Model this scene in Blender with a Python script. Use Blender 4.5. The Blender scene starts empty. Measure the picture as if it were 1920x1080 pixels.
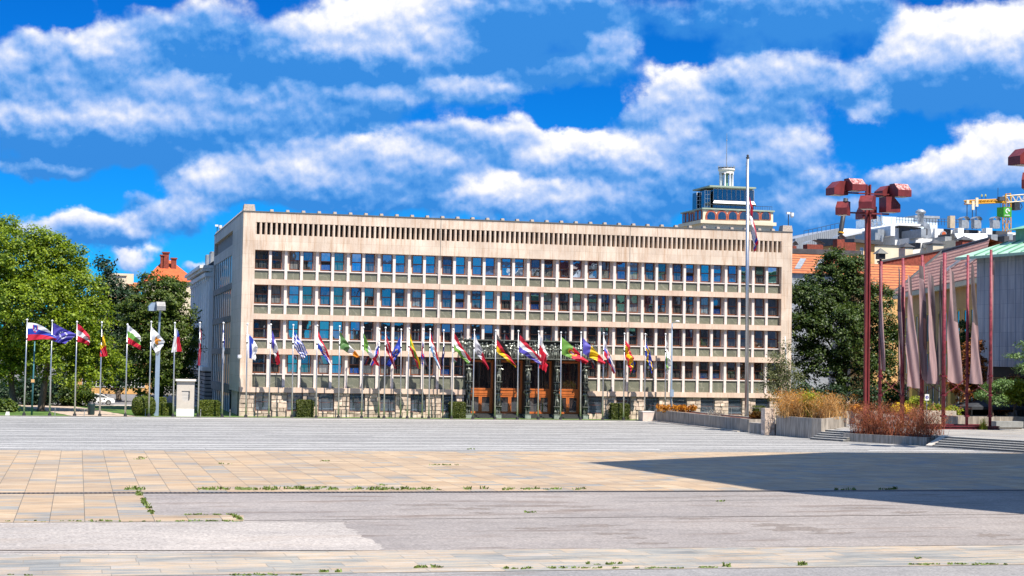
import bpy, bmesh, math, random
import numpy as np
from mathutils import Vector, Matrix
random.seed(7); rng = np.random.default_rng(7)
S = 1.25                      # metres per working unit, applied to everything at the end
sc = bpy.context.scene
COL = sc.collection
PI = math.pi
# ------------------------------------------------------------------ camera (working units)
CAM = np.array([-14.7802, 0.0, 6.0]); FPX = 3127.1
RIGHT = np.array([0.9677179, -0.25144282, 0.01727923])
UP = np.array([-0.02717612, -0.03594115, 0.99898433])
FWD = np.array([0.2505664, 0.9672046, 0.04161414])
def ray(px, py): return FWD*FPX + RIGHT*(px-960) - UP*(py-540)
def ground(px, py, z=0.0):
    d = ray(px, py); p = CAM + d*((z-6.0)/d[2]); return (float(p[0]), float(p[1]), z)
def at(px, py, Y):
    d = ray(px, py); p = CAM + d*(Y/d[1]); return (float(p[0]), float(p[1]), float(p[2]))
def atX(px, py, X):
    d = ray(px, py); p = CAM + d*((X-CAM[0])/d[0]); return (float(p[0]), float(p[1]), float(p[2]))
cam = bpy.data.cameras.new('camera'); cam.sensor_width = 36; cam.lens = FPX/1920*36
cam.clip_start = 0.5; cam.clip_end = 6000
camo = bpy.data.objects.new('camera', cam); COL.objects.link(camo)
camo.matrix_world = Matrix(((RIGHT[0], UP[0], -FWD[0], CAM[0]), (RIGHT[1], UP[1], -FWD[1], CAM[1]), (RIGHT[2], UP[2], -FWD[2], CAM[2]), (0, 0, 0, 1)))
sc.camera = camo

# ------------------------------------------------------------------ mesh builder
class MB:
    def __init__(s): s.v = []; s.f = []; s.m = []
    def quad(s, a, b, c, d, m=0):
        n = len(s.v); s.v += [tuple(a), tuple(b), tuple(c), tuple(d)]; s.f.append((n, n+1, n+2, n+3)); s.m.append(m)
    def poly(s, pts, m=0):
        n = len(s.v); s.v += [tuple(p) for p in pts]; s.f.append(tuple(range(n, n+len(pts)))); s.m.append(m)
    def box(s, x0, x1, y0, y1, z0, z1, m=0):
        n = len(s.v)
        s.v += [(x0,y0,z0),(x1,y0,z0),(x1,y1,z0),(x0,y1,z0),(x0,y0,z1),(x1,y0,z1),(x1,y1,z1),(x0,y1,z1)]
        for q in ((0,3,2,1),(4,5,6,7),(0,1,5,4),(1,2,6,5),(2,3,7,6),(3,0,4,7)):
            s.f.append(tuple(n+i for i in q)); s.m.append(m)
        return s
    def hexa(s, b, t, m=0):   # bottom 4, top 4 (same order, ccw from above)
        n = len(s.v); s.v += [tuple(p) for p in b]+[tuple(p) for p in t]
        for q in ((3,2,1,0),(4,5,6,7),(0,1,5,4),(1,2,6,5),(2,3,7,6),(3,0,4,7)):
            s.f.append(tuple(n+i for i in q)); s.m.append(m)
    def prism(s, pts, z0, z1, m=0):
        k = len(pts); n = len(s.v)
        s.v += [(p[0],p[1],z0) for p in pts]+[(p[0],p[1],z1) for p in pts]
        s.f.append(tuple(n+i for i in reversed(range(k)))); s.m.append(m)
        s.f.append(tuple(n+k+i for i in range(k))); s.m.append(m)
        for i in range(k):
            j = (i+1) % k; s.f.append((n+i, n+j, n+k+j, n+k+i)); s.m.append(m)
    def tube(s, path, rad, seg=8, m=0, cap=True):
        pts = [Vector(p) for p in path]; k = len(pts)
        if not hasattr(rad, '__len__'): rad = [rad]*k
        n = len(s.v); up = None
        for i, p in enumerate(pts):
            t = (pts[min(i+1,k-1)]-pts[max(i-1,0)])
            if t.length < 1e-9: t = Vector((0,0,1))
            t.normalize()
            if up is None: up = Vector((1,0,0)) if abs(t.x) < .8 else Vector((0,1,0))
            a = (up - t*up.dot(t)).normalized(); b = t.cross(a); up = a
            for j in range(seg):
                w = 2*PI*j/seg; q = p + (a*math.cos(w)+b*math.sin(w))*rad[i]; s.v.append((q.x,q.y,q.z))
        for i in range(k-1):
            for j in range(seg):
                j2 = (j+1) % seg
                s.f.append((n+i*seg+j, n+i*seg+j2, n+(i+1)*seg+j2, n+(i+1)*seg+j)); s.m.append(m)
        if cap:
            s.f.append(tuple(n+j for j in reversed(range(seg)))); s.m.append(m)
            s.f.append(tuple(n+(k-1)*seg+j for j in range(seg))); s.m.append(m)
        return s
    def ball(s, c, r, seg=8, rings=5, m=0, sq=(1,1,1)):
        n = len(s.v)
        for i in range(rings+1):
            th = PI*i/rings
            for j in range(seg):
                ph = 2*PI*j/seg
                s.v.append((c[0]+r*sq[0]*math.sin(th)*math.cos(ph), c[1]+r*sq[1]*math.sin(th)*math.sin(ph), c[2]+r*sq[2]*math.cos(th)))
        for i in range(rings):
            for j in range(seg):
                j2 = (j+1) % seg
                s.f.append((n+i*seg+j, n+(i+1)*seg+j, n+(i+1)*seg+j2, n+i*seg+j2)); s.m.append(m)
        return s
    def lathe(s, c, prof, seg=16, m=0):
        n = len(s.v)
        for r, z in prof:
            for j in range(seg):
                w = 2*PI*j/seg; s.v.append((c[0]+r*math.cos(w), c[1]+r*math.sin(w), c[2]+z))
        for i in range(len(prof)-1):
            for j in range(seg):
                j2 = (j+1) % seg
                s.f.append((n+i*seg+j, n+i*seg+j2, n+(i+1)*seg+j2, n+(i+1)*seg+j)); s.m.append(m)
        s.f.append(tuple(n+(len(prof)-1)*seg+j for j in range(seg))); s.m.append(m)
        return s
    def build(s, name, mats, parent=None, smooth=False, world=True):
        me = bpy.data.meshes.new(name)
        off = wloc(parent) if (parent is not None and world) else (0,0,0)
        vs = [(a-off[0], b-off[1], c-off[2]) for a, b, c in s.v]
        me.from_pydata(vs, [], s.f)
        if not isinstance(mats, (list, tuple)): mats = [mats]
        for mm in mats: me.materials.append(mm)
        if len(mats) > 1: me.polygons.foreach_set('material_index', s.m)
        if smooth: me.polygons.foreach_set('use_smooth', [True]*len(me.polygons))
        me.update()
        o = bpy.data.objects.new(name, me); COL.objects.link(o)
        if parent is not None: o.parent = parent
        return o
def wloc(o):
    p = Vector((0,0,0))
    while o is not None: p += o.location; o = o.parent
    return p
def tag(o, label=None, cat=None, group=None, kind=None):
    if label: o['label'] = label
    if cat: o['category'] = cat
    if group: o['group'] = group
    if kind: o['kind'] = kind
    return o
def thing(name, label, cat, loc=(0,0,0), group=None, rz=0):
    o = bpy.data.objects.new(name, None); COL.objects.link(o)
    o.empty_display_size = .3
    o.location = loc; o.rotation_euler = (0,0,rz)
    return tag(o, label, cat, group)
def copy_tree(o, parent=None):
    c = o.copy(); COL.objects.link(c); c.parent = parent
    for ch in list(o.children): copy_tree(ch, c)
    return c

# ------------------------------------------------------------------ materials
def newmat(name):
    m = bpy.data.materials.new(name); m.use_nodes = True
    nt = m.node_tree; nt.nodes.clear()
    out = nt.nodes.new('ShaderNodeOutputMaterial'); b = nt.nodes.new('ShaderNodeBsdfPrincipled')
    nt.links.new(b.outputs[0], out.inputs[0])
    return m, nt, b
def N(nt, t, **kw):
    n = nt.nodes.new(t)
    for k, v in kw.items():
        if k.startswith('i_'): n.inputs[k[2:].replace('_', ' ')].default_value = v
        else: setattr(n, k, v)
    return n
def L(nt, a, b): nt.links.new(a, b)
def rampn(nt, fac, stops, interp='LINEAR'):
    r = nt.nodes.new('ShaderNodeValToRGB'); r.color_ramp.interpolation = interp
    el = r.color_ramp.elements
    while len(el) > 1: el.remove(el[-1])
    el[0].position = stops[0][0]; el[0].color = (*stops[0][1], 1)
    for p, c in stops[1:]:
        e = el.new(p); e.color = (*c, 1)
    L(nt, fac, r.inputs[0]); return r.outputs[0]
def mapped(nt, scale=(1,1,1), rot=(0,0,0), loc=(0,0,0), coord='Object'):
    t = nt.nodes.new('ShaderNodeTexCoord'); m = nt.nodes.new('ShaderNodeMapping')
    m.inputs['Scale'].default_value = scale; m.inputs['Rotation'].default_value = rot; m.inputs['Location'].default_value = loc
    L(nt, t.outputs[coord], m.inputs[0]); return m.outputs[0]
def noise(nt, vec, scale, detail=4, rough=.55):
    n = nt.nodes.new('ShaderNodeTexNoise'); n.inputs['Scale'].default_value = scale; n.inputs['Detail'].default_value = detail; n.inputs['Roughness'].default_value = rough
    L(nt, vec, n.inputs['Vector']); return n.outputs[0]
def mixc(nt, a, b, fac, mode='MIX'):
    m = nt.nodes.new('ShaderNodeMix'); m.data_type = 'RGBA'; m.blend_type = mode
    for sock, v in ((m.inputs[6], a), (m.inputs[7], b), (m.inputs[0], fac)):
        if hasattr(v, 'is_output') or isinstance(v, bpy.types.NodeSocket): L(nt, v, sock)
        elif isinstance(v, (tuple, list)): sock.default_value = (*v[:3], 1)
        else: sock.default_value = v
    return m.outputs[2]
def math_(nt, op, a, b=None, clamp=False):
    m = nt.nodes.new('ShaderNodeMath'); m.operation = op; m.use_clamp = clamp
    for i, v in ((0, a), (1, b)):
        if v is None: continue
        if isinstance(v, bpy.types.NodeSocket): L(nt, v, m.inputs[i])
        else: m.inputs[i].default_value = v
    return m.outputs[0]
def bump(nt, b, h, strength=.3, dist=.02):
    n = nt.nodes.new('ShaderNodeBump'); n.inputs['Strength'].default_value = strength; n.inputs['Distance'].default_value = dist
    L(nt, h, n.inputs['Height']); L(nt, n.outputs[0], b.inputs['Normal'])
def plain(name, col, rough=.6, var=.25, nscale=1.5, metal=0, stretch=(1,1,1), bmp=0, island=0, spec=.4):
    m, nt, b = newmat(name)
    v = mapped(nt, stretch); f = noise(nt, v, nscale, 5)
    lo = tuple(c*(1-var) for c in col); hi = tuple(min(1, c*(1+var)) for c in col)
    c = rampn(nt, f, [(.3, lo), (.7, hi)])
    if island:
        g = nt.nodes.new('ShaderNodeNewGeometry')
        c = mixc(nt, c, rampn(nt, g.outputs['Random Per Island'], [(0, (1-island,)*3), (1, (1+island,)*3)]), 1.0, 'MULTIPLY')
    L(nt, c, b.inputs['Base Color']); b.inputs['Roughness'].default_value = rough; b.inputs['Metallic'].default_value = metal
    b.inputs['Specular IOR Level'].default_value = spec
    if bmp: bump(nt, b, noise(nt, v, nscale*6, 4), bmp)
    return m
M = {}
def travertine(name, ca, cb, stain, streak=.5, joints=None):
    m, nt, b = newmat(name)
    v = mapped(nt); f1 = noise(nt, v, .35, 6, .6)
    c = rampn(nt, f1, [(.32, ca), (.68, cb)])
    vs = mapped(nt, (2.2, 2.2, .16)); f2 = noise(nt, vs, 1.4, 6, .65)
    sfac = rampn(nt, f2, [(.47, (0,0,0)), (.66, (1,1,1))])
    c = mixc(nt, c, stain, math_(nt, 'MULTIPLY', sfac, streak))
    vf = mapped(nt, (1, 1, 3)); f3 = noise(nt, vf, 9, 4); f4 = noise(nt, mapped(nt, (.5,.5,.35)), .8, 5, .6); c = mixc(nt, c, rampn(nt, f4, [(.35, (.90,.885,.87)), (.65, (1.06,1.06,1.06))]), 1.0, 'MULTIPLY')
    c = mixc(nt, c, rampn(nt, f3, [(.3, (.84,.84,.84)), (.7, (1.12,1.12,1.12))]), 1.0, 'MULTIPLY')
    if joints:
        br = N(nt, 'ShaderNodeTexBrick', i_Scale=1.0, i_Mortar_Size=.012, i_Brick_Width=joints[0], i_Row_Height=joints[1])
        br.inputs['Color1'].default_value = (.93,.93,.93,1); br.inputs['Color2'].default_value = (1.05,1.05,1.05,1); br.inputs['Mortar'].default_value = (.6,.58,.55,1)
        br.inputs['Mortar Smooth'].default_value = .3
        L(nt, mapped(nt, (1,1,1), (PI/2,0,0)), br.inputs['Vector'])
        c = mixc(nt, c, br.outputs[0], 1.0, 'MULTIPLY')
    L(nt, c, b.inputs['Base Color']); b.inputs['Roughness'].default_value = .75
    bump(nt, b, f3, .25, .02)
    return m
M['stone'] = travertine('travertine', (.57,.455,.36), (.70,.59,.48), (.47,.31,.20), .8, (2.99, 1.6))
M['stone_band'] = travertine('travertine_band', (.60,.445,.345), (.71,.55,.435), (.46,.29,.19), .4)
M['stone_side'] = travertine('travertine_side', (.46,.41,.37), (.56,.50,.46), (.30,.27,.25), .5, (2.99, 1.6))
M['pilaster'] = plain('pilaster_stone', (.68,.60,.55), .7, .10, 2)
M['jamb'] = plain('jamb_stone', (.62,.50,.42), .75, .12, 2)
M['rock'] = plain('rusticated_stone', (.56,.44,.35), .85, .28, 2.2, bmp=.8, island=.22)
def marble_green():
    m, nt, b = newmat('green_grey_marble')
    oi = nt.nodes.new('ShaderNodeObjectInfo'); vv = nt.nodes.new('ShaderNodeVectorMath'); vv.operation = 'ADD'; L(nt, mapped(nt), vv.inputs[0]); L(nt, oi.outputs['Location'], vv.inputs[1]); v = vv.outputs[0]; f = noise(nt, v, 1.3, 6, .65)
    c = rampn(nt, f, [(.3, (.12,.128,.098)), (.7, (.175,.178,.135))])
    w = N(nt, 'ShaderNodeTexWave', wave_type='BANDS', bands_direction='DIAGONAL'); w.inputs['Scale'].default_value = .42; w.inputs['Distortion'].default_value = 14; w.inputs['Detail'].default_value = 3; w.inputs['Detail Scale'].default_value = 1.2
    L(nt, v, w.inputs['Vector'])
    vein = rampn(nt, w.outputs['Fac'], [(.955, (0,0,0)), (.995, (1,1,1))])
    c = mixc(nt, c, (.42,.40,.33), math_(nt, 'MULTIPLY', vein, .25))
    g = nt.nodes.new('ShaderNodeNewGeometry')
    c = mixc(nt, c, rampn(nt, g.outputs['Random Per Island'], [(0, (.78,.8,.78)), (1, (1.22,1.2,1.15))]), 1.0, 'MULTIPLY')
    L(nt, c, b.inputs['Base Color']); b.inputs['Roughness'].default_value = .35
    return m
M['spandrel'] = marble_green()
M['wood'] = plain('window_wood', (.17,.06,.028), .5, .3, 3)
M['doorwood'] = plain('door_oak', (.46,.125,.03), .4, .22, 2, stretch=(1,1,.2))
def glass_mat(name, dark, curtain, gloss=.45, wob=.10):
    m, nt, b = newmat(name); out = [n for n in nt.nodes if n.type == 'OUTPUT_MATERIAL'][0]
    nt.nodes.remove(b)
    v = mapped(nt, (9, 9, .5)); f = noise(nt, v, 1.0, 3)
    c = rampn(nt, f, [(.42, dark), (.62, curtain)])
    d = N(nt, 'ShaderNodeBsdfDiffuse'); L(nt, c, d.inputs[0])
    g = N(nt, 'ShaderNodeBsdfGlossy'); g.inputs['Roughness'].default_value = .015; g.inputs['Color'].default_value = (.86,.93,1,1)
    bn = N(nt, 'ShaderNodeBump'); bn.inputs['Strength'].default_value = wob; bn.inputs['Distance'].default_value = .05
    L(nt, noise(nt, mapped(nt, (1,1,.7)), 1.1, 1), bn.inputs['Height']); L(nt, bn.outputs[0], g.inputs['Normal'])
    fr = N(nt, 'ShaderNodeFresnel'); fr.inputs['IOR'].default_value = 1.5
    fac = math_(nt, 'ADD', math_(nt, 'MULTIPLY', fr.outputs[0], .6), gloss, True)
    mx = N(nt, 'ShaderNodeMixShader'); L(nt, fac, mx.inputs[0]); L(nt, d.outputs[0], mx.inputs[1]); L(nt, g.outputs[0], mx.inputs[2])
    L(nt, mx.outputs[0], out.inputs[0])
    return m
M['glass'] = glass_mat('window_glass', (.008,.010,.012), (.05,.055,.055), .36, .06)
M['glass_sky'] = glass_mat('window_glass_sky', (.008,.010,.012), (.05,.055,.055), .52, .05); M['glass_portal'] = glass_mat('portal_glass', (.010,.008,.008), (.075,.05,.04), .10)
M['glass_dim'] = glass_mat('window_glass_dim', (.006,.008,.009), (.07,.07,.065), .20, .06); M['glass_blind'] = glass_mat('window_glass_blind', (.10,.10,.095), (.22,.215,.20), .22, .06)
M['glass_dark'] = glass_mat('dark_glass', (.004,.006,.008), (.03,.04,.045), .16)
M['glass_tower'] = glass_mat('tower_glass', (.01,.02,.03), (.02,.03,.04), .72, .02)
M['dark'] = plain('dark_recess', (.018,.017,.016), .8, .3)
M['darkmetal'] = plain('dark_metal', (.05,.05,.052), .5, .25, metal=.4)
M['coping'] = plain('coping_metal', (.13,.13,.12), .5, .2, metal=.3)
M['capstone'] = plain('cap_stone', (.36,.30,.25), .85, .3, 5, bmp=.5)
M['bronze'] = plain('bronze', (.20,.215,.185), .34, .45, 3, metal=.5, bmp=.15); M['bronze_shade'] = plain('shaded_bronze', (.03,.034,.028), .5, .4, 3, metal=.5)  # second one: same bronze, shade behind the figures put into its colour
M['steel'] = plain('brushed_steel', (.56,.57,.58), .34, .08, 3, metal=.85)
M['whitemetal'] = plain('white_metal', (.72,.73,.74), .35, .05)
M['bluegrey'] = plain('blue_grey_paint', (.22,.29,.38), .4, .1)
M['concrete'] = plain('board_concrete', (.30,.265,.225), .9, .45, 1.5, stretch=(3,3,.35), bmp=.4)
M['concrete_light'] = plain('light_concrete', (.44,.39,.33), .88, .25, 1.8, bmp=.3)
M['white_stone'] = plain('white_stone', (.72,.66,.58), .7, .06)
M['plaster_white'] = plain('white_plaster', (.72,.71,.70), .8, .08)
M['redlamp'] = plain('oxblood_paint', (.15,.022,.024), .5, .35, 1.6, stretch=(1,1,.5))
def chipped():
    m, nt, b = newmat('peeling_red_paint')
    v = mapped(nt, (1.3, 1, .5), (0, .6, 0)); f = noise(nt, v, 3.2, 5, .7)
    L(nt, rampn(nt, f, [(.46, (.21,.035,.033)), (.56, (.55,.30,.28))]), b.inputs['Base Color']); b.inputs['Roughness'].default_value = .55
    return m
M['chipped'] = chipped()
M['maroon'] = plain('maroon_steel', (.13,.018,.028), .42, .35, 3)
# ------------------------------------------------------------------ ground
def sheet(name, pts, z, mat):
    mb = MB(); mb.poly([(p[0], p[1], z) for p in pts]); o = mb.build(name, mat); o['kind'] = 'structure'; return o
def rect(name, x0, x1, y0, y1, z, mat): return sheet(name, [(x0,y0),(x1,y0),(x1,y1),(x0,y1)], z, mat)
def setts():
    m, nt, b = newmat('granite_setts')
    v = mapped(nt)
    vo = N(nt, 'ShaderNodeTexVoronoi'); vo.inputs['Scale'].default_value = 5.5; vo.inputs['Randomness'].default_value = .6; L(nt, v, vo.inputs['Vector'])
    ve = N(nt, 'ShaderNodeTexVoronoi', feature='DISTANCE_TO_EDGE'); ve.inputs['Scale'].default_value = 5.5; ve.inputs['Randomness'].default_value = .6; L(nt, v, ve.inputs['Vector'])
    c = rampn(nt, N_sep(nt, vo.outputs['Color']), [(0, (.20,.195,.187)), (1, (.325,.315,.30))])
    e = rampn(nt, ve.outputs['Distance'], [(.0, (.55,.55,.55)), (.10, (1,1,1))])
    c = mixc(nt, c, e, 1.0, 'MULTIPLY')
    c = mixc(nt, c, rampn(nt, noise(nt, mapped(nt, (.25,1,1)), .6, 5), [(.35, (.80,.80,.80)), (.65, (1.1,1.1,1.1))]), 1.0, 'MULTIPLY')
    L(nt, c, b.inputs['Base Color']); b.inputs['Roughness'].default_value = .8
    bump(nt, b, ve.outputs['Distance'], .5, .05)
    return m
def N_sep(nt, col):
    s = nt.nodes.new('ShaderNodeSeparateColor'); L(nt, col, s.inputs[0]); return s.outputs[0]
def slabs(name, cols, bw, rh, veinmix=.6, rot=PI/2, mort=(.10,.085,.06), msize=.018):
    m, nt, b = newmat(name)
    v = mapped(nt, (1,1,1), (0,0,rot))
    br = N(nt, 'ShaderNodeTexBrick', i_Scale=1.0, i_Mortar_Size=msize, i_Brick_Width=bw, i_Row_Height=rh)
    br.offset = .37; br.offset_frequency = 2; br.squash = .72; br.squash_frequency = 3
    br.inputs['Color1'].default_value = (0,0,0,1); br.inputs['Color2'].default_value = (1,1,1,1); br.inputs['Mortar'].default_value = (.5,.5,.5,1); br.inputs['Mortar Smooth'].default_value = .2
    L(nt, v, br.inputs['Vector'])
    k = N_sep(nt, br.outputs['Color'])
    vn = mapped(nt, (.45, 2.4, 1)); fv = noise(nt, vn, 1.1, 6, .62)
    kk = math_(nt, 'ADD', math_(nt, 'MULTIPLY', k, .62), math_(nt, 'MULTIPLY', math_(nt, 'SUBTRACT', fv, .5), veinmix*2.2))
    kk = math_(nt, 'ADD', kk, .14, True)
    c = rampn(nt, kk, cols)
    fine = noise(nt, mapped(nt), 14, 3)
    c = mixc(nt, c, rampn(nt, fine, [(.3, (.88,.88,.88)), (.7, (1.1,1.1,1.1))]), 1.0, 'MULTIPLY')
    big = noise(nt, mapped(nt), .16, 3)
    c = mixc(nt, c, rampn(nt, big, [(.35, (.86,.87,.9)), (.65, (1.08,1.05,1.0))]), 1.0, 'MULTIPLY')
    st = noise(nt, mapped(nt, (.5,1.3,1)), .55, 6, .68); c = mixc(nt, c, rampn(nt, st, [(.32, (.74,.72,.70)), (.52, (1,1,1))]), 1.0, 'MULTIPLY')
    c = mixc(nt, c, mort, br.outputs['Fac'])
    L(nt, c, b.inputs['Base Color']); b.inputs['Roughness'].default_value = .7
    return m
M['setts'] = setts()
slabcols = [(0, (.19,.20,.205)), (.15, (.28,.27,.24)), (.30, (.36,.265,.17)), (.5, (.39,.28,.175)), (.72, (.42,.315,.205)), (.88, (.44,.36,.26)), (1, (.46,.42,.36))]
M['slabs'] = slabs('stone_slabs', slabcols, 1.35, 1.5)
M['slabs_near'] = slabs('stone_slabs_near', [(0, (.21,.215,.205)), (.28, (.29,.28,.25)), (.48, (.34,.30,.245)), (.64, (.41,.31,.21)), (.8, (.41,.35,.28)), (1, (.34,.33,.31))], 2.7, 1.02, 1.25, 0.0, (.21,.185,.15), .02)
def asphalt(name, lo, hi, stain, speck=38, scl=.16, amt=.7):
    m, nt, b = newmat(name)
    v = mapped(nt); f = noise(nt, v, speck, 3, .7)
    c = rampn(nt, f, [(.3, lo), (.7, hi)])
    fs = noise(nt, mapped(nt, (.30, 1.3, 1)), .42, 6, .62)
    c = mixc(nt, c, stain, math_(nt, 'MULTIPLY', rampn(nt, fs, [(.535, (0,0,0)), (.66, (1,1,1))]), amt))
    ft = noise(nt, mapped(nt, (.10, 1.6, 1)), .9, 5, .7); c = mixc(nt, c, stain, math_(nt, 'MULTIPLY', rampn(nt, ft, [(.57, (0,0,0)), (.72, (1,1,1))]), amt*.55))
    fp = noise(nt, mapped(nt), 1.6, 4, .7); c = mixc(nt, c, rampn(nt, fp, [(.3, (.84,.84,.84)), (.7, (1.13,1.13,1.13))]), 1.0, 'MULTIPLY')
    f2 = noise(nt, mapped(nt, (.6,1,1)), scl, 4)
    c = mixc(nt, c, rampn(nt, f2, [(.35, (.86,.86,.87)), (.65, (1.1,1.09,1.08))]), 1.0, 'MULTIPLY')
    L(nt, c, b.inputs['Base Color']); b.inputs['Roughness'].default_value = .85
    bump(nt, b, f, .5, .02)
    return m
M['asphalt'] = asphalt('old_asphalt', (.165,.145,.132), (.335,.30,.275), (.13,.092,.068), 7)
M['asphalt_near'] = asphalt('near_asphalt', (.15,.145,.142), (.31,.295,.285), (.14,.11,.09), 9)
M['aggregate'] = asphalt('exposed_aggregate', (.19,.172,.158), (.48,.43,.385), (.28,.22,.17), 7, .2, .4)
M['terrace_paving'] = slabs('terrace_paving', [(0, (.27,.26,.245)), (.5, (.33,.315,.29)), (1, (.38,.36,.33))], 1.2, 1.2, .3)
M['earth'] = plain('earth', (.16,.15,.13), .9, .25, .4)
def grass_mat():
    m, nt, b = newmat('lawn_grass')
    v = mapped(nt); f = noise(nt, v, .5, 6, .7); f2 = noise(nt, v, 14, 3)
    c = rampn(nt, f, [(.3, (.05,.11,.015)), (.7, (.11,.19,.03))]); c = mixc(nt, c, rampn(nt, f2, [(.3, (.7,.7,.7)), (.7, (1.25,1.25,1.1))]), 1.0, 'MULTIPLY')
    L(nt, c, b.inputs['Base Color']); b.inputs['Roughness'].default_value = .8; bump(nt, b, f2, .6, .05); return m
M['grass'] = grass_mat()
M['path'] = plain('gravel_path', (.42,.33,.25), .9, .15, 3)

rect('ground', -2500, 2500, -400, 4500, -.03, M['earth'])
PE = 156.0    # far edge of the plaza
# right border of the sett paving (foot of the planters and stairs)
border = [ground(1200,789)[:2], ground(1404,811.5)[:2], ground(1483,818)[:2], ground(1581,827)[:2], ground(1744,836)[:2], ground(1919,850)[:2]]
YB = 103.4
sheet('plaza_paving', [(-90,YB),(60,YB),(60,108),(56,150),(56,PE),(-90,PE)], 0.0, M['setts'])
mb = MB()
for py, w in ((785.5,.9),(788.5,.35),(793,.3),(796.5,.3),(802,.4),(805.5,.3),(810,.35),(814,.3),(817,.3),(822.5,.25),(829,.38),(834,.45),(837.5,.3),(841,.45)):
    y = ground(480, py)[1]
    x = -90.0
    while x < 46:
        l = random.uniform(5, 16); yy = y+random.uniform(-.06,.06)
        if random.random() < .9: mb.quad((x,yy-w/2,.004),(x+l-.05,yy-w/2,.004),(x+l-.05,yy+w/2,.004),(x,yy+w/2,.004))
        x += l
o = mb.build('light_paving_stripes', plain('pale_stone_stripe', (.53,.515,.49), .75, .25, 1.2, stretch=(.3,1,1))); o['kind'] = 'structure'
DY = 73.0
sheet('stone_slab_paving', [(-90,DY+.16),(60,DY-.55),(90,DY-.6),(90,YB),(-90,YB)], 0.0, M['slabs'])
def drain_mat():
    m, nt, b = newmat('drain_grate')
    w = N(nt, 'ShaderNodeTexWave', wave_type='BANDS', bands_direction='X'); w.inputs['Scale'].default_value = 1.3; L(nt, mapped(nt), w.inputs['Vector'])
    L(nt, rampn(nt, w.outputs['Fac'], [(.45, (.012,.011,.010)), (.75, (.085,.07,.06))]), b.inputs['Base Color']); b.inputs['Roughness'].default_value = .6; return m
mb = MB(); mb.quad((-90,DY-.34,.006),(60,DY-1.05,.006),(60,DY-.45,.006),(-90,DY+.26,.006)); o = mb.build('drain_channel', drain_mat()); o['kind'] = 'structure'
rect('asphalt_paving', -90, 90, 46.3, DY+.4, -.012, M['asphalt'])
# left: a patch of slabs, a narrow slab strip, then exposed aggregate concrete
yl = 62.9
sheet('slab_patch', [(-90,60.6),(-8.9,60.45),(-8.7,62.5),(-11.9,62.7),(-12.02,DY-.25),(-90,DY-.2)], -.004, M['slabs'])
pts = [(-90,60.45),(-8.9,60.35)] 
edge = []
a = ground(640,978); b_ = ground(724,1033)
for i in range(25):
    t = i/24; edge.append((a[0]+(b_[0]-a[0])*t+random.uniform(-.16,.16), a[1]+(b_[1]-a[1])*t))
sheet('aggregate_paving', [(-90,51.2),(b_[0],51.0)]+edge[::-1]+[(-8.9,60.4),(-90,60.55)], -.008, M['aggregate'])
sheet('slab_strip', [(-90,47.9),(14,45.3),(40,44.4),(40,49.2),(16.13,50.2),(-5.8,50.95),(-90,52.0)], -.004, M['slabs_near'])
rect('near_paving', -90, 90, -60, 50.0, -.016, M['asphalt_near'])
def joint(name, p0, p1, w, seg=14):
    mb = MB(); a_, b2_ = ground(*p0), ground(*p1)
    for i in range(seg):
        t0, t1 = i/seg, (i+1)/seg; j0, j1 = math.sin(i*2.3)*.05, math.sin((i+1)*2.3)*.05; ww = w*random.uniform(.6,1.3)
        mb.quad((a_[0]+(b2_[0]-a_[0])*t0,a_[1]+(b2_[1]-a_[1])*t0+j0-ww,-.006),(a_[0]+(b2_[0]-a_[0])*t1,a_[1]+(b2_[1]-a_[1])*t1+j1-ww,-.006),(a_[0]+(b2_[0]-a_[0])*t1,a_[1]+(b2_[1]-a_[1])*t1+j1+ww,-.006),(a_[0]+(b2_[0]-a_[0])*t0,a_[1]+(b2_[1]-a_[1])*t0+j0+ww,-.006))
    o = mb.build(name, M['joint']); o['kind'] = 'structure'
M['joint'] = plain('dark_joint', (.07,.055,.045), .9, .4, 2)
joint('asphalt_joint', (458,975.5), (960,971), .05); joint('asphalt_joint', (960,971), (1919,964), .07); joint('asphalt_joint', (1160,941), (1480,936), .03); joint('slab_edge_joint', (-30,1036), (724,1033), .028); joint('slab_edge_joint', (724,1033), (1919,1021), .035); joint('slab_edge_joint', (-30,979), (650,978), .04)
mb = MB()
for px, py, rx, ry in ((1500,992,95,5),(1450,984,60,3.5),(1560,999,50,2.5),(1852,1003,38,4),(1110,985,70,3),(1150,1000,45,2.5),(1185,1008,30,2),(1220,1018,40,2.5),(800,946,60,2.5),(880,953,50,3),(930,948,60,2),(905,961,26,2),(1000,990,40,2),(1300,972,50,2),(1700,960,50,2.5),(1620,952,40,2),(1330,930,40,1.5),(1085,950,30,1.5)):
    n_ = 22; pts = []
    for k in range(n_):
        a = 2*PI*k/n_; j = random.uniform(.35,1.15); g_ = ground(px+rx*math.cos(a)*j, py+ry*math.sin(a)*j); pts.append((g_[0], g_[1], -.0085))
    mb.poly(pts)
o = mb.build('asphalt_stains', plain('worn_brown_patch', (.185,.155,.135), .9, .35, 6)); o['kind'] = 'structure'
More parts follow.
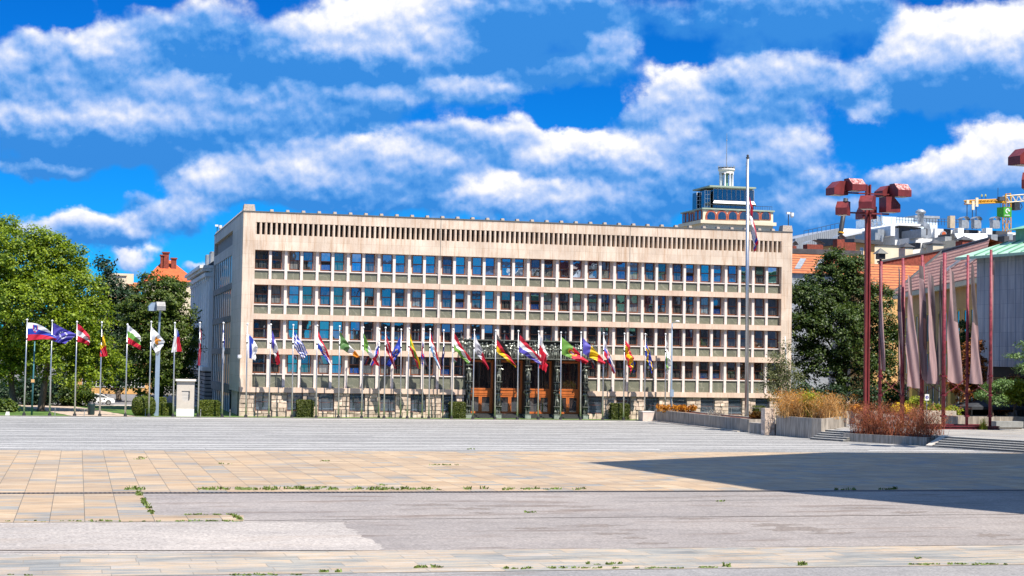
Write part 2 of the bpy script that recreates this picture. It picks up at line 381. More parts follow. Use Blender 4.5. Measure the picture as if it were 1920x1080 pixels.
# weeds in the joints: nobody could count the blades
mb = MB()
def weed(x, y, r, h, n):
    for i in range(n):
        a = random.uniform(0, 2*PI); d = random.uniform(0, r); px, py = x+math.cos(a)*d, y+math.sin(a)*d*.5
        w = random.uniform(.015,.04); hh = h*random.uniform(.4,1.1); t = random.uniform(0,2*PI); lx, ly = math.cos(t)*hh*.7, math.sin(t)*hh*.7
        mb.poly([(px-w,py,0),(px+w,py,0),(px+w*.6+lx*.6,py+ly*.6,hh*.7),(px+lx,py+ly,hh*.85),(px-w*.6+lx*.6,py+ly*.6,hh*.7)])
for px0, px1, dens in ((235,270,8),(370,520,30),(540,640,22),(640,720,16),(720,830,14),(850,960,6),(960,1050,12),(1080,1100,2),(1560,1600,4),(1650,1700,6)):
    for i in range(dens):
        p = ground(random.uniform(px0,px1), 917.5+random.uniform(-1,1.5)); weed(p[0], p[1], .22, random.uniform(.05,.2), 10)
for i in range(22):
    t = random.random(); p = ground(257+t*31, 923+t*43+random.uniform(-1,1)); weed(p[0], p[1], .14, random.uniform(.07,.18), 9)
for i in range(40): p = ground(random.choice([random.uniform(0,300), random.uniform(325,455)]), 977.3+random.uniform(-.6,.6)); weed(p[0], p[1], .12, random.uniform(.02,.09), 6)
for i in range(18): p = ground(random.uniform(330,440), 965+random.uniform(-.6,.6)); weed(p[0], p[1], .12, random.uniform(.03,.09), 6)
for i in range(8): p = ground(436+i*2, 966+i*1.2); weed(p[0], p[1], .12, .12, 8)
for px0, px1, py, dens, h in ((420,560,1078,14,.06),(600,650,1072,6,.09),(780,830,1064,7,.12),(950,1000,1066,8,.07),(1000,1160,1065,16,.06),(1100,1165,1058,6,.1),(1190,1300,1065,12,.05),(1290,1345,1064,10,.05),(1495,1512,1060,5,.16),(1360,1370,1062,3,.12),(1700,1760,1059,12,.05),(1780,1900,1058,16,.06),(1715,1730,1047,3,.06),(0,60,1078,2,.05)):
    for i in range(dens): p = ground(random.uniform(px0,px1), py+random.uniform(-1,1)); weed(p[0], p[1], .1, h*random.uniform(.6,1.2), 8)
for px, py in ((268,858),(262,861),(605,865),(420,870),(830,872),(810,872),(848,872),(885,842),(722,910),(605,914),(566,913),(995,961),(1355,940)):
    for i in range(3): p = ground(px+random.uniform(-9,9), py+random.uniform(-.5,.5)); weed(p[0], p[1], .2, .09, 6)
o = mb.build('paving_weeds', plain('weed_green', (.10,.15,.02), .6, .45, 3)); o['kind'] = 'stuff'
# lawn and paths of the park at the left, street and terrace behind
rect('kerb', -90, 38.5, PE, PE+.35, .03, M['concrete_light'])
rect('lawn', -90, 60, PE+.35, 235, .02, M['grass'])
p1 = [ground(213,778), ground(285,778), ground(232,758), ground(205,756.5)]
sheet('park_path', [(-15.2,PE+.5),(-9.5,PE+.5),(-16.5,190),(-22,190)], .028, M['path'])
rect('street', -140, -.5, 190, 235, .026, plain('street_asphalt', (.17,.165,.165), .85, .12, 1))
rect('street_pavement', -140, -.5, 186, 189.9, .034, M['concrete_light'])
# ------------------------------------------------------------------ the parliament building
Yf = 158.8; W = 56.12; DEP = 35.0; C0 = 1.16; PT = (W-2*C0)/36
PX0 = C0+14*PT; PX1 = C0+22*PT                  # portal span (four bays)
ROW = [15.79, 12.50, 9.21, 5.92]; WB = 1.79; BANDZ = [13.03, 9.74, 6.45, 2.79]; BANDB = [12.50, 9.21, 5.92, 2.30]
ZT = 19.36
PB = thing('parliament_building', 'long pale stone parliament with rows of windows and a bronze relief portal', 'building', (W/2, Yf, 0))
b = MB()   # front wall: piers, attic with slots
for x0, x1 in ((0, C0), (W-C0, W)): b.box(x0, x1, Yf, Yf+.8, 2.30, ZT)
b.box(C0, W-C0, Yf+.002, Yf+.8, ROW[0], 17.26); b.box(C0, W-C0, Yf+.002, Yf+.8, 18.42, ZT)
for i in range(109):
    x = C0+i*PT/3; hw = .108
    x0, x1 = max(C0, x-hw), min(W-C0, x+hw)
    # rounded fin nose
    b.prism([(x0,Yf+.6),(x0,Yf+.06),(x0+.05,Yf+.012),(x1-.05,Yf+.012),(x1,Yf+.06),(x1,Yf+.6)], 17.26, 18.42)
b.build('stone_wall', M['stone'], PB)
b = MB()
for i in range(3): b.box(C0, W-C0, Yf-.01, Yf+.8, BANDB[i], BANDZ[i])
b.box(0, PX0-.25, Yf-.012, Yf+.8, BANDB[3], BANDZ[3]); b.box(PX1+.25, W, Yf-.012, Yf+.8, BANDB[3], BANDZ[3])
band_mb = b
b = MB()   # core, roof
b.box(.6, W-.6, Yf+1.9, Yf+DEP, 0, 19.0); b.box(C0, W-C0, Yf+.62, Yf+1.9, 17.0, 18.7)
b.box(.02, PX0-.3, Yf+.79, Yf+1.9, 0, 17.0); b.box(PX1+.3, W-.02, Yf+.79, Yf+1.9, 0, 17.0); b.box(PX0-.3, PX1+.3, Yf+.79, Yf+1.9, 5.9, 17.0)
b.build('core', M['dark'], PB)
b = MB(); b.box(.05, W-.05, Yf+.05, Yf+DEP, ZT-.3, ZT-.004); b.build('roof', M['coping'], PB)
def cells(r):
    return [k for k in range(36) if not (r == 3 and 14 <= k < 22)]
def winspan(k):
    xa = C0+k*PT; hp = .13; j = .23
    if k % 2 == 0: return (xa+hp+j, xa+PT-hp) if k else (xa+.03, xa+PT-hp)
    return (xa+hp, xa+PT-hp-j) if k < 35 else (xa+hp, xa+PT-.03)
jam = MB(); bxp = wloc(PB)
pil0 = None; spa0 = {}
def unit(proto, mb, name, mat, loc):
    """the first of a kind is built, every other one is a copy of it"""
    if proto is None: o = mb().build(name, mat, None); o.parent = PB; proto = o
    else: o = copy_tree(proto, PB)
    o.location = (loc[0]-bxp.x, loc[1]-bxp.y, loc[2])
    if name == 'pilaster': o.scale.z = (ROW[3]-BANDZ[3]+.0)/(ROW[0]-BANDZ[0]) if loc[2] < 4 else 1.0
    return proto
for r in range(4):
    pil = MB(); spa = MB()
    hz_ = ROW[r]-BANDZ[r]; hs2 = ROW[r]-WB-.14-BANDZ[r]
    for k in cells(r):
        xa = C0+k*PT; w0, w1 = winspan(k)
        x0 = xa+(.13 if k else 0); x1 = xa+PT-(.13 if k < 35 else 0)
        if r == 2: spa.box(x0, x1, Yf+.42, Yf+.78, BANDZ[r], ROW[r]-WB-.14)
        else:
            key = (round(x1-x0,2), round(hs2,2)); spa0[key] = unit(spa0.get(key), lambda: MB().box(0, x1-x0, 0, .36, 0, hs2), 'spandrel_panel', M['spandrel'], (x0, Yf+.42, BANDZ[r]))
        if w0-x0 > .1: jam.box(x0, w0, Yf+.70, Yf+.785, ROW[r]-WB-.04, ROW[r]+.02)
        if x1-w1 > .1: jam.box(w1, x1, Yf+.70, Yf+.785, ROW[r]-WB-.04, ROW[r]+.02)
        if k+1 < 36 and not (r == 3 and k in (13,)):
            if r == 2: pil.box(xa+PT-.13, xa+PT+.13, Yf+.27, Yf+.79, BANDZ[r], ROW[r])
            else: pil0 = unit(pil0, lambda: MB().box(-.13, .13, 0, .52, 0, ROW[0]-BANDZ[0]), 'pilaster', M['pilaster'], (xa+PT, Yf+.27, BANDZ[r])); 
    if r == 2:
        o = pil.build('third_storey_pilasters', M['pilaster'], PB); o['kind'] = 'stuff'
        o = spa.build('third_storey_spandrels', M['spandrel'], PB); o['kind'] = 'stuff'
n = len(band_mb.v); band_mb.v += jam.v; band_mb.f += [tuple(n+i for i in q) for q in jam.f]; band_mb.m += [1]*len(jam.f)
band_mb.build('floor_band', [M['stone_band'], M['jamb']], PB)
# windows: a few variants of glass tilt, shared mesh data
WW = 1.02
def window_meshes(w, tl, tu, seed):
    R_ = random.Random(seed); f = MB(); h = WB; z = -h
    t = .075
    f.box(0, t, 0, .08, z, 0); f.box(w-t, w, 0, .08, z, 0); f.box(t, w-t, 0, .08, -t, 0); f.box(t, w-t, 0, .08, z, z+t+.02); f.box(t, w-t, .0, .075, z+.86, z+.95)
    p = MB()
    for (z0, z1, tilt) in ((z+t+.02, z+.86, tl), (z+.95, -t, tu)):
        hh = z1-z0; dy = math.tan(math.radians(tilt))*hh; sk = math.radians(R_.uniform(-.5,.5))*w
        p.quad((t,.05,z0),(w-t,.05+sk,z0),(w-t,.05+sk+dy,z1),(t,.05+dy,z1))
    return f, p
variants = []
for s_, (tl, tu) in enumerate(((.1,.3),(-.2,.5),(.5,.1),(-.5,.2),(.3,-.3),(1.1,.4),(.2,1.3),(.6,.9),(9.5,.3),(-1.0,-.4))):
    for w in (1.0, 1.31):
        f, p = window_meshes(w, tl, tu, s_)
        variants.append((f, p, w))
protos = {}; PM = ['glass','glass_dim','glass','glass_blind','glass','glass','glass_dim','glass','glass','glass_dim']
def place_window(r, k):
    w0, w1 = winspan(k); wide = 1 if (k in (0,35)) else 0
    vi = random.choices(range(10), ([3,3,3,1,3,3,2,3,1.2,2] if (r == 0 and k > 7) else [2,4,2,1.6,2,2,4,2,1.5,4]))[0]*2+wide
    key = (vi, r == 0)
    x, y, z = w0, Yf+.66, ROW[r]
    if key not in protos:
        f, p, w = variants[vi]
        o = f.build('window', M['wood'], None); q = p.build('pane', M['glass_sky' if (r == 0 and PM[vi//2] == 'glass') else PM[vi//2]], None); q.parent = o
        sl = MB(); sl.box(-.23 if vi % 2 == 0 else -.02, w+.23, -.36, .12, -WB-.14, -WB-.04); q = sl.build('sill', M['pilaster'], None); q.parent = o
        o.parent = PB; protos[key] = o
    else:
        o = copy_tree(protos[key], PB)
    bx = wloc(PB); o.location = (x-bx.x, y-bx.y, z); o.scale = ((w1-w0)/variants[vi][2], 1, 1)
for r in (0,1,3):
    for k in cells(r): place_window(r, k)
# third storey windows: past a hundred, one part
fr = MB(); pn = MB(); sm_ = MB()
for k in cells(2):
    w0, w1 = winspan(k); vi = random.choice([0,1,2,3,4,5,6,7,9])*2
    f, p, w = variants[vi]; sx = (w1-w0)/w
    xa = C0+k*PT; sm_.box(xa+.13 if k else xa, xa+PT-.13 if k < 35 else xa+PT, Yf+.30, Yf+.78, ROW[2]-WB-.14, ROW[2]-WB-.04)
    for src, dst in ((f, fr), (p, pn)):
        n = len(dst.v); dst.v += [(w0+a*sx, Yf+.66+c, ROW[2]+d) for a, c, d in src.v]; dst.f += [tuple(n+i for i in q) for q in src.f]; dst.m += src.m
o = fr.build('third_storey_windows', M['wood'], PB); o['kind'] = 'stuff'
q = pn.build('panes', M['glass'], o); q['kind'] = 'stuff'
q = sm_.build('sills', M['pilaster'], o); q['kind'] = 'stuff'
# rusticated ground floor with barred windows
rk = MB()
def rocks(x0, x1, z0, z1):
    z = z0
    while z < z1-.05:
        h = min(random.uniform(.28,.5), z1-z)
        if z1-z-h < .15: h = z1-z
        x = x0
        while x < x1-.02:
            w = random.uniform(.35,.95)
            if x1-x-w < .25: w = x1-x
            d = random.uniform(.0,.09); c = .025; y = Yf+.24-d
            rk.hexa([(x+.008,Yf+.4,z+.008),(x+w-.008,Yf+.4,z+.008),(x+w-.008,Yf+.4,z+h-.008),(x+.008,Yf+.4,z+h-.008)],
                    [(x+c,y+random.uniform(-.03,.03),z+c),(x+w-c,y+random.uniform(-.03,.03),z+c),(x+w-c,y+random.uniform(-.03,.03),z+h-c),(x+c,y+random.uniform(-.03,.03),z+h-c)])
            x += w
        z += h
bw = []
for j in range(18):
    if 7 <= j < 11: continue
    xa = C0+2*j*PT; bw.append((xa+.38, xa+1.88))
spans = []; x = .02
for a, b2 in bw:
    if a > PX0 and x < PX0: spans.append((x, PX0-.3)); x = PX1+.3
    spans.append((x, a)); x = b2
spans.append((x, W-.02))
for half in (0, 1):
    rk = MB()
    for a, b2 in spans:
        if (a > 25) == half: rocks(a, b2, 0, 2.29)
    for a, b2 in bw:
        if (a > 25) == half: rocks(a, b2, 0, .55)
    rk.build('rusticated_base', M['rock'], PB)
for half in (0, 1):
    b = MB(); b.box(*((PX1+.3, W-.03) if half else (.03, PX0-.3)), Yf+.36, Yf+.8, 0, .55)
    for a, b2 in spans:
        if (a > 25) == half: b.box(a+.01, b2-.01, Yf+.362, Yf+.8, .54, 2.30)
    b.build('base_wall', M['rock'], PB)
p0 = None
for a, b2 in bw:
    bx = wloc(PB)
    if p0 is None:
        w = b2-a; f = MB(); f.box(0,.07,0,.1,0,1.74); f.box(w-.07,w,0,.1,0,1.74); f.box(.07,w-.07,0,.1,1.67,1.74); f.box(.07,w-.07,0,.1,0,.07); f.box(.07,w-.07,0,.09,.82,.90)
        f.box(-.02, w+.02, -.24, .02, -.06, -.005)
        p0 = f.build('basement_window', M['wood'], None)
        g = MB(); g.quad((.07,.06,.07),(w-.07,.06,.07),(w-.07,.06,1.67),(.07,.06,1.67)); g.build('pane', M['glass_dark'], p0, world=False)
        g = MB()
        for i in range(12): xx = .1+i*(w-.2)/11; g.tube([(xx,-.16,.02),(xx,-.16,1.70)], .013, 5)
        for zz in (.25,1.45): g.box(.05,w-.05,-.17,-.15,zz,zz+.03)
        g.build('grille', M['bluegrey'], p0, world=False)
        p0.parent = PB; o = p0
    else: o = copy_tree(p0, PB)
    o.location = (a-bx.x, Yf+.5-bx.y, .55)
# coping, cap blocks
b = MB(); b.box(-.04, W+.04, Yf-.05, Yf+1.0, ZT, ZT+.10); b.box(-.05, 1.0, Yf+1.0, Yf+DEP, ZT, ZT+.10); b.build('coping', M['coping'], PB)
capm = MB(); capm.hexa([(-.17,-.02,0),(.17,-.02,0),(.17,.6,0),(-.17,.6,0)], [(-.14,.04,.21),(.14,.04,.21),(.14,.5,.21),(-.14,.5,.21)])
cb = None
for i in range(36):
    x = C0+1.5+i*1.51
    if x > W-1.6: break
    if cb is None: cb = capm.build('coping_block', M['capstone'], None); cb.parent = PB; o = cb
    else: o = copy_tree(cb, PB)
    bx = wloc(PB); o.location = (x-bx.x, Yf-bx.y, ZT+.10)
for i in range(22):
    o = copy_tree(cb, PB); bx = wloc(PB); o.location = (-bx.x, Yf+2.2+i*1.5-bx.y, ZT+.10); o.rotation_euler = (0,0,-PI/2)
for x in (0, W-1.08):
    c = MB(); c.hexa([(x-.04,Yf-.05,ZT+.1),(x+1.10,Yf-.05,ZT+.1),(x+1.10,Yf+1.05,ZT+.1),(x-.04,Yf+1.05,ZT+.1)], [(x+.06,Yf+.06,ZT+.72),(x+1.02,Yf+.06,ZT+.72),(x+1.02,Yf+.95,ZT+.72),(x+.06,Yf+.95,ZT+.72)])
    c.build('corner_block', M['capstone'], PB)
# left flank: pier at the corner, fins, slabs
b = MB()
ya = Yf+11.0
b.box(-.004, .8, Yf+.8, ya, 2.30, ZT); b.box(-.002, .8, ya, Yf+DEP, 15.9, 16.9); b.box(-.002, .8, ya, Yf+DEP, 18.35, ZT); b.box(-.001, .8, Yf+DEP-.6, Yf+DEP, 2.3, 18.35)
b.box(-.001, .8, ya, ya+.2, 16.9, 18.35)
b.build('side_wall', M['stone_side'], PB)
b = MB()
for i in range(3): b.box(-.05, .8, ya+.05, Yf+DEP-.62, BANDB[i]-.1, BANDZ[i])
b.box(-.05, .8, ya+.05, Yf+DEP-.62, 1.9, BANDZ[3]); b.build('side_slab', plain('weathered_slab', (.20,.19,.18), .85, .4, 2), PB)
b = MB(); b.box(.35, .8, ya+.2, Yf+DEP-.6, 16.9, 18.35)
b.build('louvre_panel', plain('louvre_panel', (.20,.175,.165), .7, .2, 3), PB)
b = MB()
n = 9
for i in range(n):
    y = ya+.5+i*(DEP-12.2)/n
    b = MB(); b.box(.04, .2, y, y+.75, 0, ROW[0]+.1); b.build('side_fin', plain('grey_fin', (.50,.52,.53), .6, .12, 2) if i == 0 else bpy.data.materials['grey_fin'], PB)
b = MB()
for r in range(4): b.quad((.10,Yf+DEP-.6,BANDZ[r]),(.10,ya,BANDZ[r]),(.10,ya,ROW[r]+.1),(.10,Yf+DEP-.6,ROW[r]+.1))
b.quad((.10,Yf+DEP-.6,0),(.10,ya,0),(.10,ya,1.9),(.10,Yf+DEP-.6,1.9))
b.build('side_glazing', M['glass_dark'], PB)
b = MB(); b.box(.2, .62, Yf+.42, ya-.4, 0, 2.3); b.build('side_base', M['rock'], PB)
# ---- portal
def figure(mb, x, y, z, h, R_, group=False):
    """one bronze relief figure: tapered limbs meeting at the joints, a head, drapery"""
    k = h/1.7; l = R_.uniform(-.10,.10); tw = R_.uniform(-.08,.08)
    hip = Vector((x, y, z+.86*k)); ch = Vector((x+l*k, y-.05*k, z+1.30*k)); nk = ch+Vector((l*.3*k,0,.17*k)); hd = nk+Vector((l*.4*k,-.03*k,.17*k))
    mb.tube([hip+Vector((0,0,-.12*k)), hip, (hip+ch)/2, ch, nk], [.10*k,.165*k,.135*k,.19*k,.06*k], 7)
    mb.ball(hd, .115*k, 8, 6, 0, (.9,1,1.2))
    for s in (-1,1):
        f = hip+Vector((s*.09*k+tw*k*s, 0, -.08*k)); kn = Vector((x+s*R_.uniform(.05,.16)*k, y-R_.uniform(0,.16)*k, z+.46*k)); ft = Vector((x+s*R_.uniform(.06,.15)*k, y-.02, z+.05*k))
        mb.tube([f, kn, (kn+ft)/2, ft, ft+Vector((s*.03*k,-.12*k,0))], [.11*k,.075*k,.07*k,.045*k,.04*k], 6)
        sh = ch+Vector((s*.19*k,0,.06*k))
        a = R_.choice([-1.2,-.9,-.4,.5,1.2])
        el = sh+Vector((s*.17*k*math.cos(a)+s*.05*k, -.08*k, .24*k*math.sin(a))); ha = el+Vector((-s*R_.uniform(-.05,.22)*k, -.10*k, R_.uniform(-.05,.26)*k))
        mb.tube([sh, el, ha], [.065*k,.052*k,.04*k], 6); mb.ball(ha, .05*k, 6, 4)
    if R_.random() < .5:
        mb.tube([ch+Vector((.12*k,.03,0)), hip+Vector((.2*k,.02,0)), Vector((x+.18*k,y+.02,z+.1*k))], [.04*k,.10*k,.12*k], 6)
RF = random.Random(3)
for i in range(5):
    cx = C0+(14+2*i)*PT+.06; c = MB(); hw = .28
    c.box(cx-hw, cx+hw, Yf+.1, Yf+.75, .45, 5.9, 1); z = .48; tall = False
    c.box(cx-hw-.06, cx+hw+.06, Yf-.35, Yf+.12, .40, .48)
    while z < 5.7:
        h = 1.55 if tall else .72
        if z+h > 5.9: h = 5.9-z
        if tall or h > 1.2: figure(c, cx, Yf-.05, z, h*1.0, RF)
        else:
            for q in (-.14,.12): figure(c, cx+q, Yf-.05+q*.2, z, h*1.0, RF)
        c.box(cx-hw-.05, cx+hw+.05, Yf-.32, Yf+.12, z+h-.02, z+h+.05)
        z += h+.06; tall = not tall
    o = c.build('portal_column', [M['bronze'], M['bronze_shade']], PB, smooth=False)
    d = MB(); d.box(cx-hw-.02, cx+hw+.02, Yf-.33, Yf+.75, 0, .40); d.build('plinth', plain('plinth_stone', (.24,.27,.24), .6, .3, 3) if i == 0 else bpy.data.materials['plinth_stone'], o)
fz = MB(); fx0, fx1 = 21.75, 34.45
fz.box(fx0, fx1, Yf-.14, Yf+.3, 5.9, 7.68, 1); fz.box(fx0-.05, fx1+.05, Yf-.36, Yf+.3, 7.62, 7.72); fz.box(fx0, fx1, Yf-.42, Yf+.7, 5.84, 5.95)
x = fx0+.1
while x < fx1-.1:
    h = RF.uniform(1.15, 1.6); figure(fz, x, Yf-.26, 5.95, h, RF); x += RF.uniform(.24,.36)
for xx in (fx0-.1, fx0-.35, fx0+.25, fx1+.1, fx1+.3): figure(fz, xx, Yf-.3, 5.9, RF.uniform(1.75,2.05), RF)
x = fx0+.2
while x < fx1: fz.ball((x, Yf-.32, RF.uniform(6.2,7.3)), RF.uniform(.10,.19), 7, 5, 0, (1.1,.7,1)); x += RF.uniform(.2,.4)
fz.build('portal_frieze', [M['bronze'], M['bronze_shade']], PB)
st = MB()
for i in range(3): st.box(PX0-.2, PX1+.2, Yf+.1+i*.3, Yf+1.9, i*.15+.004, (i+1)*.15)
st.build('portal_steps', plain('dark_granite', (.045,.045,.045), .5, .3, 6), PB)
pr = MB(); pr.box(PX0-.3, PX1+.3, Yf+1.25, Yf+1.9, 5.7, 5.9)
for i in range(5):
    cx = C0+(14+2*i)*PT+.06; pr.box(cx-.27, cx+.27, Yf+.75, Yf+1.9, .45, 5.9)
pr.build('portal_reveal', plain('portal_reveal', (.07,.045,.03), .6, .3, 3), PB)
for i in range(4):
    xa = C0+(14+2*i)*PT+.06+.28; xb = xa+2*PT-.56; y = Yf+1.15
    f = MB(); f.box(xa, xb, y, y+.3, 2.24, 2.42); f.box(xa, xb, y-.03, y+.3, 2.42, 2.78); f.box(xa, xb, y-.08, y+.3, 2.78, 2.94); f.build('transom_beam', M['doorwood'], PB)
    f = MB(); f.box(xa, xa+.09, y, y+.15, 2.94, 5.7); f.box(xb-.2, xb, y-.1, y+.15, 2.94, 5.7); f.box(xa+.09, xb-.2, y, y+.15, 5.5, 5.7)
    o = f.build('transom_window', M['doorwood'], PB); g = MB(); g.quad((xa+.09,y+.06,2.94),(xb-.09,y+.06,2.94),(xb-.09,y+.08,5.6),(xa+.09,y+.08,5.6)); g.build('pane', M['glass_portal'], o)
    f = MB(); f.box(xa, xa+.12, y, y+.25, .45, 2.24); f.box(xb-.12, xb, y, y+.25, .45, 2.24); f.build('door_frame', M['doorwood'], PB)
    xm = (xa+xb)/2
    for s, (d0, d1) in enumerate(((xa+.12, xm-.005), (xm+.005, xb-.12))):
        f = MB(); t = .16; y2 = y+.03
        f.box(d0, d0+t, y2, y2+.1, .47, 2.23); f.box(d1-t, d1, y2, y2+.1, .47, 2.23); f.box(d0+t, d1-t, y2, y2+.1, 2.08, 2.23); f.box(d0+t, d1-t, y2, y2+.1, .47, .66)
        o = f.build('door', M['doorwood'], PB)
        g = MB(); g.quad((d0+t,y2+.06,.66),(d1-t,y2+.06,.66),(d1-t,y2+.06,2.08),(d0+t,y2+.06,2.08)); g.build('pane', M['glass_portal'], o)
        hx = d1-t/2 if s == 0 else d0+t/2
        g = MB(); g.tube([(hx,y2-.06,1.22),(hx,y2-.06,1.5)], .022, 6); g.tube([(hx,y2,1.25),(hx,y2-.06,1.25)], .015, 5); g.tube([(hx,y2,1.47),(hx,y2-.06,1.47)], .015, 5); g.build('handle', M['bronze'], o)
# down pipes / expansion joints
for k in (12, 25): b = MB(); b.box(C0+k*PT-.02, C0+k*PT+.02, Yf-.016, Yf+.01, 2.3, ZT); b.build('expansion_joint', M['coping'], PB)
# security cameras
def sec_cam(label, p, wall=False):
    t = thing('security_camera', label, 'camera', p, 'security cameras on the parliament')
    m = MB(); bb = MB()
    if wall:
        m.tube([(p[0],Yf-.012,p[2]),(p[0],p[1],p[2]),(p[0],p[1],p[2]-.15)], .06, 6); bb.ball((p[0],p[1],p[2]-.28), .2, 10, 7); bb.tube([(p[0],p[1],p[2]-.2),(p[0],p[1],p[2]-.05)], .19, 10)
    else:
        m.tube([p, (p[0],p[1],p[2]+1.35), (p[0]+.3,p[1]-.1,p[2]+1.4)], .05, 6); bb.ball((p[0]+.35,p[1]-.1,p[2]+1.05), .2, 10, 7); bb.tube([(p[0]+.35,p[1]-.1,p[2]+1.1),(p[0]+.35,p[1]-.1,p[2]+1.36)], .2, 10); bb.box(p[0]-.25,p[0]+.1,p[1]-.2,p[1]+.05,p[2]+1.2,p[2]+1.42)
    m.build('mount', M['darkmetal'], t); bb.build('camera_dome', M['whitemetal'], t)
q = atX(405,440,.5); sec_cam('white dome security camera on a thin mast at the left edge of the parliament roof', (.5, q[1]-1.5, ZT+.1))
sec_cam('white dome security camera on a thin mast at the right corner of the parliament roof', (W-.25, Yf+.5, ZT+.72))
q = at(447,664,Yf-.35); sec_cam('white dome security camera fixed low on the left corner of the parliament wall', (q[0]+.1, Yf-.35, q[2]), True)
# ------------------------------------------------------------------ flags and flagpoles
FC = dict(white=(.78,.78,.80), red=(.62,.02,.05), dred=(.42,.015,.04), blue=(.02,.055,.42), navy=(.02,.03,.25), violet=(.09,.075,.42), yellow=(.80,.52,.01), green=(.16,.36,.06), dgreen=(.09,.20,.06), black=(.012,.012,.014), orange=(.75,.27,.01), lblue=(.18,.42,.72), gold=(.78,.55,.05), silver=(.5,.5,.55))
FM = {}
def fmat(c):
    if c in FM: return FM[c]
    m, nt, b = newmat('flag_'+c); out = [n for n in nt.nodes if n.type == 'OUTPUT_MATERIAL'][0]
    col = FC[c]; f = noise(nt, mapped(nt), 40, 2)
    cc = rampn(nt, f, [(.3, tuple(x*.92 for x in col)), (.7, tuple(min(1, x*1.06) for x in col))]); L(nt, cc, b.inputs['Base Color']); b.inputs['Roughness'].default_value = .55
    t = N(nt, 'ShaderNodeBsdfTranslucent'); L(nt, cc, t.inputs[0])
    mx = N(nt, 'ShaderNodeMixShader'); mx.inputs[0].default_value = .3; L(nt, b.outputs[0], mx.inputs[1]); L(nt, t.outputs[0], mx.inputs[2]); L(nt, mx.outputs[0], out.inputs[0])
    FM[c] = m; return m
def cloth(name, corners, Y, pat, folds=2.5, amp=.16, bulge=0.0, seed=0, ns=46, nt_=30, parent=None, mats=None, sag=0.0):
    """four picture-measured corners become a real folded cloth hanging at depth Y"""
    TL, BL, TR, BR = [np.array(at(c[0], c[1], Y)) for c in corners]
    R_ = random.Random(seed); ph = R_.uniform(0, 6); ph2 = R_.uniform(0, 6)
    pts = []; fidx = []; mi = []; names = []
    for i in range(ns+1):
        s = i/ns
        for j in range(nt_+1):
            t = j/nt_
            p = TL*(1-s)*(1-t)+TR*s*(1-t)+BL*(1-s)*t+BR*s*t
            p = p+np.array([0,0,1.0])*(bulge*4*s*(1-s)*(1-.6*t) - sag*4*t*(1-t)*s)
            a = amp*min(1, s*3+.15)
            w = folds*2*PI*(.55*s+.75*t*(.4+.6*s))+ph
            p = p+np.array([.30*a*math.sin(w*1.3+ph2)*t*(1-t)*3, -a*math.sin(w)-.5*a*math.sin(2.3*w+ph2), .18*a*math.sin(w+1)*s])
            pts.append(tuple(p))
    for i in range(ns):
        for j in range(nt_):
            a = i*(nt_+1)+j; fidx.append((a, a+1, a+nt_+2, a+nt_+1))
            c = pat((i+.5)/ns, (j+.5)/nt_)
            if c not in names: names.append(c)
            mi.append(names.index(c))
    me = bpy.data.meshes.new(name); off = pts[0]
    me.from_pydata([(p[0]-off[0], p[1]-off[1], p[2]-off[2]) for p in pts], [], fidx)
    for c in names: me.materials.append(mats[c] if mats else fmat(c))
    me.polygons.foreach_set('material_index', mi); me.polygons.foreach_set('use_smooth', [True]*len(mi)); me.update()
    o = bpy.data.objects.new(name, me); COL.objects.link(o); o.location = off
    return o
def hs(*cs):
    n = len(cs); return lambda s, t: cs[min(n-1, int(t*n))]
def vs_(*cs):
    n = len(cs); return lambda s, t: cs[min(n-1, int(s*n))]
def over(base, f):
    return lambda s, t: f(s, t) or base(s, t)
def disc(cx, cy, r, c, asp=1.5): return lambda s, t: c if ((s-cx)*asp)**2+(t-cy)**2 < r*r else None
def stars(cx, cy, r, c, n=12, asp=1.5, rr=.05):
    P = [(cx+r/asp*math.cos(2*PI*k/n), cy+r*math.sin(2*PI*k/n)) for k in range(n)]
    return lambda s, t: c if any(((s-a)*asp)**2+(t-b)**2 < rr*rr for a, b in P) else None
def slo_arms(s, t):
    x, y = (s-.26)/.085, (t-.33)/.24
    if abs(x) < 1 and -1 < y < 1-.7*abs(x)**1.5:
        if y > .15 and abs(x) < .75 and abs(y-.42-.12*math.sin(x*5)) < .12: return 'white'
        if abs(x) < .5 and y > -.45 and y < .2 and abs(x)*1.6 < (y+.5): return 'white'
        if abs(x) > .8 or y > .75-.7*abs(x)**1.5: return 'red'
        return 'blue'
def cyprus(s, t):
    if ((s-.5)/.20)**2+((t-.42)/.16)**2 < 1 or (abs(t-.30-(s-.5)*-.5) < .05 and .55 < s < .78): return 'orange'
    if abs(t-.68-.4*(s-.5)**2) < .035 and .34 < s < .68: return 'dgreen'
def czech(s, t):
    if s > .5 and t < .34-(s-.5)*.2: return 'blue'
    return 'red' if s > .5 else 'white'
def denmark(s, t): return 'white' if (.26 < t < .38 or .30 < s < .48) and t < .52 else 'red'
def greece(s, t):
    if s < .36 and t < 5/9: return 'white' if abs(s-.18) < .035 or abs(t-5/18) < .06 else 'blue'
    return 'blue' if int(t*9) % 2 == 0 else 'white'
def checks(s, t):
    if .42 < s < .62 and .28 < t < .74: return 'red' if (int((s-.42)/.04)+int((t-.28)/.092)) % 2 == 0 else 'white'
def portugal(s, t):
    d = ((s-.42)*1.5)**2+(t-.5)**2
    if d < .03: return 'white' if d < .008 else 'red'
    if d < .062: return 'gold'
    return 'green' if s < .42 else 'red'
def svk(s, t):
    x, y = (s-.36)/.12, (t-.5)/.30
    if abs(x) < 1 and -1 < y < 1-.6*x*x:
        if abs(x) > .86: return 'white'
        if abs(x) < .1 or (abs(y+.25) < .08 and abs(x) < .4) or (abs(y) < .08 and abs(x) < .55): return 'white'
        return 'red' if y < .45 else 'blue'
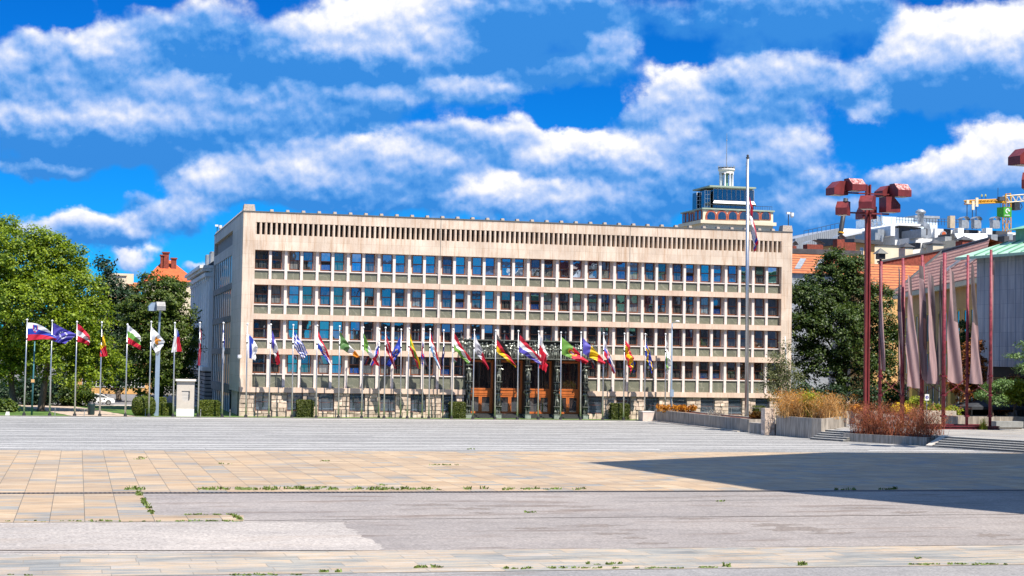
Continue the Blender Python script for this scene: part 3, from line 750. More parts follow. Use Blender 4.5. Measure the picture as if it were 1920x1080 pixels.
def poland(s, t):
    if s < .30 and .58 < t < .86: return 'white'
    return 'white' if t < .30-.05*s else 'red'
def latvia(s, t): return 'white' if .40 < t < .60 else 'dred'
def spain(s, t):
    if ((s-.33)*1.5)**2+(t-.5)**2 < .010: return 'dred'
    return 'yellow' if .25 < t < .75 else 'red'
def sweden(s, t): return 'yellow' if .30 < s < .44 or .40 < t < .60 else 'blue'
def finland(s, t): return 'blue' if .14 < s < .46 and t > .06 or (t < .26 and s > .2 and s < .6) else 'white'
def estonia(s, t): return 'blue' if t < .30 else ('black' if t < .36 else 'white') if s < .62 else ('lblue' if t < .45 else 'white')
def greenwhite(s, t): return 'green' if t > .55 and s < .8 else ('dgreen' if s < .06 and t < .5 else 'white')
slo = over(hs('white','blue','red'), slo_arms)
FL = [ # pole top, pole base, flag corners TL BL TR BR, pattern, colour words, bulge, folds, amp
 ((51,600),(45,779), ((52.4,604.8),(51.5,639),(103,629),(108.5,638.5)), slo, 'white blue red striped flag with a small shield flying out fully', .30, 1.6, .12),
 ((98,602),(93,779), ((100,605.7),(99,640),(144,628),(123,645)), over(lambda s,t:'violet', stars(.52,.45,.22,'white',10,1.4,.055)), 'violet blue flag with a pale ring of stars, blown out to a point', .0, 1.8, .25),
 ((144.5,604),(140,779), ((145.4,607),(144.4,641),(168.5,632),(167,648)), hs('red','white','red'), 'red white red striped flag blown half open beside the violet blue one', .15, 2.4, .25),
 ((191,605),(187,779), ((190.9,610.4),(189.4,632),(202,668),(187.3,669)), vs_('black','yellow','red'), 'black yellow red striped flag hanging almost straight down', .1, 2.5, .14),
 ((239,609),(235,779), ((239,608.5),(239,644),(264,632),(263.2,656)), hs('white','green','red'), 'white green red striped flag blown half open against the dark tree', .1, 2, .2),
 ((283.7,604),(279,779), ((284,612),(283.5,647),(309.4,640),(295,668.6)), over(lambda s,t:'white', cyprus), 'white flag with an orange island shape in its middle', .0, 1.8, .25),
 ((328,606),(324.5,779), ((329.7,614.3),(321,661),(335,622),(341,658.5)), czech, 'white and red flag with a blue corner beside the white monument', .0, 1.6, .16),
 ((375,606),(371.5,780), ((375,614),(370.5,685),(377.6,622),(375.4,686)), denmark, 'narrow hanging red flag with a white cross', .0, 2, .12),
 ((419,606),(416.5,780), ((418.5,613),(416,670),(421,640),(420,682.4)), estonia, 'narrow hanging white flag with a blue edge at the grey side wall', .0, 2, .12),
 ((464,608),(461,781), ((464.4,625),(466,672),(483,652),(478.5,677)), finland, 'white flag with a broad blue bar at the building corner', .2, 1.5, .15),
 ((508,609),(504,781), ((510.4,619.6),(509.4,650),(526,680.5),(518.7,685)), vs_('violet','white','red'), 'violet blue, white and red flag sagging down', .25, 2, .2),
 ((550,610),(547.5,781), ((552,620.5),(552,651),(577,662),(568.7,676)), greece, 'blue and white striped flag with a white cross in its corner', .05, 2, .2),
 ((595,611),(592.5,782), ((596.5,620.5),(596.5,653),(622.4,682),(617.8,684.5)), over(hs('red','white','blue'), checks), 'red white blue striped flag with a red chequered shield', .1, 2, .2),
 ((637,612.5),(634.5,782), ((636.7,620.5),(637,652),(673.7,669),(668.7,670.5)), vs_('dgreen','dgreen','white','orange'), 'green white orange flag drooping to a point', -.05, 2, .2),
 ((681.5,614.5),(678,783), ((681.5,624.6),(682,653),(711,686),(705.7,684.4)), vs_('green','white','red'), 'green white red flag sagging towards a crossing flag', -.05, 2, .2),
 ((723,615),(720,783), ((723.7,624.6),(723.3,655),(742.7,691.5),(739,690.6)), latvia, 'dark red flag with a narrow white stripe', .05, 2, .2),
 ((767.5,616.5),(763.5,783), ((768,623.7),(767.6,653.6),(789,690.6),(784,690.6)), hs('yellow','green','red'), 'yellow green red striped flag drooping to a point', .1, 2, .2),
 ((806.5,618),(804,783), ((807.7,624.6),(807.4,656),(827,693),(823,692)), hs('red','white','lblue'), 'red white and light blue flag drooping to a point', .1, 2, .2),
 ((850,618),(846.5,784), ((851.7,624.6),(851.3,655),(883,675),(878,683)), hs('red','white','green'), 'red white green striped flag beside the left end of the bronze frieze', .0, 2, .2),
 ((889.5,619),(886.5,784.5), ((891,626.4),(890,658),(916.9,691.5),(914.5,693)), vs_('silver','dred'), 'greyish white and dark red two part flag before the portal', .0, 2.2, .2),
 ((929.5,620),(928,784.5), ((932,626),(930.6,659),(969.6,686),(966,688.5)), hs('black','red','yellow'), 'black red yellow striped flag before the portal', .0, 2, .2),
 ((972,621),(970,785), ((974.5,628),(973,659),(1016,675),(1012,684)), hs('red','white','violet'), 'red white and violet blue flag before the portal', .05, 2, .18),
 ((1010,622),(1009,785), ((1011,626.4),(1011,690),(1026,664),(1024.5,700)), poland, 'white over red flag bunched in folds before the portal', .2, 2.2, .22),
 ((1052,624),(1051,785), ((1053,631.7),(1053,664),(1104,677.4),(1098,683)), portugal, 'green and red flag with a gold emblem before the portal', .0, 1.8, .16),
 ((1089.5,624),(1088.5,785.5), ((1092.8,632.6),(1092.8,662.5),(1136,679),(1132,684.5)), vs_('violet','yellow','red'), 'violet blue, yellow and red flag beside the right end of the bronze frieze', .0, 1.8, .18),
 ((1132,625),(1130,785.5), ((1133,633),(1132.4,666),(1153.5,697.7),(1151,701)), over(hs('white','blue','red'), svk), 'white blue red flag with a red shield, drooping right of the portal', .1, 2, .2),
 ((1171,626),(1169,786), ((1172.9,637.8),(1172,667),(1187,669),(1183,702)), spain, 'red yellow red striped flag folded over itself', .15, 2.4, .25),
 ((1210,627),(1208.5,786), ((1210.7,637.8),(1209.8,665),(1224,682),(1222.5,703)), sweden, 'blue flag with a yellow cross', .1, 2, .2),
 ((1248,627),(1247,786), ((1248.8,633),(1247.8,674),(1258,683),(1249.6,703)), greenwhite, 'white and green flag hanging limp beside the street lamp', .05, 2.4, .2),
]
YP = 156.75
def flagpole(label, x0, x1, h, r0=.085, r1=.045, y=YP, group='silver flagpoles along the far edge of the plaza'):
    t = thing('flagpole', label, 'flagpole', (x0, y, 0), group)
    b = MB(); b.tube([(x0,y,0),(x0+(x1-x0)*.5,y,h*.5),(x1,y,h)], [r0,(r0+r1)/2,r1], 10); b.build('pole', M['steel'], t, smooth=True)
    b = MB(); b.ball((x1,y,h+.07), .10, 8, 6); b.build('finial', M['whitemetal'], t, smooth=True)
    b = MB(); b.tube([(x0,y,0),(x0,y,.22)], [r0*1.9,r0*1.7], 10); b.build('base', M['darkmetal'], t)
    b = MB(); zz = h*.80; xx = x0+(x1-x0)*.8; b.tube([(xx,y,zz),(xx,y,zz+.14)], r1*2.0, 10); b.build('collar', M['darkmetal'], t)
    return t
for i, (top, base, cor, pat, words_, bul, fo, am) in enumerate(FL):
    a = at(base[0], base[1], YP); c = at(top[0], top[1], YP)
    flagpole('silver flagpole carrying the '+words_.split(',')[0].split(' with ')[0].split(' hanging')[0].split(' drooping')[0].split(' sagging')[0].split(' beside')[0].split(' before')[0].split(' blown')[0].split(' flying')[0].split(' at the')[0].split(' folded')[0]+(' at the far left' if i == 0 else ''), a[0], c[0], c[2]-.05)
    o = cloth('flag', cor, YP-.05, pat, fo, am, bul, i)
    tag(o, words_, 'flag', 'flags flying along the far edge of the plaza')
# four shorter poles of a second row behind
BK = [((711.4,617.6),(710,782), ((709.8,637),(710,663),(693.4,684),(700,687)), hs('white','blue','red'), 'white blue red flag hanging leftwards from a shorter pole behind', .0, 2, .15),
 ((752.3,618.5),(751,782), ((751.8,628),(751,659),(723.7,684.4),(732,688)), over(lambda s,t:'blue', stars(.5,.5,.25,'yellow',9,1.4,.05)), 'deep blue flag with yellow stars hanging leftwards from a shorter pole behind', .0, 2, .15),
 ((794,619),(791.5,782), ((793,635),(789.3,668),(795.5,668),(792,691)), hs('blue','red','blue'), 'narrow limp blue and red flag on a shorter pole behind', .0, 2.2, .12),
 ((832,620),(830.3,782), ((832.5,640),(828.3,668),(834,648),(830.4,689)), lambda s,t:'navy', 'narrow limp navy blue flag on a shorter pole behind', .0, 2.2, .12)]
for i, (top, base, cor, pat, words_, bul, fo, am) in enumerate(BK):
    y = YP+.75; a = at(base[0], base[1], y); c = at(top[0], top[1], y)
    flagpole('shorter silver flagpole of the back row with the '+words_.split(' hanging')[0].split(' on a')[0], a[0], c[0], c[2]-.05, .07, .04, y, 'shorter flagpoles behind the first row')
    tag(cloth('flag', cor, y-.05, pat, fo, am, bul, 60+i), words_, 'flag', 'flags flying along the far edge of the plaza')
# the tall pole by the planter
yb = 139.0
a = at(1400,783,yb); c = at(1402,297,yb); z0 = .9
t = thing('flagpole', 'very tall thick grey flagpole rising from the long concrete planter above the roof', 'flagpole', (a[0],yb,z0))
b = MB(); b.tube([(a[0],yb,z0),(c[0],yb,c[2])], [.19,.12], 12); b.build('pole', M['steel'], t, smooth=True)
b = MB(); b.tube([(c[0],yb,c[2]),(c[0],yb,c[2]+.12)], .15, 12); b.ball((c[0],yb,c[2]+.24), .12, 8, 6); b.build('finial', M['darkmetal'], t, smooth=True)
b = MB(); b.tube([(a[0]-.2,yb-.05,z0+1),(c[0]-.17,yb-.05,c[2]-.3)], .012, 4); b.build('halyard', M['darkmetal'], t)
def halfmast(s, t):
    if s > .86: return 'red' if s > .93 else 'blue'
    return 'red' if t < .34 else ('white' if t < .8 else 'silver')
tag(cloth('flag', ((1405,368),(1405.5,408),(1420.5,455),(1414,474)), yb-.1, halfmast, 2.0, .22, .35, 91), 'red white blue flag hanging at half mast on the tall grey pole', 'flag')
# ------------------------------------------------------------------ right side: raised terrace, planters, stairs
TZ = .75
def wall_prism(mb, pts, z0, z1): mb.prism(pts, z0, z1)
sA = ground(1748,838); sB = ground(1935,849.5)            # foot of the stairs
sv = np.array(sB[:2])-np.array(sA[:2]); sv /= np.linalg.norm(sv); sn = np.array([-sv[1], sv[0]])   # into the terrace
if sn[0] < 0: sn = -sn
ext = np.array(sB[:2])+sv*14
tl0 = np.array(sA[:2])+sn*1.9; tl1 = ext+sn*1.9
bedR = ground(1750,834); 
ter = [tuple(tl0), tuple(tl1), (170, tl1[1]), (170, 260), (58, 260), (58, 150), (46.0, 131.0), (43.6, 121.0)]
o = MB(); o.prism(ter, -.02, TZ); o = o.build('terrace', M['terrace_paving']); o['kind'] = 'structure'
t = thing('stairs', 'five low grey stone steps up to the terrace at the right edge of the plaza', 'stairs', (*sA[:2],0))
M['step'] = plain('grey_step_stone', (.12,.12,.118), .8, .3, 1.5, stretch=(1,1,2)); M['stepedge'] = plain('step_tread', (.42,.41,.385), .8, .12, 2)
b = MB(); b2 = MB()
for i in range(5):
    A_ = np.array(sA[:2])+sn*i*.38+sv*.02; B_ = ext+sn*i*.38; C_ = ext+sn*1.89; D_ = np.array(sA[:2])+sn*1.89
    b.prism([tuple(A_), tuple(B_), tuple(C_), tuple(D_)], i*.15+.002, (i+1)*.15-.03)
    A2 = A_-sn*.02; B2 = B_-sn*.02
    b2.prism([tuple(A2), tuple(B2), tuple(C_), tuple(D_)], (i+1)*.15-.03, (i+1)*.15+(0 if i < 4 else .004))
b.build('risers', M['step'], t); b2.build('treads', M['stepedge'], t)
b = MB(); A_ = np.array(sA[:2])-sv*.02; 
lo = [A_-sv*.55, A_, A_+sn*1.95, A_+sn*1.95-sv*.55]
b.hexa([(*lo[0],0),(*lo[1],0),(*lo[2],0),(*lo[3],0)], [(*lo[0],.10),(*lo[1],.10),(*lo[2],TZ+.05),(*lo[3],TZ+.05)]); b.build('stringer', M['concrete_light'], t)
M['soil'] = plain('bark_mulch', (.10,.035,.02), .95, .4, 5, bmp=.6)
def planter(label, pts, z0, z1, mat, rim=.22, soil=True, coping=True, group=None):
    """walls along a plan outline with an inset soil bed"""
    cx = sum(p[0] for p in pts)/len(pts); cy = sum(p[1] for p in pts)/len(pts)
    t = thing('planter', label, 'planter', (pts[0][0], pts[0][1], z0), group)
    n = len(pts); inn = []
    for i in range(n):
        p0, p1, p2 = np.array(pts[i-1]), np.array(pts[i]), np.array(pts[(i+1) % n])
        e1 = (p1-p0)/np.linalg.norm(p1-p0); e2 = (p2-p1)/np.linalg.norm(p2-p1)
        n1 = np.array([-e1[1], e1[0]]); n2 = np.array([-e2[1], e2[0]]); bs = n1+n2; bs = bs/np.linalg.norm(bs)
        inn.append(tuple(p1+bs*rim/max(.35, bs@n1)))
    b = MB()
    for i in range(n):
        j = (i+1) % n; b.hexa([(*pts[i],z0),(*pts[j],z0),(*inn[j],z0),(*inn[i],z0)], [(*pts[i],z1),(*pts[j],z1),(*inn[j],z1),(*inn[i],z1)])
    b.build('planter_wall', mat, t)
    if soil: b = MB(); b.poly([(*p, z1-.08) for p in inn]); b.build('soil', M['soil'], t)
    return t, inn
# long concrete planter wall running towards the camera
a0 = ground(1227,789.5)[:2]; a1 = ground(1404,811)[:2]
a0, a1 = np.array(a0), np.array(a1); d = (a1-a0)/np.linalg.norm(a1-a0); nrm = np.array([-d[1], d[0]])
if nrm[0] < 0: nrm = -nrm
def ccw(pts):
    A = sum(pts[i][0]*pts[(i+1)%len(pts)][1]-pts[(i+1)%len(pts)][0]*pts[i][1] for i in range(len(pts)))
    return pts if A > 0 else pts[::-1]
planter('long grey board marked concrete planter wall with orange plants on top', ccw([tuple(a0), tuple(a1), tuple(a1+nrm*2.6), tuple(a0+nrm*2.6)]), 0, 1.12, M['concrete'], .3)
b = MB(); q0 = a0-nrm*.35; q1 = a1-nrm*.55-d*1.2; b.hexa([(*q0,0),(*q1,0),(*(a1-nrm*.012-d*1.2),0),(*(a0-nrm*.012),0)], [(*q0,.07),(*q1,.07),(*(a1-nrm*.012-d*1.2),.08),(*(a0-nrm*.012),.08)])
o = b.build('kerb', M['concrete_light']); o['kind'] = 'structure'
# low wall in front of its near end
w0 = np.array(ground(1405,812)[:2])-nrm*.02; w1 = np.array(ground(1483,817.5)[:2])
t = thing('low_wall', 'low dark concrete wall stepping down between the two big planters', 'wall', (*w0,0))
dd = (w1-w0)/np.linalg.norm(w1-w0); nn = np.array([-dd[1], dd[0]]); nn = nn if nn[0] > 0 else -nn
b = MB(); b.prism(ccw([tuple(w0), tuple(w1), tuple(w1+nn*.4), tuple(w0+nn*.4)]), 0, .82); b.build('wall_body', M['concrete'], t)
b = MB(); b.prism(ccw([tuple(w0-nn*.02), tuple(w1-nn*.02+dd*.02), tuple(w1+nn*.42+dd*.02), tuple(w0+nn*.42)]), .822, .90); b.build('wall_coping', M['concrete_light'], t)
# rubble stone pier
p = at(1434,792,127.5); q = at(1453,792,127.5)
t = thing('stone_pier', 'short square pier of pale rubble stone between the concrete planters', 'pier', (p[0],127.5,0))
b = MB(); z = .0
while z < 2.0:
    h = .2; x = p[0]
    while x < q[0]-.01:
        w = min(random.uniform(.2,.4), q[0]-x); dpt = random.uniform(0,.04)
        b.hexa([(x+.005,127.5-dpt,z),(x+w-.005,127.5-dpt,z),(x+w-.005,128.3,z),(x+.005,128.3,z)], [(x+.005,127.5-dpt,z+h-.006),(x+w-.005,127.5-dpt,z+h-.006),(x+w-.005,128.3,z+h-.006),(x+.005,128.3,z+h-.006)]); x += w
    z += h
b.build('rubble', M['rock'], t)
# second planter with rounded corner
c0 = np.array(ground(1455,817.5)[:2]); c1 = np.array(ground(1548,819)[:2]); c2 = np.array(at(1587,800,127.0)[:2])
c0 = np.array([c0[0]+.4, 126.5]); 
front = [tuple(c0), (42.3,122.6), (43.3,121.2), (44.3,120.9)]
front = [at(1455,800,127.0)[:2], at(1500,800,123.4)[:2], at(1522,800,121.9)[:2], at(1540,800,121.2)[:2], at(1552,800,121.3)[:2], at(1556,800,122.0)[:2], at(1588,800,127.5)[:2], at(1560,800,131.5)[:2], at(1470,800,131.0)[:2]]
front = [tuple(p) for p in front]
planter('big grey concrete planter with a rounded corner and tall orange grasses', ccw(front), 0, 1.62, M['concrete'], .25)
# small steps between planter and low bed
t = thing('stairs', 'four narrow stone steps between the rounded planter and the low bed of red twigs', 'stairs', ground(1530,823))
g0 = np.array(ground(1519,824)[:2]); g1 = np.array(ground(1581,828)[:2]); gd = (g1-g0)/np.linalg.norm(g1-g0); gn = np.array([-gd[1], gd[0]]); gn = gn if gn[1] > 0 else -gn
b = MB(); b2 = MB()
for i in range(5):
    A_, B_ = g0+gn*i*.42, g1+gn*i*.42
    b.prism([tuple(A_), tuple(B_), tuple(g1+gn*2.6), tuple(g0+gn*2.6)], i*.15+.003, (i+1)*.15-.03); b2.prism([tuple(A_-gn*.02), tuple(B_-gn*.02), tuple(g1+gn*2.6), tuple(g0+gn*2.6)], (i+1)*.15-.03, (i+1)*.15)
b.build('risers', M['step'], t); b2.build('treads', M['stepedge'], t)
# low bed with the red shrubs
l0 = np.array(ground(1581,827)[:2]); l1 = np.array(ground(1737,836)[:2]); ld = (l1-l0)/np.linalg.norm(l1-l0); ln = np.array([-ld[1], ld[0]]); ln = ln if ln[0] > 0 else -ln
planter('low concrete bed in front of the red lamp post, overgrown with dry red twigs', ccw([tuple(l0), tuple(l1), tuple(l1+ln*3.3), tuple(l0+ln*3.3)]), 0, .62, M['concrete'], .22)
# planters on the terrace
def plbox(label, px0, px1, pyb, pyt, mat, dep=1.4):
    g = ground(px0, pyb, TZ); Y = g[1]; x0 = at(px0, pyb, Y)[0]; x1 = at(px1, pyb, Y)[0]; z1 = at((px0+px1)/2, pyt, Y)[2]
    planter(label, [(x0,Y),(x1,Y),(x1,Y+dep),(x0,Y+dep)], TZ, z1, mat, .15); return x0, x1, Y, z1
pA = plbox('pale sunlit planter box behind the red twigs, left of the maroon poles', 1587, 1652, 795, 771, M['concrete_light'])
pB = plbox('pale planter box with yellow green shrubs hanging over, behind the maroon poles', 1733, 1793, 797, 770, M['concrete_light'])
pC = plbox('long weathered planter box behind the right hand maroon poles', 1796, 1921, 801, 781, M['concrete'], 2.5)
pD = plbox('pale upper planter box with yellow flowers behind the long weathered one', 1826, 1884, 784, 770, M['concrete_light'], 1.2)
pE = plbox('thin grey slab planter left of the yellow flowers', 1797, 1826, 783, 769, M['concrete'], 1.0)
g = ground(1869,804,TZ); Y = g[1]; x0 = at(1868,804,Y)[0]; x1 = at(1919,804,Y)[0]
t = thing('stone_bench', 'plain grey stone block bench at the right edge of the terrace', 'bench', (x0,Y,TZ)); b = MB(); b.box(x0,x1,Y,Y+.9,TZ+.12,TZ+.62); b.build('seat_block', plain('grey_block', (.26,.265,.26), .8, .15, 2), t)
b = MB(); b.box(x0+.1,x1-.1,Y+.1,Y+.8,TZ,TZ+.12); b.build('foot', M['concrete'], t)
x0, _, z1 = at(1205.5,773,155.2); x1 = at(1227,773,155.2)[0]
t = thing('stone_block', 'pale stone block at the left end of the long planter', 'block', (x0,155.2,0)); b = MB(); b.box(x0,x1,155.2,156.6,0,.85); b.build('block_body', M['jamb'], t); b = MB(); b.box(x0-.03,x1+.01,155.17,156.6,.852,.95); b.build('top_slab', M['pilaster'], t)
# handrail in front of the base, behind the planter
t = thing('handrail', 'thin steel handrail behind the long concrete planter', 'railing', (*at(1340,780,157)[:2],0)); b = MB()
xs = [at(p_,760,156.2)[0] for p_ in (1341,1371,1401,1425,1452)]
for z in (1.35,.8): b.tube([(xs[0],156.2,z),(xs[-1],156.2,z)], .025, 6)
b.build('rail', M['darkmetal'], t)
for x in xs: b = MB(); b.tube([(x,156.2,0),(x,156.2,1.35)], .03, 6); b.build('post', M['steel'], t)

# ------------------------------------------------------------------ lamp heads: boxes with a chamfered corner
def lamp_head(c, yaw, L_, H, Wd, mat, topmat, parent, fold=.45):
    ca, sa = math.cos(yaw), math.sin(yaw)
    def P(u, v, w): return (c[0]+u*ca-v*sa, c[1]+u*sa+v*ca, c[2]+w)
    prof = [(-L_/2,-H/2),(L_/2,-H/2),(L_/2,-H/2+H*.50),(L_/2-L_*fold,H/2),(-L_/2,H/2)]
    b = MB()
    for s in (-1,1):
        q = [P(u, s*Wd/2, w) for u, w in prof]; b.poly(q if s < 0 else q[::-1], 0)
    for i in range(5):
        (u0,w0),(u1,w1) = prof[i], prof[(i+1) % 5]
        b.quad(P(u0,-Wd/2,w0), P(u0,Wd/2,w0), P(u1,Wd/2,w1), P(u1,-Wd/2,w1), 1 if i in (2,3) else 0)
    o = b.build('lamp_head', [mat, topmat], parent)
    g = MB(); g.quad(P(-L_*.4,-Wd*.4,-H/2-.012), P(-L_*.4,Wd*.4,-H/2-.012), P(L_*.4,Wd*.4,-H/2-.012), P(L_*.4,-Wd*.4,-H/2-.012)); g.build('diffuser', M['plaster_white'], o)
    return o
def red_lamp(label, px, Y, k, dx, dy):
    """dx, dy: picture offset of this lamp from the first one"""
    base = at(px, 800, Y); x = base[0]; zt = at(px, 346+dy, Y)[2]
    t = thing('street_lamp', label, 'street lamp', (x,Y,TZ), 'red multi headed lamps on the terrace')
    b = MB()
    for s in (-1,1):
        b.box(x+s*.155-.06, x+s*.155+.06, Y-.14, Y+.14, TZ, zt)
    b.box(x-.095, x+.095, Y-.03, Y+.03, TZ, zt-.1); b.build('pole', M['redlamp'], t)
    b = MB(); b.box(x-.4,x+.4,Y-.4,Y+.4,TZ-.01,TZ+.06); b.build('base_plate', M['maroon'], t)
    z1 = at(px, 363+dy, Y)[2]; z2 = at(px, 400+dy, Y)[2]; ppu = FPX/(Y*.98)
    def X(off): return x+off/ppu
    b = MB(); b.box(X(-58),X(58),Y-.08,Y+.08,z1-.06,z1+.06); b.build('arm', M['redlamp'], t)
    b = MB(); b.box(X(-52),X(48),Y-.08,Y+.08,z2-.06,z2+.06); b.build('arm', M['redlamp'], t)
    b = MB(); b.box(x-.08,x+.08,Y-.6,Y+1.2,z2-.07,z2+.05); b.build('arm', M['redlamp'], t)
    H = 29/ppu; L_ = 34/ppu; Wd = 33/ppu
    red, chip = M['redlamp'], M['chipped']
    def zc(py): return at(px, py+dy, Y)[2]
    # upper tier: out to the left, out to the viewer, and the same on the right
    lamp_head((X(-68), Y+.25, zc(355)), PI+.12, L_, H, Wd, red, red, t)
    lamp_head((X(-37), Y-.55, zc(349)), -PI/2+.12, L_*.95, H*.9, Wd, red, chip, t)
    lamp_head((at(px+36*125/Y, 355+dy, Y+.95)[0], Y+.95, zc(355)), PI+.10, L_, H*.8, Wd, red, red, t)
    lamp_head((X(70), Y-.35, zc(355)), -PI/2+.12, L_*.95, H*.95, Wd, red, chip, t)
    # lower tier
    lamp_head((X(-61), Y-.3, zc(393)), -PI*.72, L_*.95, H, Wd*.72, red, red, t)
    lamp_head((at(px+2*125/Y, 382+dy, Y-1.15)[0], Y-1.15, zc(382)), -PI*.72, L_*1.05, H, Wd*.85, red, red, t)
    lamp_head((X(52), Y+.15, zc(382)), .06, L_*1.0, H*1.1, Wd*.9, red, red, t)
    lamp_head((at(px, 396+dy, Y+1.6)[0], Y+1.6, zc(396)), PI/2, L_, H*.9, Wd, red, red, t)
    return t
red_lamp('tall oxblood red lamp post with chamfered box heads in two tiers, standing whole in view', 1624, 125.0, 1, 0, 0)
lamp2 = copy_tree(bpy.data.objects['street_lamp']); Y2 = 101.0; lamp2.location = (at(1983,800,Y2)[0], Y2, TZ)
lamp2['label'] = 'oxblood red lamp post mostly beyond the right edge, only two box heads showing'
M['zincgrey'] = plain('zinc_grey', (.20,.205,.21), .5, .2, 3)
# grey park lamp at the left
YL = 158.6
a = at(293,779,YL); zt = at(296,578,YL)[2]
t = thing('street_lamp', 'tall blue grey lamp post with two chamfered box heads in front of the left trees', 'street lamp', (a[0],YL,0))
b = MB(); b.prism([(a[0]-.20,YL-.16),(a[0]+.20,YL-.16),(a[0]+.20,YL+.16),(a[0]-.20,YL+.16)], 0, 7.2); b.build('pole', M['bluegrey'], t)
b = MB(); b.tube([(a[0]+.02,YL,7.2),(a[0]+.12,YL,zt)], .10, 10); b.build('upper_pole', M['bluegrey'], t)
p = at(301,574,YL-.3); lamp_head((p[0],YL-.35,p[2]), -PI/2+.15, .8, .8, .8, M['zincgrey'], plain('dull_zinc', (.27,.26,.25), .5, .3, 3), t)
p = at(288,575,YL); lamp_head((p[0]-.1,YL+.25,p[2]), PI+.1, .75, .78, .75, M['bluegrey'], M['bluegrey'], t)
# slim street lamp right of the flags
YS = 156.9
a = at(1258,770,YS); c = at(1262,606,YS)
t = thing('street_lamp', 'slim blue grey street lamp with a small head right of the last flag', 'street lamp', (a[0],YS,0))
b = MB(); b.tube([(a[0],YS,0),(a[0],YS,3.5),(c[0]-.1,YS,c[2])], [.13,.10,.06], 10); b.build('pole', M['bluegrey'], t, smooth=True)
b = MB(); b.tube([(c[0]-.1,YS,c[2]-.02),(c[0]+.2,YS-.3,c[2]+.16)], .03, 6); b.build('arm', M['bluegrey'], t)
b = MB(); b.ball((c[0]+.32,YS-.42,c[2]+.19), .2, 8, 5, 0, (1.3,1,.45)); b.build('lamp_head', M['whitemetal'], t, smooth=True)
b = MB(); z = at(1258,737,YS)[2]; b.box(a[0]-.19,a[0]+.19,YS-.24,YS-.105,z-.35,z+.35); b.build('switch_box', M['bluegrey'], t)
# teal pole with a small sign at the left
a = at(59.5,778,158.0); zt = at(63,640,158.0)[2]
t = thing('slim_post', 'thin teal post with a small yellowish sign under the left tree', 'post', (a[0],158.0,0)); b = MB(); b.tube([(a[0],158,0),(a[0]+.08,158,zt)], [.09,.05], 8); b.build('pole', plain('teal_paint', (.05,.17,.20), .45, .1), t, smooth=True)
z = at(60,714,158)[2]; b = MB(); b.box(a[0]-.14,a[0]+.16,157.86,157.9,z-.14,z+.14); b.build('sign_plate', plain('ochre_sign', (.55,.33,.14), .5, .1), t)
# short bollards
def bollard(label, px, py, Y, h, col, r=.05, group='short bollards along the plaza edge'):
    a = at(px, py, Y); t = thing('bollard', label, 'bollard', (a[0],Y,.02), group)
    b = MB(); b.lathe((a[0],Y,.02), [(r*1.3,0),(r*1.3,.06),(r,.08),(r,h*.82),(r*.7,h*.86),(r*1.1,h*.92),(r*.8,h)], 10); b.build('post', col, t, smooth=True)
    b = MB(); b.lathe((a[0],Y,.02+h*.66), [(r*1.12,0),(r*1.12,.06)], 10); b.build('band', M['darkmetal'], t)
for px, l in ((103,'small pale bollard between the violet and the red white red flags'), (158,'small pale bollard beside the third flagpole from the left'), (272.5,'small pale bollard before the round bush'), (376,'small pale bollard before the hedge right of the monument'), (431,'small pale bollard at the dark left flank of the parliament')):
    bollard(l, px, 778, 157.4, .68, M['zincgrey'], .04)
for px, l in ((483,'dark bollard under the first barred window from the left'), (509.5,'dark bollard at the right edge of the first barred window'), (535.7,'dark bollard between the second barred window and the first clipped hedge'), (629,'dark bollard under the third barred window'), (639.5,'dark bollard by the green white orange flag pole'), (691,'dark bollard right of the fourth barred window'), (741,'dark bollard under the fifth barred window'), (1193,'dark bollard right of the last clipped hedge')):
    bollard(l, px, 781, 157.5, .72, M['darkmetal'])
t = thing('stone_marker', 'small white stone block on the lawn edge at the far left', 'stone', (at(14,779,157.2)[0],157.2,0)); x = t.location.x; b = MB(); b.hexa([(x-.19,157,0),(x+.19,157,0),(x+.19,157.4,0),(x-.19,157.4,0)],[(x-.13,157.04,.32),(x+.15,157.04,.32),(x+.15,157.36,.32),(x-.13,157.36,.32)]); b.build('stone_body', M['plaster_white'], t)
# white monument with a U shaped recess
YM = 157.3
x0 = at(330.5,778,YM)[0]; x1 = at(364,778,YM)[0]; zt = at(347,711,YM)[2]; xc = (x0+x1)/2
t = thing('monument', 'white stone stele with a U shaped opening and a flat cap', 'monument', (xc,YM,0))
b = MB(); zb = .72; yb0 = YM; 
hw = .37; u0 = at(347,754,YM)[2]; u1 = at(347,733,YM)[2]
out = [(x0,zb),(x1,zb),(x1,zt-.18),(x0,zt-.18)]
ur = [(xc+hw*math.cos(PI+PI*i/12), u0+hw+hw*math.sin(PI+PI*i/12)) for i in range(13)]
hole = [(xc-hw,u1)]+ur+[(xc+hw,u1)]
def strip(mb, y, flip):
    # frame around the hole: left, right, top, bottom strips
    n = len(ur)
    for i in range(n-1):
        xa, za = ur[i]; xb, zb_ = ur[i+1]
        q = [(xa,y,zb),(xb,y,zb),(xb,y,zb_),(xa,y,za)]; mb.poly(q)
    mb.quad((x0,y,zb),(xc-hw,y,zb),(xc-hw,y,zt-.18),(x0,y,zt-.18)); mb.quad((xc+hw,y,zb),(x1,y,zb),(x1,y,zt-.18),(xc+hw,y,zt-.18))
    mb.quad((xc-hw,y,u1),(xc+hw,y,u1),(xc+hw,y,zt-.18),(xc-hw,y,zt-.18))
strip(b, YM, 0); strip(b, YM+.7, 1)
for i in range(len(hole)):
    (xa,za),(xb,zb_) = hole[i], hole[(i+1)%len(hole)]; b.quad((xa,YM,za),(xb,YM,zb_),(xb,YM+.7,zb_),(xa,YM+.7,za))
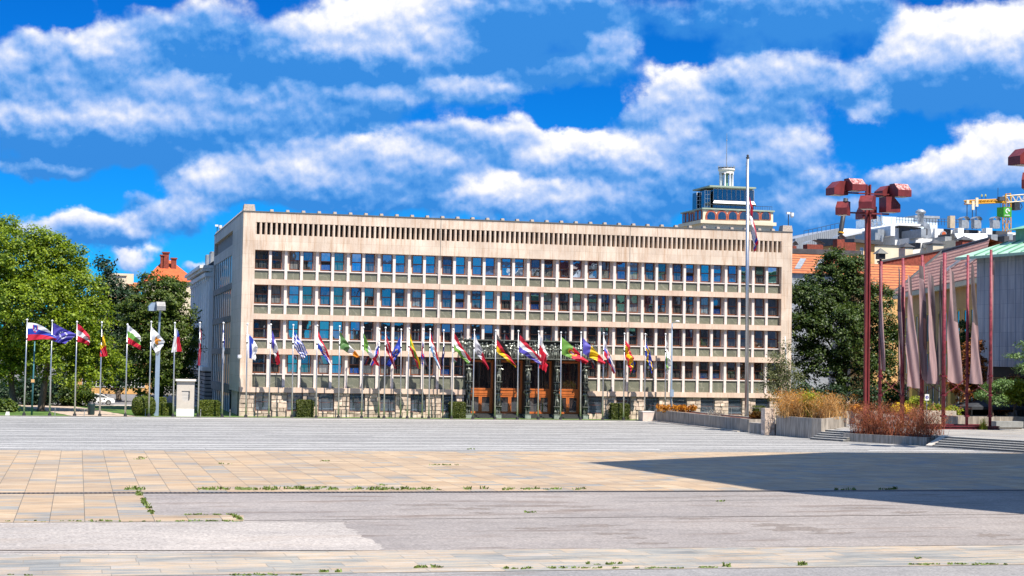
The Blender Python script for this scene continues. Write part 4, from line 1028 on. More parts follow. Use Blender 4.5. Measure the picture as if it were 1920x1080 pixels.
b.quad((x0,YM,zb),(x0,YM,zt-.18),(x0,YM+.7,zt-.18),(x0,YM+.7,zb)); b.quad((x1,YM,zb),(x1,YM+.7,zb),(x1,YM+.7,zt-.18),(x1,YM,zt-.18))
b.build('stele', plain('greyish_stone', (.50,.45,.39), .7, .07), t)
b = MB(); b.box(x0-.005,x1+.005,YM-.02,YM+.72,0,.72); b.build('plinth', M['plaster_white'], t)
b = MB(); b.box(x0-.14,x1+.14,YM-.2,YM+.8,zt-.18,zt); b.build('cap', M['white_stone'], t)
b = MB(); b.box(xc-hw-.05,xc+hw*.66,YM+.06,YM+.3,u0-.05,u1+.05); b.build('inner_slab', plain('ribbed_slab', (.46,.43,.39), .7, .2, 3, stretch=(.2,1,6)), t)
# ------------------------------------------------------------------ maroon poles and long banners
BM = {'mauve': plain('mauve_cloth', (.31,.205,.21), .7, .18, 1.2, stretch=(3,1,.4)), 'shade': plain('shaded_mauve_cloth', (.10,.078,.082), .7, .2, 1.2), 'rust': plain('rust_cloth', (.34,.16,.12), .7, .2, 2)}  # second cloth is the mauve with its shade painted into the colour
POL = [(1650,490,798,127.0),(1690.5,484,801,126.4),(1727,478,802,127.3),(1769,474,803,125.3),(1813,478,803,125.8),(1856.5,468,806,124.2)]
names_ = ['maroon steel banner pole nearest the tall red lamp','second maroon banner pole from the red lamp, a double tube','third maroon banner pole, left of the blue white sign','thick flaking maroon banner pole right of the blue white sign','slender maroon banner pole before the dark half of the ochre house','maroon banner pole furthest right, its cloth wrapped round it']
pts_ = []
for i, (px, py, pb, Y) in enumerate(POL):
    a = at(px-.5, pb, Y); zt = at(px, py, Y)[2]; pts_.append((a[0], Y))
    t = thing('banner_pole', names_[i], 'pole', (a[0],Y,TZ), 'maroon banner poles on the terrace')
    r = .17 if i in (3,) else .125
    b = MB(); b.tube([(a[0],Y,TZ+.05),(a[0]+.03,Y,zt)], [r,r*.9], 10); b.build('pole', plain('flaking_maroon', (.20,.03,.045), .5, .5, 4) if i == 0 else bpy.data.materials['flaking_maroon'], t, smooth=True)
    if i in (1,2): b = MB(); b.tube([(a[0]+.27,Y+.2,TZ+.05),(a[0]+.27,Y+.2,zt-.6)], .09, 8); b.build('second_tube', bpy.data.materials['flaking_maroon'], t, smooth=True)
    for py2 in (705, 741, 780):
        z = at(px, py2, Y)[2]; b = MB(); b.tube([(a[0],Y,z-.08),(a[0],Y,z+.08)], r*1.7, 10); b.build('collar', M['maroon'], t)
    b = MB(); b.box(a[0]-.3,a[0]+.3,Y-.3,Y+.3,TZ,TZ+.06); b.build('base_plate', M['maroon'], t)
for i in range(5):
    (xa, ya_), (xb, yb_) = pts_[i], pts_[i+1]
    t = thing('brace', ['crossed thin brace rods beside the lamp end pole pair','crossed thin brace rods left of the blue white sign','crossed thin brace rods right of the blue white sign','crossed thin brace rods before the yellow porch post','crossed thin brace rods at the right end pole pair'][i], 'brace', (xa,ya_,4.5), 'crossed braces between the maroon poles')
    za, zb2 = at(POL[i][0],706,ya_)[2], at(POL[i][0],740,ya_)[2]; zc_, zd = at(POL[i+1][0],706,yb_)[2], at(POL[i+1][0],740,yb_)[2]
    for (z0_, z1_) in ((za,zd),(zb2,zc_)): b = MB(); b.tube([(xa,ya_-.13,z0_),((xa+xb)/2,(ya_+yb_)/2-.13,(z0_+z1_)/2-.12),(xb,yb_-.13,z1_)], .03, 5); b.build('rod', M['maroon'], t)
t = thing('pole_base', 'long low maroon steel beams carrying the banner poles', 'base', (pts_[2][0],124.5,TZ))
for (p0, p1, y_) in ((1720,1872,123.4),(1722,1848,127.0)):
    xa = at(p0,805,y_)[0]; xb = at(p1,805,y_)[0]; b = MB(); b.box(xa,xb,y_-.2,y_+.2,TZ,TZ+.07); b.box(xa,xb,y_-.06,y_+.06,TZ+.07,TZ+.22); b.box(xa,xb,y_-.2,y_+.2,TZ+.22,TZ+.29); b.build('beam', M['maroon'], t)
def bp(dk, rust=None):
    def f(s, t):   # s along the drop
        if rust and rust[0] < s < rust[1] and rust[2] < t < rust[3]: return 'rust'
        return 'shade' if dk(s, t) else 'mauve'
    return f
BAN = [ # (top-left, bottom-left) is the leech; s runs down
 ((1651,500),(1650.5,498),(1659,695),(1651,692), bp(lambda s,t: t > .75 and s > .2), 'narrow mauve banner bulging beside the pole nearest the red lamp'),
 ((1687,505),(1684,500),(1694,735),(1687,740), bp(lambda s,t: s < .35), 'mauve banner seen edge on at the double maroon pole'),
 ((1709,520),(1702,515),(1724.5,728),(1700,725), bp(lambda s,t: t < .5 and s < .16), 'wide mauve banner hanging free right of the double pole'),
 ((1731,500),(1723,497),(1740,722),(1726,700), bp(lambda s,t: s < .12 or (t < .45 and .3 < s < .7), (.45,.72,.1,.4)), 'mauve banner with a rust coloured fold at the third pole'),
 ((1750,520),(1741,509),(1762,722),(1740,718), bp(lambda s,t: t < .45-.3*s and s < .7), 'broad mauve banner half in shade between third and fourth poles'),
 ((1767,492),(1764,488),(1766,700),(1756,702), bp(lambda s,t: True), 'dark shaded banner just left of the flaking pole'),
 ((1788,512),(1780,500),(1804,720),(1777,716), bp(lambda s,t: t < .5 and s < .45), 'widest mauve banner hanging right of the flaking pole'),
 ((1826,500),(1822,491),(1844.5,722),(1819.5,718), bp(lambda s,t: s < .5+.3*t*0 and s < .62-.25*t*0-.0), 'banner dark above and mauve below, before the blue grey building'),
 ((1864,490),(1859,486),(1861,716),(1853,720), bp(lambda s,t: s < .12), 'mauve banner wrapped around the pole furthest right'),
]
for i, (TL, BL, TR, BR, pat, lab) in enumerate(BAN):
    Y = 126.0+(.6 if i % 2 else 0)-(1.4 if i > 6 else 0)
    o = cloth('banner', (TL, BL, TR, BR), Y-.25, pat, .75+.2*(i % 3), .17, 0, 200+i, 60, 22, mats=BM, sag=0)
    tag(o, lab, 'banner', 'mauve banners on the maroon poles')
# lantern on a maroon post
x, Y = pts_[0][0], 128.6
p = at(1651,476,Y); t = thing('lantern', 'small lantern with a pyramid roof behind the first maroon pole', 'lantern', (p[0],Y,TZ))
b = MB(); b.tube([(p[0],Y,TZ),(p[0],Y,p[2]-.4)], .11, 8); b.build('post', M['maroon'], t)
b = MB(); b.box(p[0]-.30,p[0]+.30,Y-.3,Y+.3,p[2]-.45,p[2]); b.build('lantern_box', M['darkmetal'], t)
b = MB(); z = p[2]+.002; n=[(p[0]-.5,Y-.5,z),(p[0]+.5,Y-.5,z),(p[0]+.5,Y+.5,z),(p[0]-.5,Y+.5,z)]; ap=(p[0],Y,z+.5); b.poly(n[::-1])
for i in range(4): b.poly([n[i],n[(i+1)%4],ap])
b.build('lantern_roof', M['coping'], t)
# pedestrian sign
Y = 131.0; p = at(1738,745,Y); t = thing('sign', 'small white sign with a blue square and white figure on a thin post', 'sign', (p[0],Y,TZ))
b = MB(); b.tube([(p[0],Y+.04,TZ),(p[0],Y+.04,p[2]+.3)], .035, 6); b.build('post', M['steel'], t)
b = MB(); b.box(p[0]-.2,p[0]+.2,Y-.02,Y+.0,p[2]-.27,p[2]+.27); b.build('plate', M['plaster_white'], t)
b = MB(); b.lathe((0,0,0), [(.15,0)], 16); v = [(p[0]+.15*math.cos(2*PI*i/16), Y-.026, p[2]+.15*math.sin(2*PI*i/16)) for i in range(16)]; b = MB(); b.poly(v); b.build('blue_disc', plain('sign_blue', (.01,.03,.28), .4, .05), t)
b = MB(); y = Y-.032; 
def bar(x0,z0,x1,z1,w):
    dx, dz = x1-x0, z1-z0; l = math.hypot(dx,dz); nx, nz = -dz/l*w, dx/l*w; b.quad((p[0]+x0-nx,y,p[2]+z0-nz),(p[0]+x1-nx,y,p[2]+z1-nz),(p[0]+x1+nx,y,p[2]+z1+nz),(p[0]+x0+nx,y,p[2]+z0+nz))
bar(0,-.02,0,.06,.025); bar(0,-.02,-.045,-.11,.014); bar(0,-.02,.045,-.11,.014); bar(0,.04,.06,-.01,.012); bar(-.001,.07,-.001,.11,.022); b.build('figure_mark', M['plaster_white'], t)
# dark canopy tent far right
Y = 132.0; x0 = at(1822,775,Y)[0]; x1 = at(1925,775,Y)[0]; z0 = at(1870,763,Y)[2]; z1 = at(1880,747,Y)[2]
t = thing('canopy', 'dark cafe canopy with a shallow pointed roof at the right', 'canopy', (x0,Y,TZ)); b = MB(); xm = (x0+x1)/2
base = [(x0,Y,z0),(x1,Y,z0),(x1,Y+4,z0),(x0,Y+4,z0)]; ap = (xm,Y+2,z1)
for i in range(4): b.poly([base[i], base[(i+1)%4], ap])
b.build('canopy_roof', plain('charcoal_canvas', (.035,.038,.045), .7, .2, 2), t)
b = MB()
for i in range(4):
    q0, q1 = base[i], base[(i+1)%4]; b.quad((q0[0],q0[1],z0-.25),(q1[0],q1[1],z0-.25),(q1[0],q1[1],z0),(q0[0],q0[1],z0))
b.build('valance', bpy.data.materials['charcoal_canvas'], t)
for q in base: b = MB(); b.tube([(q[0],q[1],TZ),(q[0],q[1],z0)], .05, 6); b.build('post', M['darkmetal'], t)
b = MB(); b.box(x0+1,x1,Y+3.5,Y+3.9,TZ,z0-.1); b.build('back_panel', M['dark'], t)
# white car and litter bin in the park, two people
Y0 = 187.6; p = at(183,752,Y0)
def car(label, cx, cy, z):
    t = thing('parked_car', label, 'car', (cx,cy,z)); white = plain('white_car_paint', (.78,.78,.80), .25, .02)
    prof = [(-1.75,.28),(-1.78,.62),(-1.68,.85),(-1.05,1.18),(-.2,1.24),(.55,1.12),(1.15,.80),(1.62,.70),(1.74,.52),(1.72,.28)]
    b = MB(); hw = .68
    for y0 in (-hw, hw): q = [(cx+u,cy+y0,z+w) for u, w in prof]; b.poly(q if y0 < 0 else q[::-1])
    for i in range(len(prof)):
        (u0,w0),(u1,w1) = prof[i], prof[(i+1)%len(prof)]; b.quad((cx+u0,cy-hw,z+w0),(cx+u0,cy+hw,z+w0),(cx+u1,cy+hw,z+w1),(cx+u1,cy-hw,z+w1))
    b.build('body', white, t)
    for pts in ([(-1.45,.86),(-.98,1.11),(-.42,1.16),(-.42,.84)], [(-.34,.84),(-.34,1.165),(.02,1.14),(.50,1.05),(.95,.82)]):
        b = MB(); b.poly([(cx+u,cy-hw-.004,z+w) for u, w in pts]); b.build('side_window', M['glass_dark'], t)
    b = MB(); b.quad((cx+.60,cy-hw+.1,z+1.115),(cx+.60,cy+hw-.1,z+1.115),(cx+1.1,cy+hw-.1,z+.85),(cx+1.1,cy-hw+.1,z+.85)); b.build('windscreen', M['glass_dark'], t)
    for u in (-1.08,1.05):
        for yy in (-hw-.01,hw-.17):
            b = MB(); b.tube([(cx+u,cy+yy,z+.28),(cx+u,cy+yy+.18,z+.28)], .29, 14); o = b.build('wheel', M['darkmetal'], t); b = MB(); b.tube([(cx+u,cy+yy-.012,z+.28),(cx+u,cy+yy+.19,z+.28)], .17, 12); b.build('rim', M['steel'], o)
    b = MB(); b.box(cx+1.58,cx+1.745,cy-hw+.02,cy-hw+.3,z+.5,z+.62); b.build('headlight', M['glass_dark'], t)
    b = MB(); b.box(cx+1.58,cx+1.745,cy+hw-.3,cy+hw-.02,z+.5,z+.62); b.build('headlight', M['glass_dark'], t)
    b = MB(); b.box(cx-.12,cx+.9,cy-hw-.003,cy-hw+.02,z+.30,z+.34); b.build('sill_trim', M['darkmetal'], t)
car('small white parked car seen through the gap under the left trees', p[0]+.1, Y0+.7, .03)
p = ground(171,776.5); t = thing('litter_bin', 'dark green litter bin beside the park path', 'bin', (p[0],159.3,.02)); x = at(171,776,159.3)[0]; t.location = (x,159.3,.02)
b = MB(); b.lathe((x,159.3,.02), [(.26,0),(.3,.05),(.34,.95),(.36,1.0),(.30,1.02)], 14); b.build('bin_body', plain('dark_green_bin', (.012,.04,.045), .4, .1), t, smooth=True)
b = MB(); b.lathe((x,159.3,1.04), [(.33,0),(.30,.10),(.1,.16)], 14); b.build('lid', M['darkmetal'], t, smooth=True)
def person(label, base, h, yaw, shirt, trousers, pose=0):
    """one skinned body, coloured by height bands; legs, arms and head in one surface"""
    k = h/1.75
    V = [(0,0,.93),(0,0,1.15),(0,0,1.40),(0,0,1.50),(0,.01,1.62),(0,.02,1.70),
         (.10,0,.88),(.11,.02+.05*pose,.48),(.11,-.02,.07),(.12,.10,.03),
         (-.10,0,.88),(-.11,.02-.05*pose,.48),(-.11,-.02-.1*pose,.07),(-.12,.10-.1*pose,.03),
         (.20,0,1.40),(.25,.0,1.14),(.24,.10,.92),(.24,.13,.84),(-.20,0,1.40),(-.25,0,1.14),(-.23,.12,.93),(-.23,.15,.85)]
    E = [(0,1),(1,2),(2,3),(3,4),(4,5),(0,6),(6,7),(7,8),(8,9),(0,10),(10,11),(11,12),(12,13),(2,14),(14,15),(15,16),(16,17),(2,18),(18,19),(19,20),(20,21)]
    Rr = [.14,.13,.15,.06,.10,.085,.095,.062,.045,.04,.095,.062,.045,.04,.062,.045,.035,.035,.062,.045,.035,.035]
    me = bpy.data.meshes.new('person'); me.from_pydata([(x*k,y*k,z*k) for x,y,z in V], E, [])
    o = bpy.data.objects.new('person', me); COL.objects.link(o); o.location = base; o.rotation_euler = (0,0,yaw)
    md = o.modifiers.new('skin','SKIN'); o.modifiers.new('sub','SUBSURF').levels = 1; o.modifiers['sub'].render_levels = 1
    sk = me.skin_vertices[0].data
    for i, r in enumerate(Rr): sk[i].radius = (r*k*S, r*k*S*.8)
    sk[0].use_root = True
    m, nt, b = newmat('clothed_person'); tc = nt.nodes.new('ShaderNodeTexCoord'); s = nt.nodes.new('ShaderNodeSeparateXYZ'); L(nt, tc.outputs['Object'], s.inputs[0])
    z = math_(nt, 'DIVIDE', s.outputs[2], h*S)
    c = rampn(nt, z, [(0,(.02,.02,.02)),(.05,trousers),(.53,shirt),(.855,(.45,.27,.19)),(.945,(.05,.035,.025) if pose < 2 else (.8,.8,.78))], 'CONSTANT'); L(nt, c, b.inputs['Base Color']); b.inputs['Roughness'].default_value = .8
    me.materials.append(m); tag(o, label, 'person'); return o
q = at(193,748,190.6); person('person in dark clothes standing by the white car', (q[0],190.6,.034), 1.36, 1.2, (.02,.025,.04), (.02,.02,.03), 0)
q = at(198.5,748,191.4); person('person in a dark blue jacket walking behind the white car', (q[0],191.4,.034), 1.34, 1.9, (.03,.04,.09), (.02,.02,.03), 1)
# ------------------------------------------------------------------ foliage
def leafmat(name, dark, light, trans=.35, nscale=.5, rnd=.30):
    m, nt, b = newmat(name); out = [n for n in nt.nodes if n.type == 'OUTPUT_MATERIAL'][0]
    f = noise(nt, mapped(nt), nscale, 3); g = nt.nodes.new('ShaderNodeNewGeometry')
    k = math_(nt, 'ADD', math_(nt, 'MULTIPLY', f, .9), math_(nt, 'MULTIPLY', math_(nt, 'SUBTRACT', g.outputs['Random Per Island'], .5), rnd*2))
    c = rampn(nt, k, [(.15, dark), (.75, light)])
    L(nt, c, b.inputs['Base Color']); b.inputs['Roughness'].default_value = .5; b.inputs['Specular IOR Level'].default_value = .35
    t = N(nt, 'ShaderNodeBsdfTranslucent'); L(nt, mixc(nt, c, (1.25,1.3,.5), 1.0, 'MULTIPLY'), t.inputs[0])
    mx = N(nt, 'ShaderNodeMixShader'); mx.inputs[0].default_value = trans; L(nt, b.outputs[0], mx.inputs[1]); L(nt, t.outputs[0], mx.inputs[2]); L(nt, mx.outputs[0], out.inputs[0])
    return m
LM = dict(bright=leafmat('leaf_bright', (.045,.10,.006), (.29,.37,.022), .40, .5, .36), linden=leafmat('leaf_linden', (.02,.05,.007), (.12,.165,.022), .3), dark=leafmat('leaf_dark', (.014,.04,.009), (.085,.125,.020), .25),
          conifer=leafmat('leaf_conifer', (.01,.03,.012), (.03,.06,.02), .15), willow=leafmat('leaf_willow', (.06,.075,.03), (.17,.18,.07), .3), hedge=leafmat('leaf_hedge', (.045,.075,.008), (.17,.20,.022), .25, 1.2), hedge_dark=leafmat('leaf_hedge_dark', (.035,.055,.008), (.12,.14,.022), .2, 1.2),
          orange=leafmat('leaf_orange', (.30,.10,.012), (.62,.27,.02), .3, 2), rust=leafmat('leaf_rust', (.14,.045,.012), (.36,.13,.025), .3, 1), yellow=leafmat('leaf_yellow', (.42,.30,.01), (.75,.55,.02), .3, 2), lime=leafmat('leaf_lime', (.12,.18,.015), (.40,.42,.03), .35, 1.5), larch=leafmat('leaf_larch', (.06,.12,.04), (.18,.28,.09), .3, 1), pale=leafmat('leaf_pale', (.05,.075,.035), (.12,.16,.08), .3, 1))
M['bark'] = plain('bark', (.11,.085,.065), .9, .4, 4, stretch=(3,3,.6), bmp=.6)
M['birch'] = plain('birch_bark', (.55,.53,.50), .8, .35, 6, stretch=(1,1,3))
def leaves_mesh(name, pos, nrm, size, mat, parent, aspect=.62):
    n = len(pos); off = np.array(wloc(parent)) if parent is not None else np.zeros(3)
    pos = pos-off
    r = rng.normal(size=(n,3)); r /= np.linalg.norm(r, axis=1)[:,None]
    a = np.cross(nrm, r); a /= np.linalg.norm(a, axis=1)[:,None]+1e-9; b = np.cross(nrm, a)
    sz = size[:,None]
    bend = nrm*sz*.18
    v = np.stack([pos-a*sz, pos+b*sz*aspect-bend*0+bend, pos+a*sz, pos-b*sz*aspect+bend], 1).reshape(-1,3)
    me = bpy.data.meshes.new(name); me.vertices.add(4*n); me.vertices.foreach_set('co', v.astype(np.float32).ravel())
    me.loops.add(4*n); me.loops.foreach_set('vertex_index', np.arange(4*n, dtype=np.int32))
    me.polygons.add(n); me.polygons.foreach_set('loop_start', np.arange(0,4*n,4,dtype=np.int32)); me.polygons.foreach_set('loop_total', np.full(n,4,dtype=np.int32))
    me.update(calc_edges=True); me.validate(); me.materials.append(mat)
    o = bpy.data.objects.new(name, me); COL.objects.link(o)
    if parent is not None: o.parent = parent
    return o
def crown_points(lobes, nclump, per, csize, droop=0.0, inner=.25, flat=.55):
    """leaf clumps through the outer volume of a set of ellipsoid lobes"""
    vols = np.array([l[3]*l[4]+l[4]*l[5]+l[3]*l[5] for l in lobes]); pr = vols/vols.sum()
    P = []; Nn = []
    idx = rng.choice(len(lobes), nclump, p=pr)
    for k in idx:
        cx, cy, cz, rx, ry, rz = lobes[k]
        d = rng.normal(size=3); d /= np.linalg.norm(d); 
        if d[2] < -.3 and rng.random() < .5: d[2] *= -1
        rad = rng.uniform(.78,1.06) if rng.random() > inner else rng.uniform(.35,.78)
        rad *= 1+.14*math.sin(5*d[0]+k)*math.cos(4*d[2]+2*k)
        c = np.array([cx+d[0]*rx*rad, cy+d[1]*ry*rad, cz+d[2]*rz*rad])
        m = int(per*rng.uniform(.6,1.4)); g = rng.normal(size=(m,3))*np.array([csize,csize,csize*flat])
        g[:,2] -= droop*np.linalg.norm(g[:,:2],axis=1)
        nn = rng.normal(size=(m,3))*.55+d*.55+np.array([0,-.1,.75]); nn /= np.linalg.norm(nn,axis=1)[:,None]
        P.append(c+g); Nn.append(nn)
    return np.concatenate(P), np.concatenate(Nn)
def trunk(mb, base, top, r0, r1, lobes=(), bend=.3, seg=8):
    b_, t_ = Vector(base), Vector(top); mid = (b_+t_)/2+Vector((random.uniform(-bend,bend),random.uniform(-bend,bend),0))
    mb.tube([b_, b_+Vector((0,0,.3)), mid, t_], [r0*1.35, r0, (r0+r1)/2, r1], seg)
    for l in lobes:
        c = Vector(l[:3]); st = b_.lerp(t_, random.uniform(.45,.95)); m2 = st.lerp(c,.5)+Vector((0,0,-.3))
        mb.tube([st, m2, c], [r1*.75, r1*.45, r1*.15], 5)
def tree(label, base, top, lobes, mat, nclump, per, csize, leaf, cat='tree', name='tree', r0=.3, r1=.14, bark='bark', droop=.1, inner=.25, group=None, twigs=True):
    t = thing(name, label, cat, base, group)
    mb = MB(); trunk(mb, base, top, r0, r1, lobes if twigs else ()); mb.build('trunk', M[bark], t, smooth=True)
    P, Nn = crown_points(lobes, nclump, per, csize, droop, inner)
    P = P[P[:,2] > .1]; Nn = Nn[:len(P)]
    leaves_mesh('crown', P, Nn, rng.uniform(.6,1.3,len(P))*leaf, mat, t)
    return t
def plobe(px, py, rpx, Y, ry=None, dz=1.0):
    c = at(px, py, Y); k = (0.2506*(c[0]-CAM[0])+.9672*Y)/FPX; r = rpx*k; return (c[0], c[1], c[2], r, ry or r, r*dz)
def gx(px, Y): return at(px, 760, Y)[0]
GP = 'leafy trees in the park at the left'
YA = 170.0
lob = [plobe(25,488,62,YA), plobe(95,492,52,YA), plobe(140,545,55,YA), plobe(60,580,78,YA-2), plobe(130,625,55,YA-2.5), plobe(175,590,38,YA), plobe(175,660,42,YA-1), plobe(95,665,50,YA-3), plobe(150,700,34,YA-2.5), plobe(205,690,28,YA), plobe(70,455,34,YA), plobe(128,480,32,YA)]
bx = gx(77,168); tree('big bright yellow green tree whose sprays hang over the left flags', (bx,168,0), (bx+1,168,9), lob, LM['bright'], 1250, 46, .34, .14, r0=.34, r1=.2, droop=.55, group=GP)
lob = [plobe(-30,470,70,YA+4), plobe(-60,560,85,YA+3), plobe(-5,560,70,YA+2), plobe(-10,650,62,YA), plobe(10,430,30,YA+3), plobe(25,690,38,YA-1)]
bx = gx(27,169); tree('tall green tree at the left edge, its trunk left of the teal post', (bx,169,0), (bx-1,170,9), lob, LM['bright'], 850, 42, .36, .145, r0=.32, r1=.18, droop=.5, group=GP)
YC = 176.0
lob = [plobe(297,565,52,YC), plobe(275,600,50,YC), plobe(325,605,48,YC), plobe(300,650,66,YC-1), plobe(255,670,45,YC-1), plobe(335,680,38,YC-1), plobe(290,710,48,YC-1), plobe(340,640,32,YC), plobe(250,590,34,YC), plobe(318,545,30,YC), plobe(340,715,26,YC)]
bx = gx(300,178); tree('dense dark green round crowned tree behind the grey lamp post', (bx,178,0), (bx,178,8), lob, LM['linden'], 1050, 42, .30, .145, r0=.32, r1=.18, droop=.2, group=GP)
YD = 205.0
lob = [plobe(196,505,17,YD,dz=1.6), plobe(202,545,26,YD), plobe(228,560,24,YD), plobe(245,600,26,YD), plobe(215,590,32,YD), plobe(210,640,34,YD), plobe(230,690,36,YD-4), plobe(195,690,30,YD-5), plobe(215,715,24,YD-6)]
bx = gx(222,206); tree('dark pointed tree standing behind between the bright and the round tree', (bx,206,0), (bx-1,206,12), lob, LM['conifer'], 520, 26, .45, .19, r0=.3, r1=.1, group=GP)
for (px, Y, s_, lab) in ((-70,212,1.0,'dark background tree at the left edge behind the front trees'),(20,214,1.0,'dark background tree behind the teal post'),(110,212,1.0,'dark background tree behind the second and third flagpoles'),(165,219,.6,'dark background tree behind the white parked car')):
    lob = [plobe(px,690,58*s_,Y), plobe(px-35*s_,650,48*s_,Y), plobe(px+35*s_,650,48*s_,Y), plobe(px,600,60*s_,Y), plobe(px+20,545,45*s_,Y)] if s_ == 1 else [plobe(px,600,36,Y), plobe(px+20,640,32,Y), plobe(px-15,660,30,Y), plobe(px+8,685,26,Y)]
    bx = gx(px, Y); tree(lab, (bx,Y,0), (bx,Y,9), lob, LM['dark'], int(420*s_), 24, .5, .21, r0=.3, r1=.15, group=GP)
# low shrubs in the shade below the left trees
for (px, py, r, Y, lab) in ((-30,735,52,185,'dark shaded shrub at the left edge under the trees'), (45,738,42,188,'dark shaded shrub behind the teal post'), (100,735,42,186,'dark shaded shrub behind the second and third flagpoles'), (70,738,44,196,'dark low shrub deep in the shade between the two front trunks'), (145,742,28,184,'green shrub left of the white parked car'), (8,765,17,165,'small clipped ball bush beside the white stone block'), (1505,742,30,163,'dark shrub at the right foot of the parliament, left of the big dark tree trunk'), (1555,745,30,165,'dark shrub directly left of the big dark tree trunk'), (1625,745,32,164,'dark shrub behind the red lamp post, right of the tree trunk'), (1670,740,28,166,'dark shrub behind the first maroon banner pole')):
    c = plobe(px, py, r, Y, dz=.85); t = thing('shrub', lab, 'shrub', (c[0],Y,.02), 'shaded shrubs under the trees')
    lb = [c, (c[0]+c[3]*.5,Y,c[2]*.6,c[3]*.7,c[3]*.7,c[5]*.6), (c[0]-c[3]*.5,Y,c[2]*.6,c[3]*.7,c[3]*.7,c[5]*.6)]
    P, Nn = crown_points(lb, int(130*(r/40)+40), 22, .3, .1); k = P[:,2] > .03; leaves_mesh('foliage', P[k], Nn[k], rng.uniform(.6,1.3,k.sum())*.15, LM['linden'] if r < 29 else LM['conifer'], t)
    mb = MB(); mb.tube([(c[0],Y,.0),(c[0],Y,max(.3,c[2]))], .06, 5); mb.build('stem', M['bark'], t)
# tree right of the parliament
YR = 168.0
lob = [plobe(1575,520,46,YR), plobe(1530,560,48,YR), plobe(1600,560,48,YR), plobe(1510,620,42,YR-1), plobe(1565,620,55,YR-2), plobe(1630,610,46,YR), plobe(1660,640,36,YR), plobe(1525,680,40,YR-1), plobe(1590,690,46,YR-1), plobe(1645,690,38,YR-1), plobe(1568,490,24,YR), plobe(1600,500,24,YR), plobe(1650,560,26,YR), plobe(1508,560,26,YR)]
bx = gx(1585,168); tree('big dark green tree between the parliament and the red lamp', (bx,168,.0), (bx,168,8), lob, LM['dark'], 1450, 42, .32, .145, r0=.4, r1=.2, droop=.15)
# grey green weeping birch by the planter
Yb = 140.0
lob = [plobe(1462,672,24,Yb), plobe(1450,705,26,Yb), plobe(1480,705,26,Yb), plobe(1462,735,30,Yb), plobe(1490,735,20,Yb), plobe(1472,645,12,Yb)]
bx = gx(1470,140); t = tree('slender grey green weeping birch in front of the right corner of the parliament', (bx,140,.0), at(1472,630,140), lob, LM['willow'], 330, 20, .26, .085, r0=.11, r1=.05, bark='birch', droop=1.2, inner=.5)
# rust, green and larch behind the banners
Yk = 135.0
for (lobs, base, top, mat, lab, n, lf) in (
   ([plobe(1822,690,28,Yk), plobe(1805,725,26,Yk), plobe(1840,730,26,Yk), plobe(1825,655,18,Yk)], (gx(1820,135),135,TZ), at(1820,680,135), 'rust', 'rust brown leaved small tree behind the right hand banners', 420, .12),
   ([plobe(1905,722,16,133), plobe(1925,730,18,133)], (gx(1912,133),133,TZ), at(1912,725,133), 'rust', 'rust brown bush under the blue grey building, behind the yellow green bush', 150, .12),
   ([plobe(1811,640,15,151), plobe(1813,670,16,151), plobe(1808,612,9,151)], (gx(1811,151),151,TZ), at(1811,640,151), 'dark', 'narrow green bush above the rust tree, beside the ochre house corner', 160, .13),
   ([plobe(1862,728,18,129,dz=.55), plobe(1845,742,16,129,dz=.5), plobe(1882,720,16,129,dz=.5), plobe(1868,750,20,129,dz=.5)], (gx(1864,129),129,TZ), at(1864,720,129), 'larch', 'small spreading green conifer before the dark piers', 190, .09),
   ([plobe(1898,742,17,130), plobe(1918,736,20,130), plobe(1908,722,12,130)], (gx(1905,130),130,TZ), at(1905,735,130), 'lime', 'yellow green bush under the blue grey building at the right edge', 170, .11),
   ([plobe(1905,668,14,120,dz=.4), plobe(1930,650,22,120,dz=.5), plobe(1925,690,20,120,dz=.5), plobe(1950,670,30,120,dz=.8)], (gx(1945,120),120,TZ), at(1945,640,120), 'larch', 'larch branches reaching in from the right edge', 170, .08)):
    bs = base; tree(lab, bs, top, lobs, LM[mat], n, 22, .2, lf, r0=.1, r1=.04, droop=.1)
for (px, py, r, Y, mat, lab, zb) in ((1755,768,14,132.5,'lime','left of the two yellow green shrubs hanging over the pale planter box',None),(1785,770,13,132.5,'lime','right of the two yellow green shrubs hanging over the pale planter box',None),(1845,766,11,137,'yellow','bright yellow flowering shrub in the upper planter box',None),(1884,764,14,133,'rust','reddish brown low shrub right of the yellow flowers',None),(1608,768,14,133,'orange','yellow orange shrub in the planter left of the red lamp',None),(1690,765,13,133,'yellow','yellow shrub seen between the maroon poles',None),(1720,755,16,134,'lime','tall yellow twiggy shrub behind the second maroon pole',None)):
    c = plobe(px, py, r, Y, dz=.7); t = thing('shrub', lab, 'shrub', (c[0],Y,max(TZ,c[2]-c[5])), 'shrubs in the terrace planters')
    P, Nn = crown_points([(c[0],Y,c[2],c[3],c[3]*.8,c[5]),(c[0]+c[3]*.7,Y,c[2]-.1,c[3]*.7,c[3]*.6,c[5]*.8),(c[0]-c[3]*.7,Y,c[2]-.1,c[3]*.7,c[3]*.6,c[5]*.8)], 90, 18, .14, .2); leaves_mesh('foliage', P, Nn, rng.uniform(.6,1.3,len(P))*.085, LM[mat], t)
    mb = MB(); mb.tube([(c[0],Y,TZ),(c[0],Y,c[2])], .04, 5); mb.build('stem', M['bark'], t)
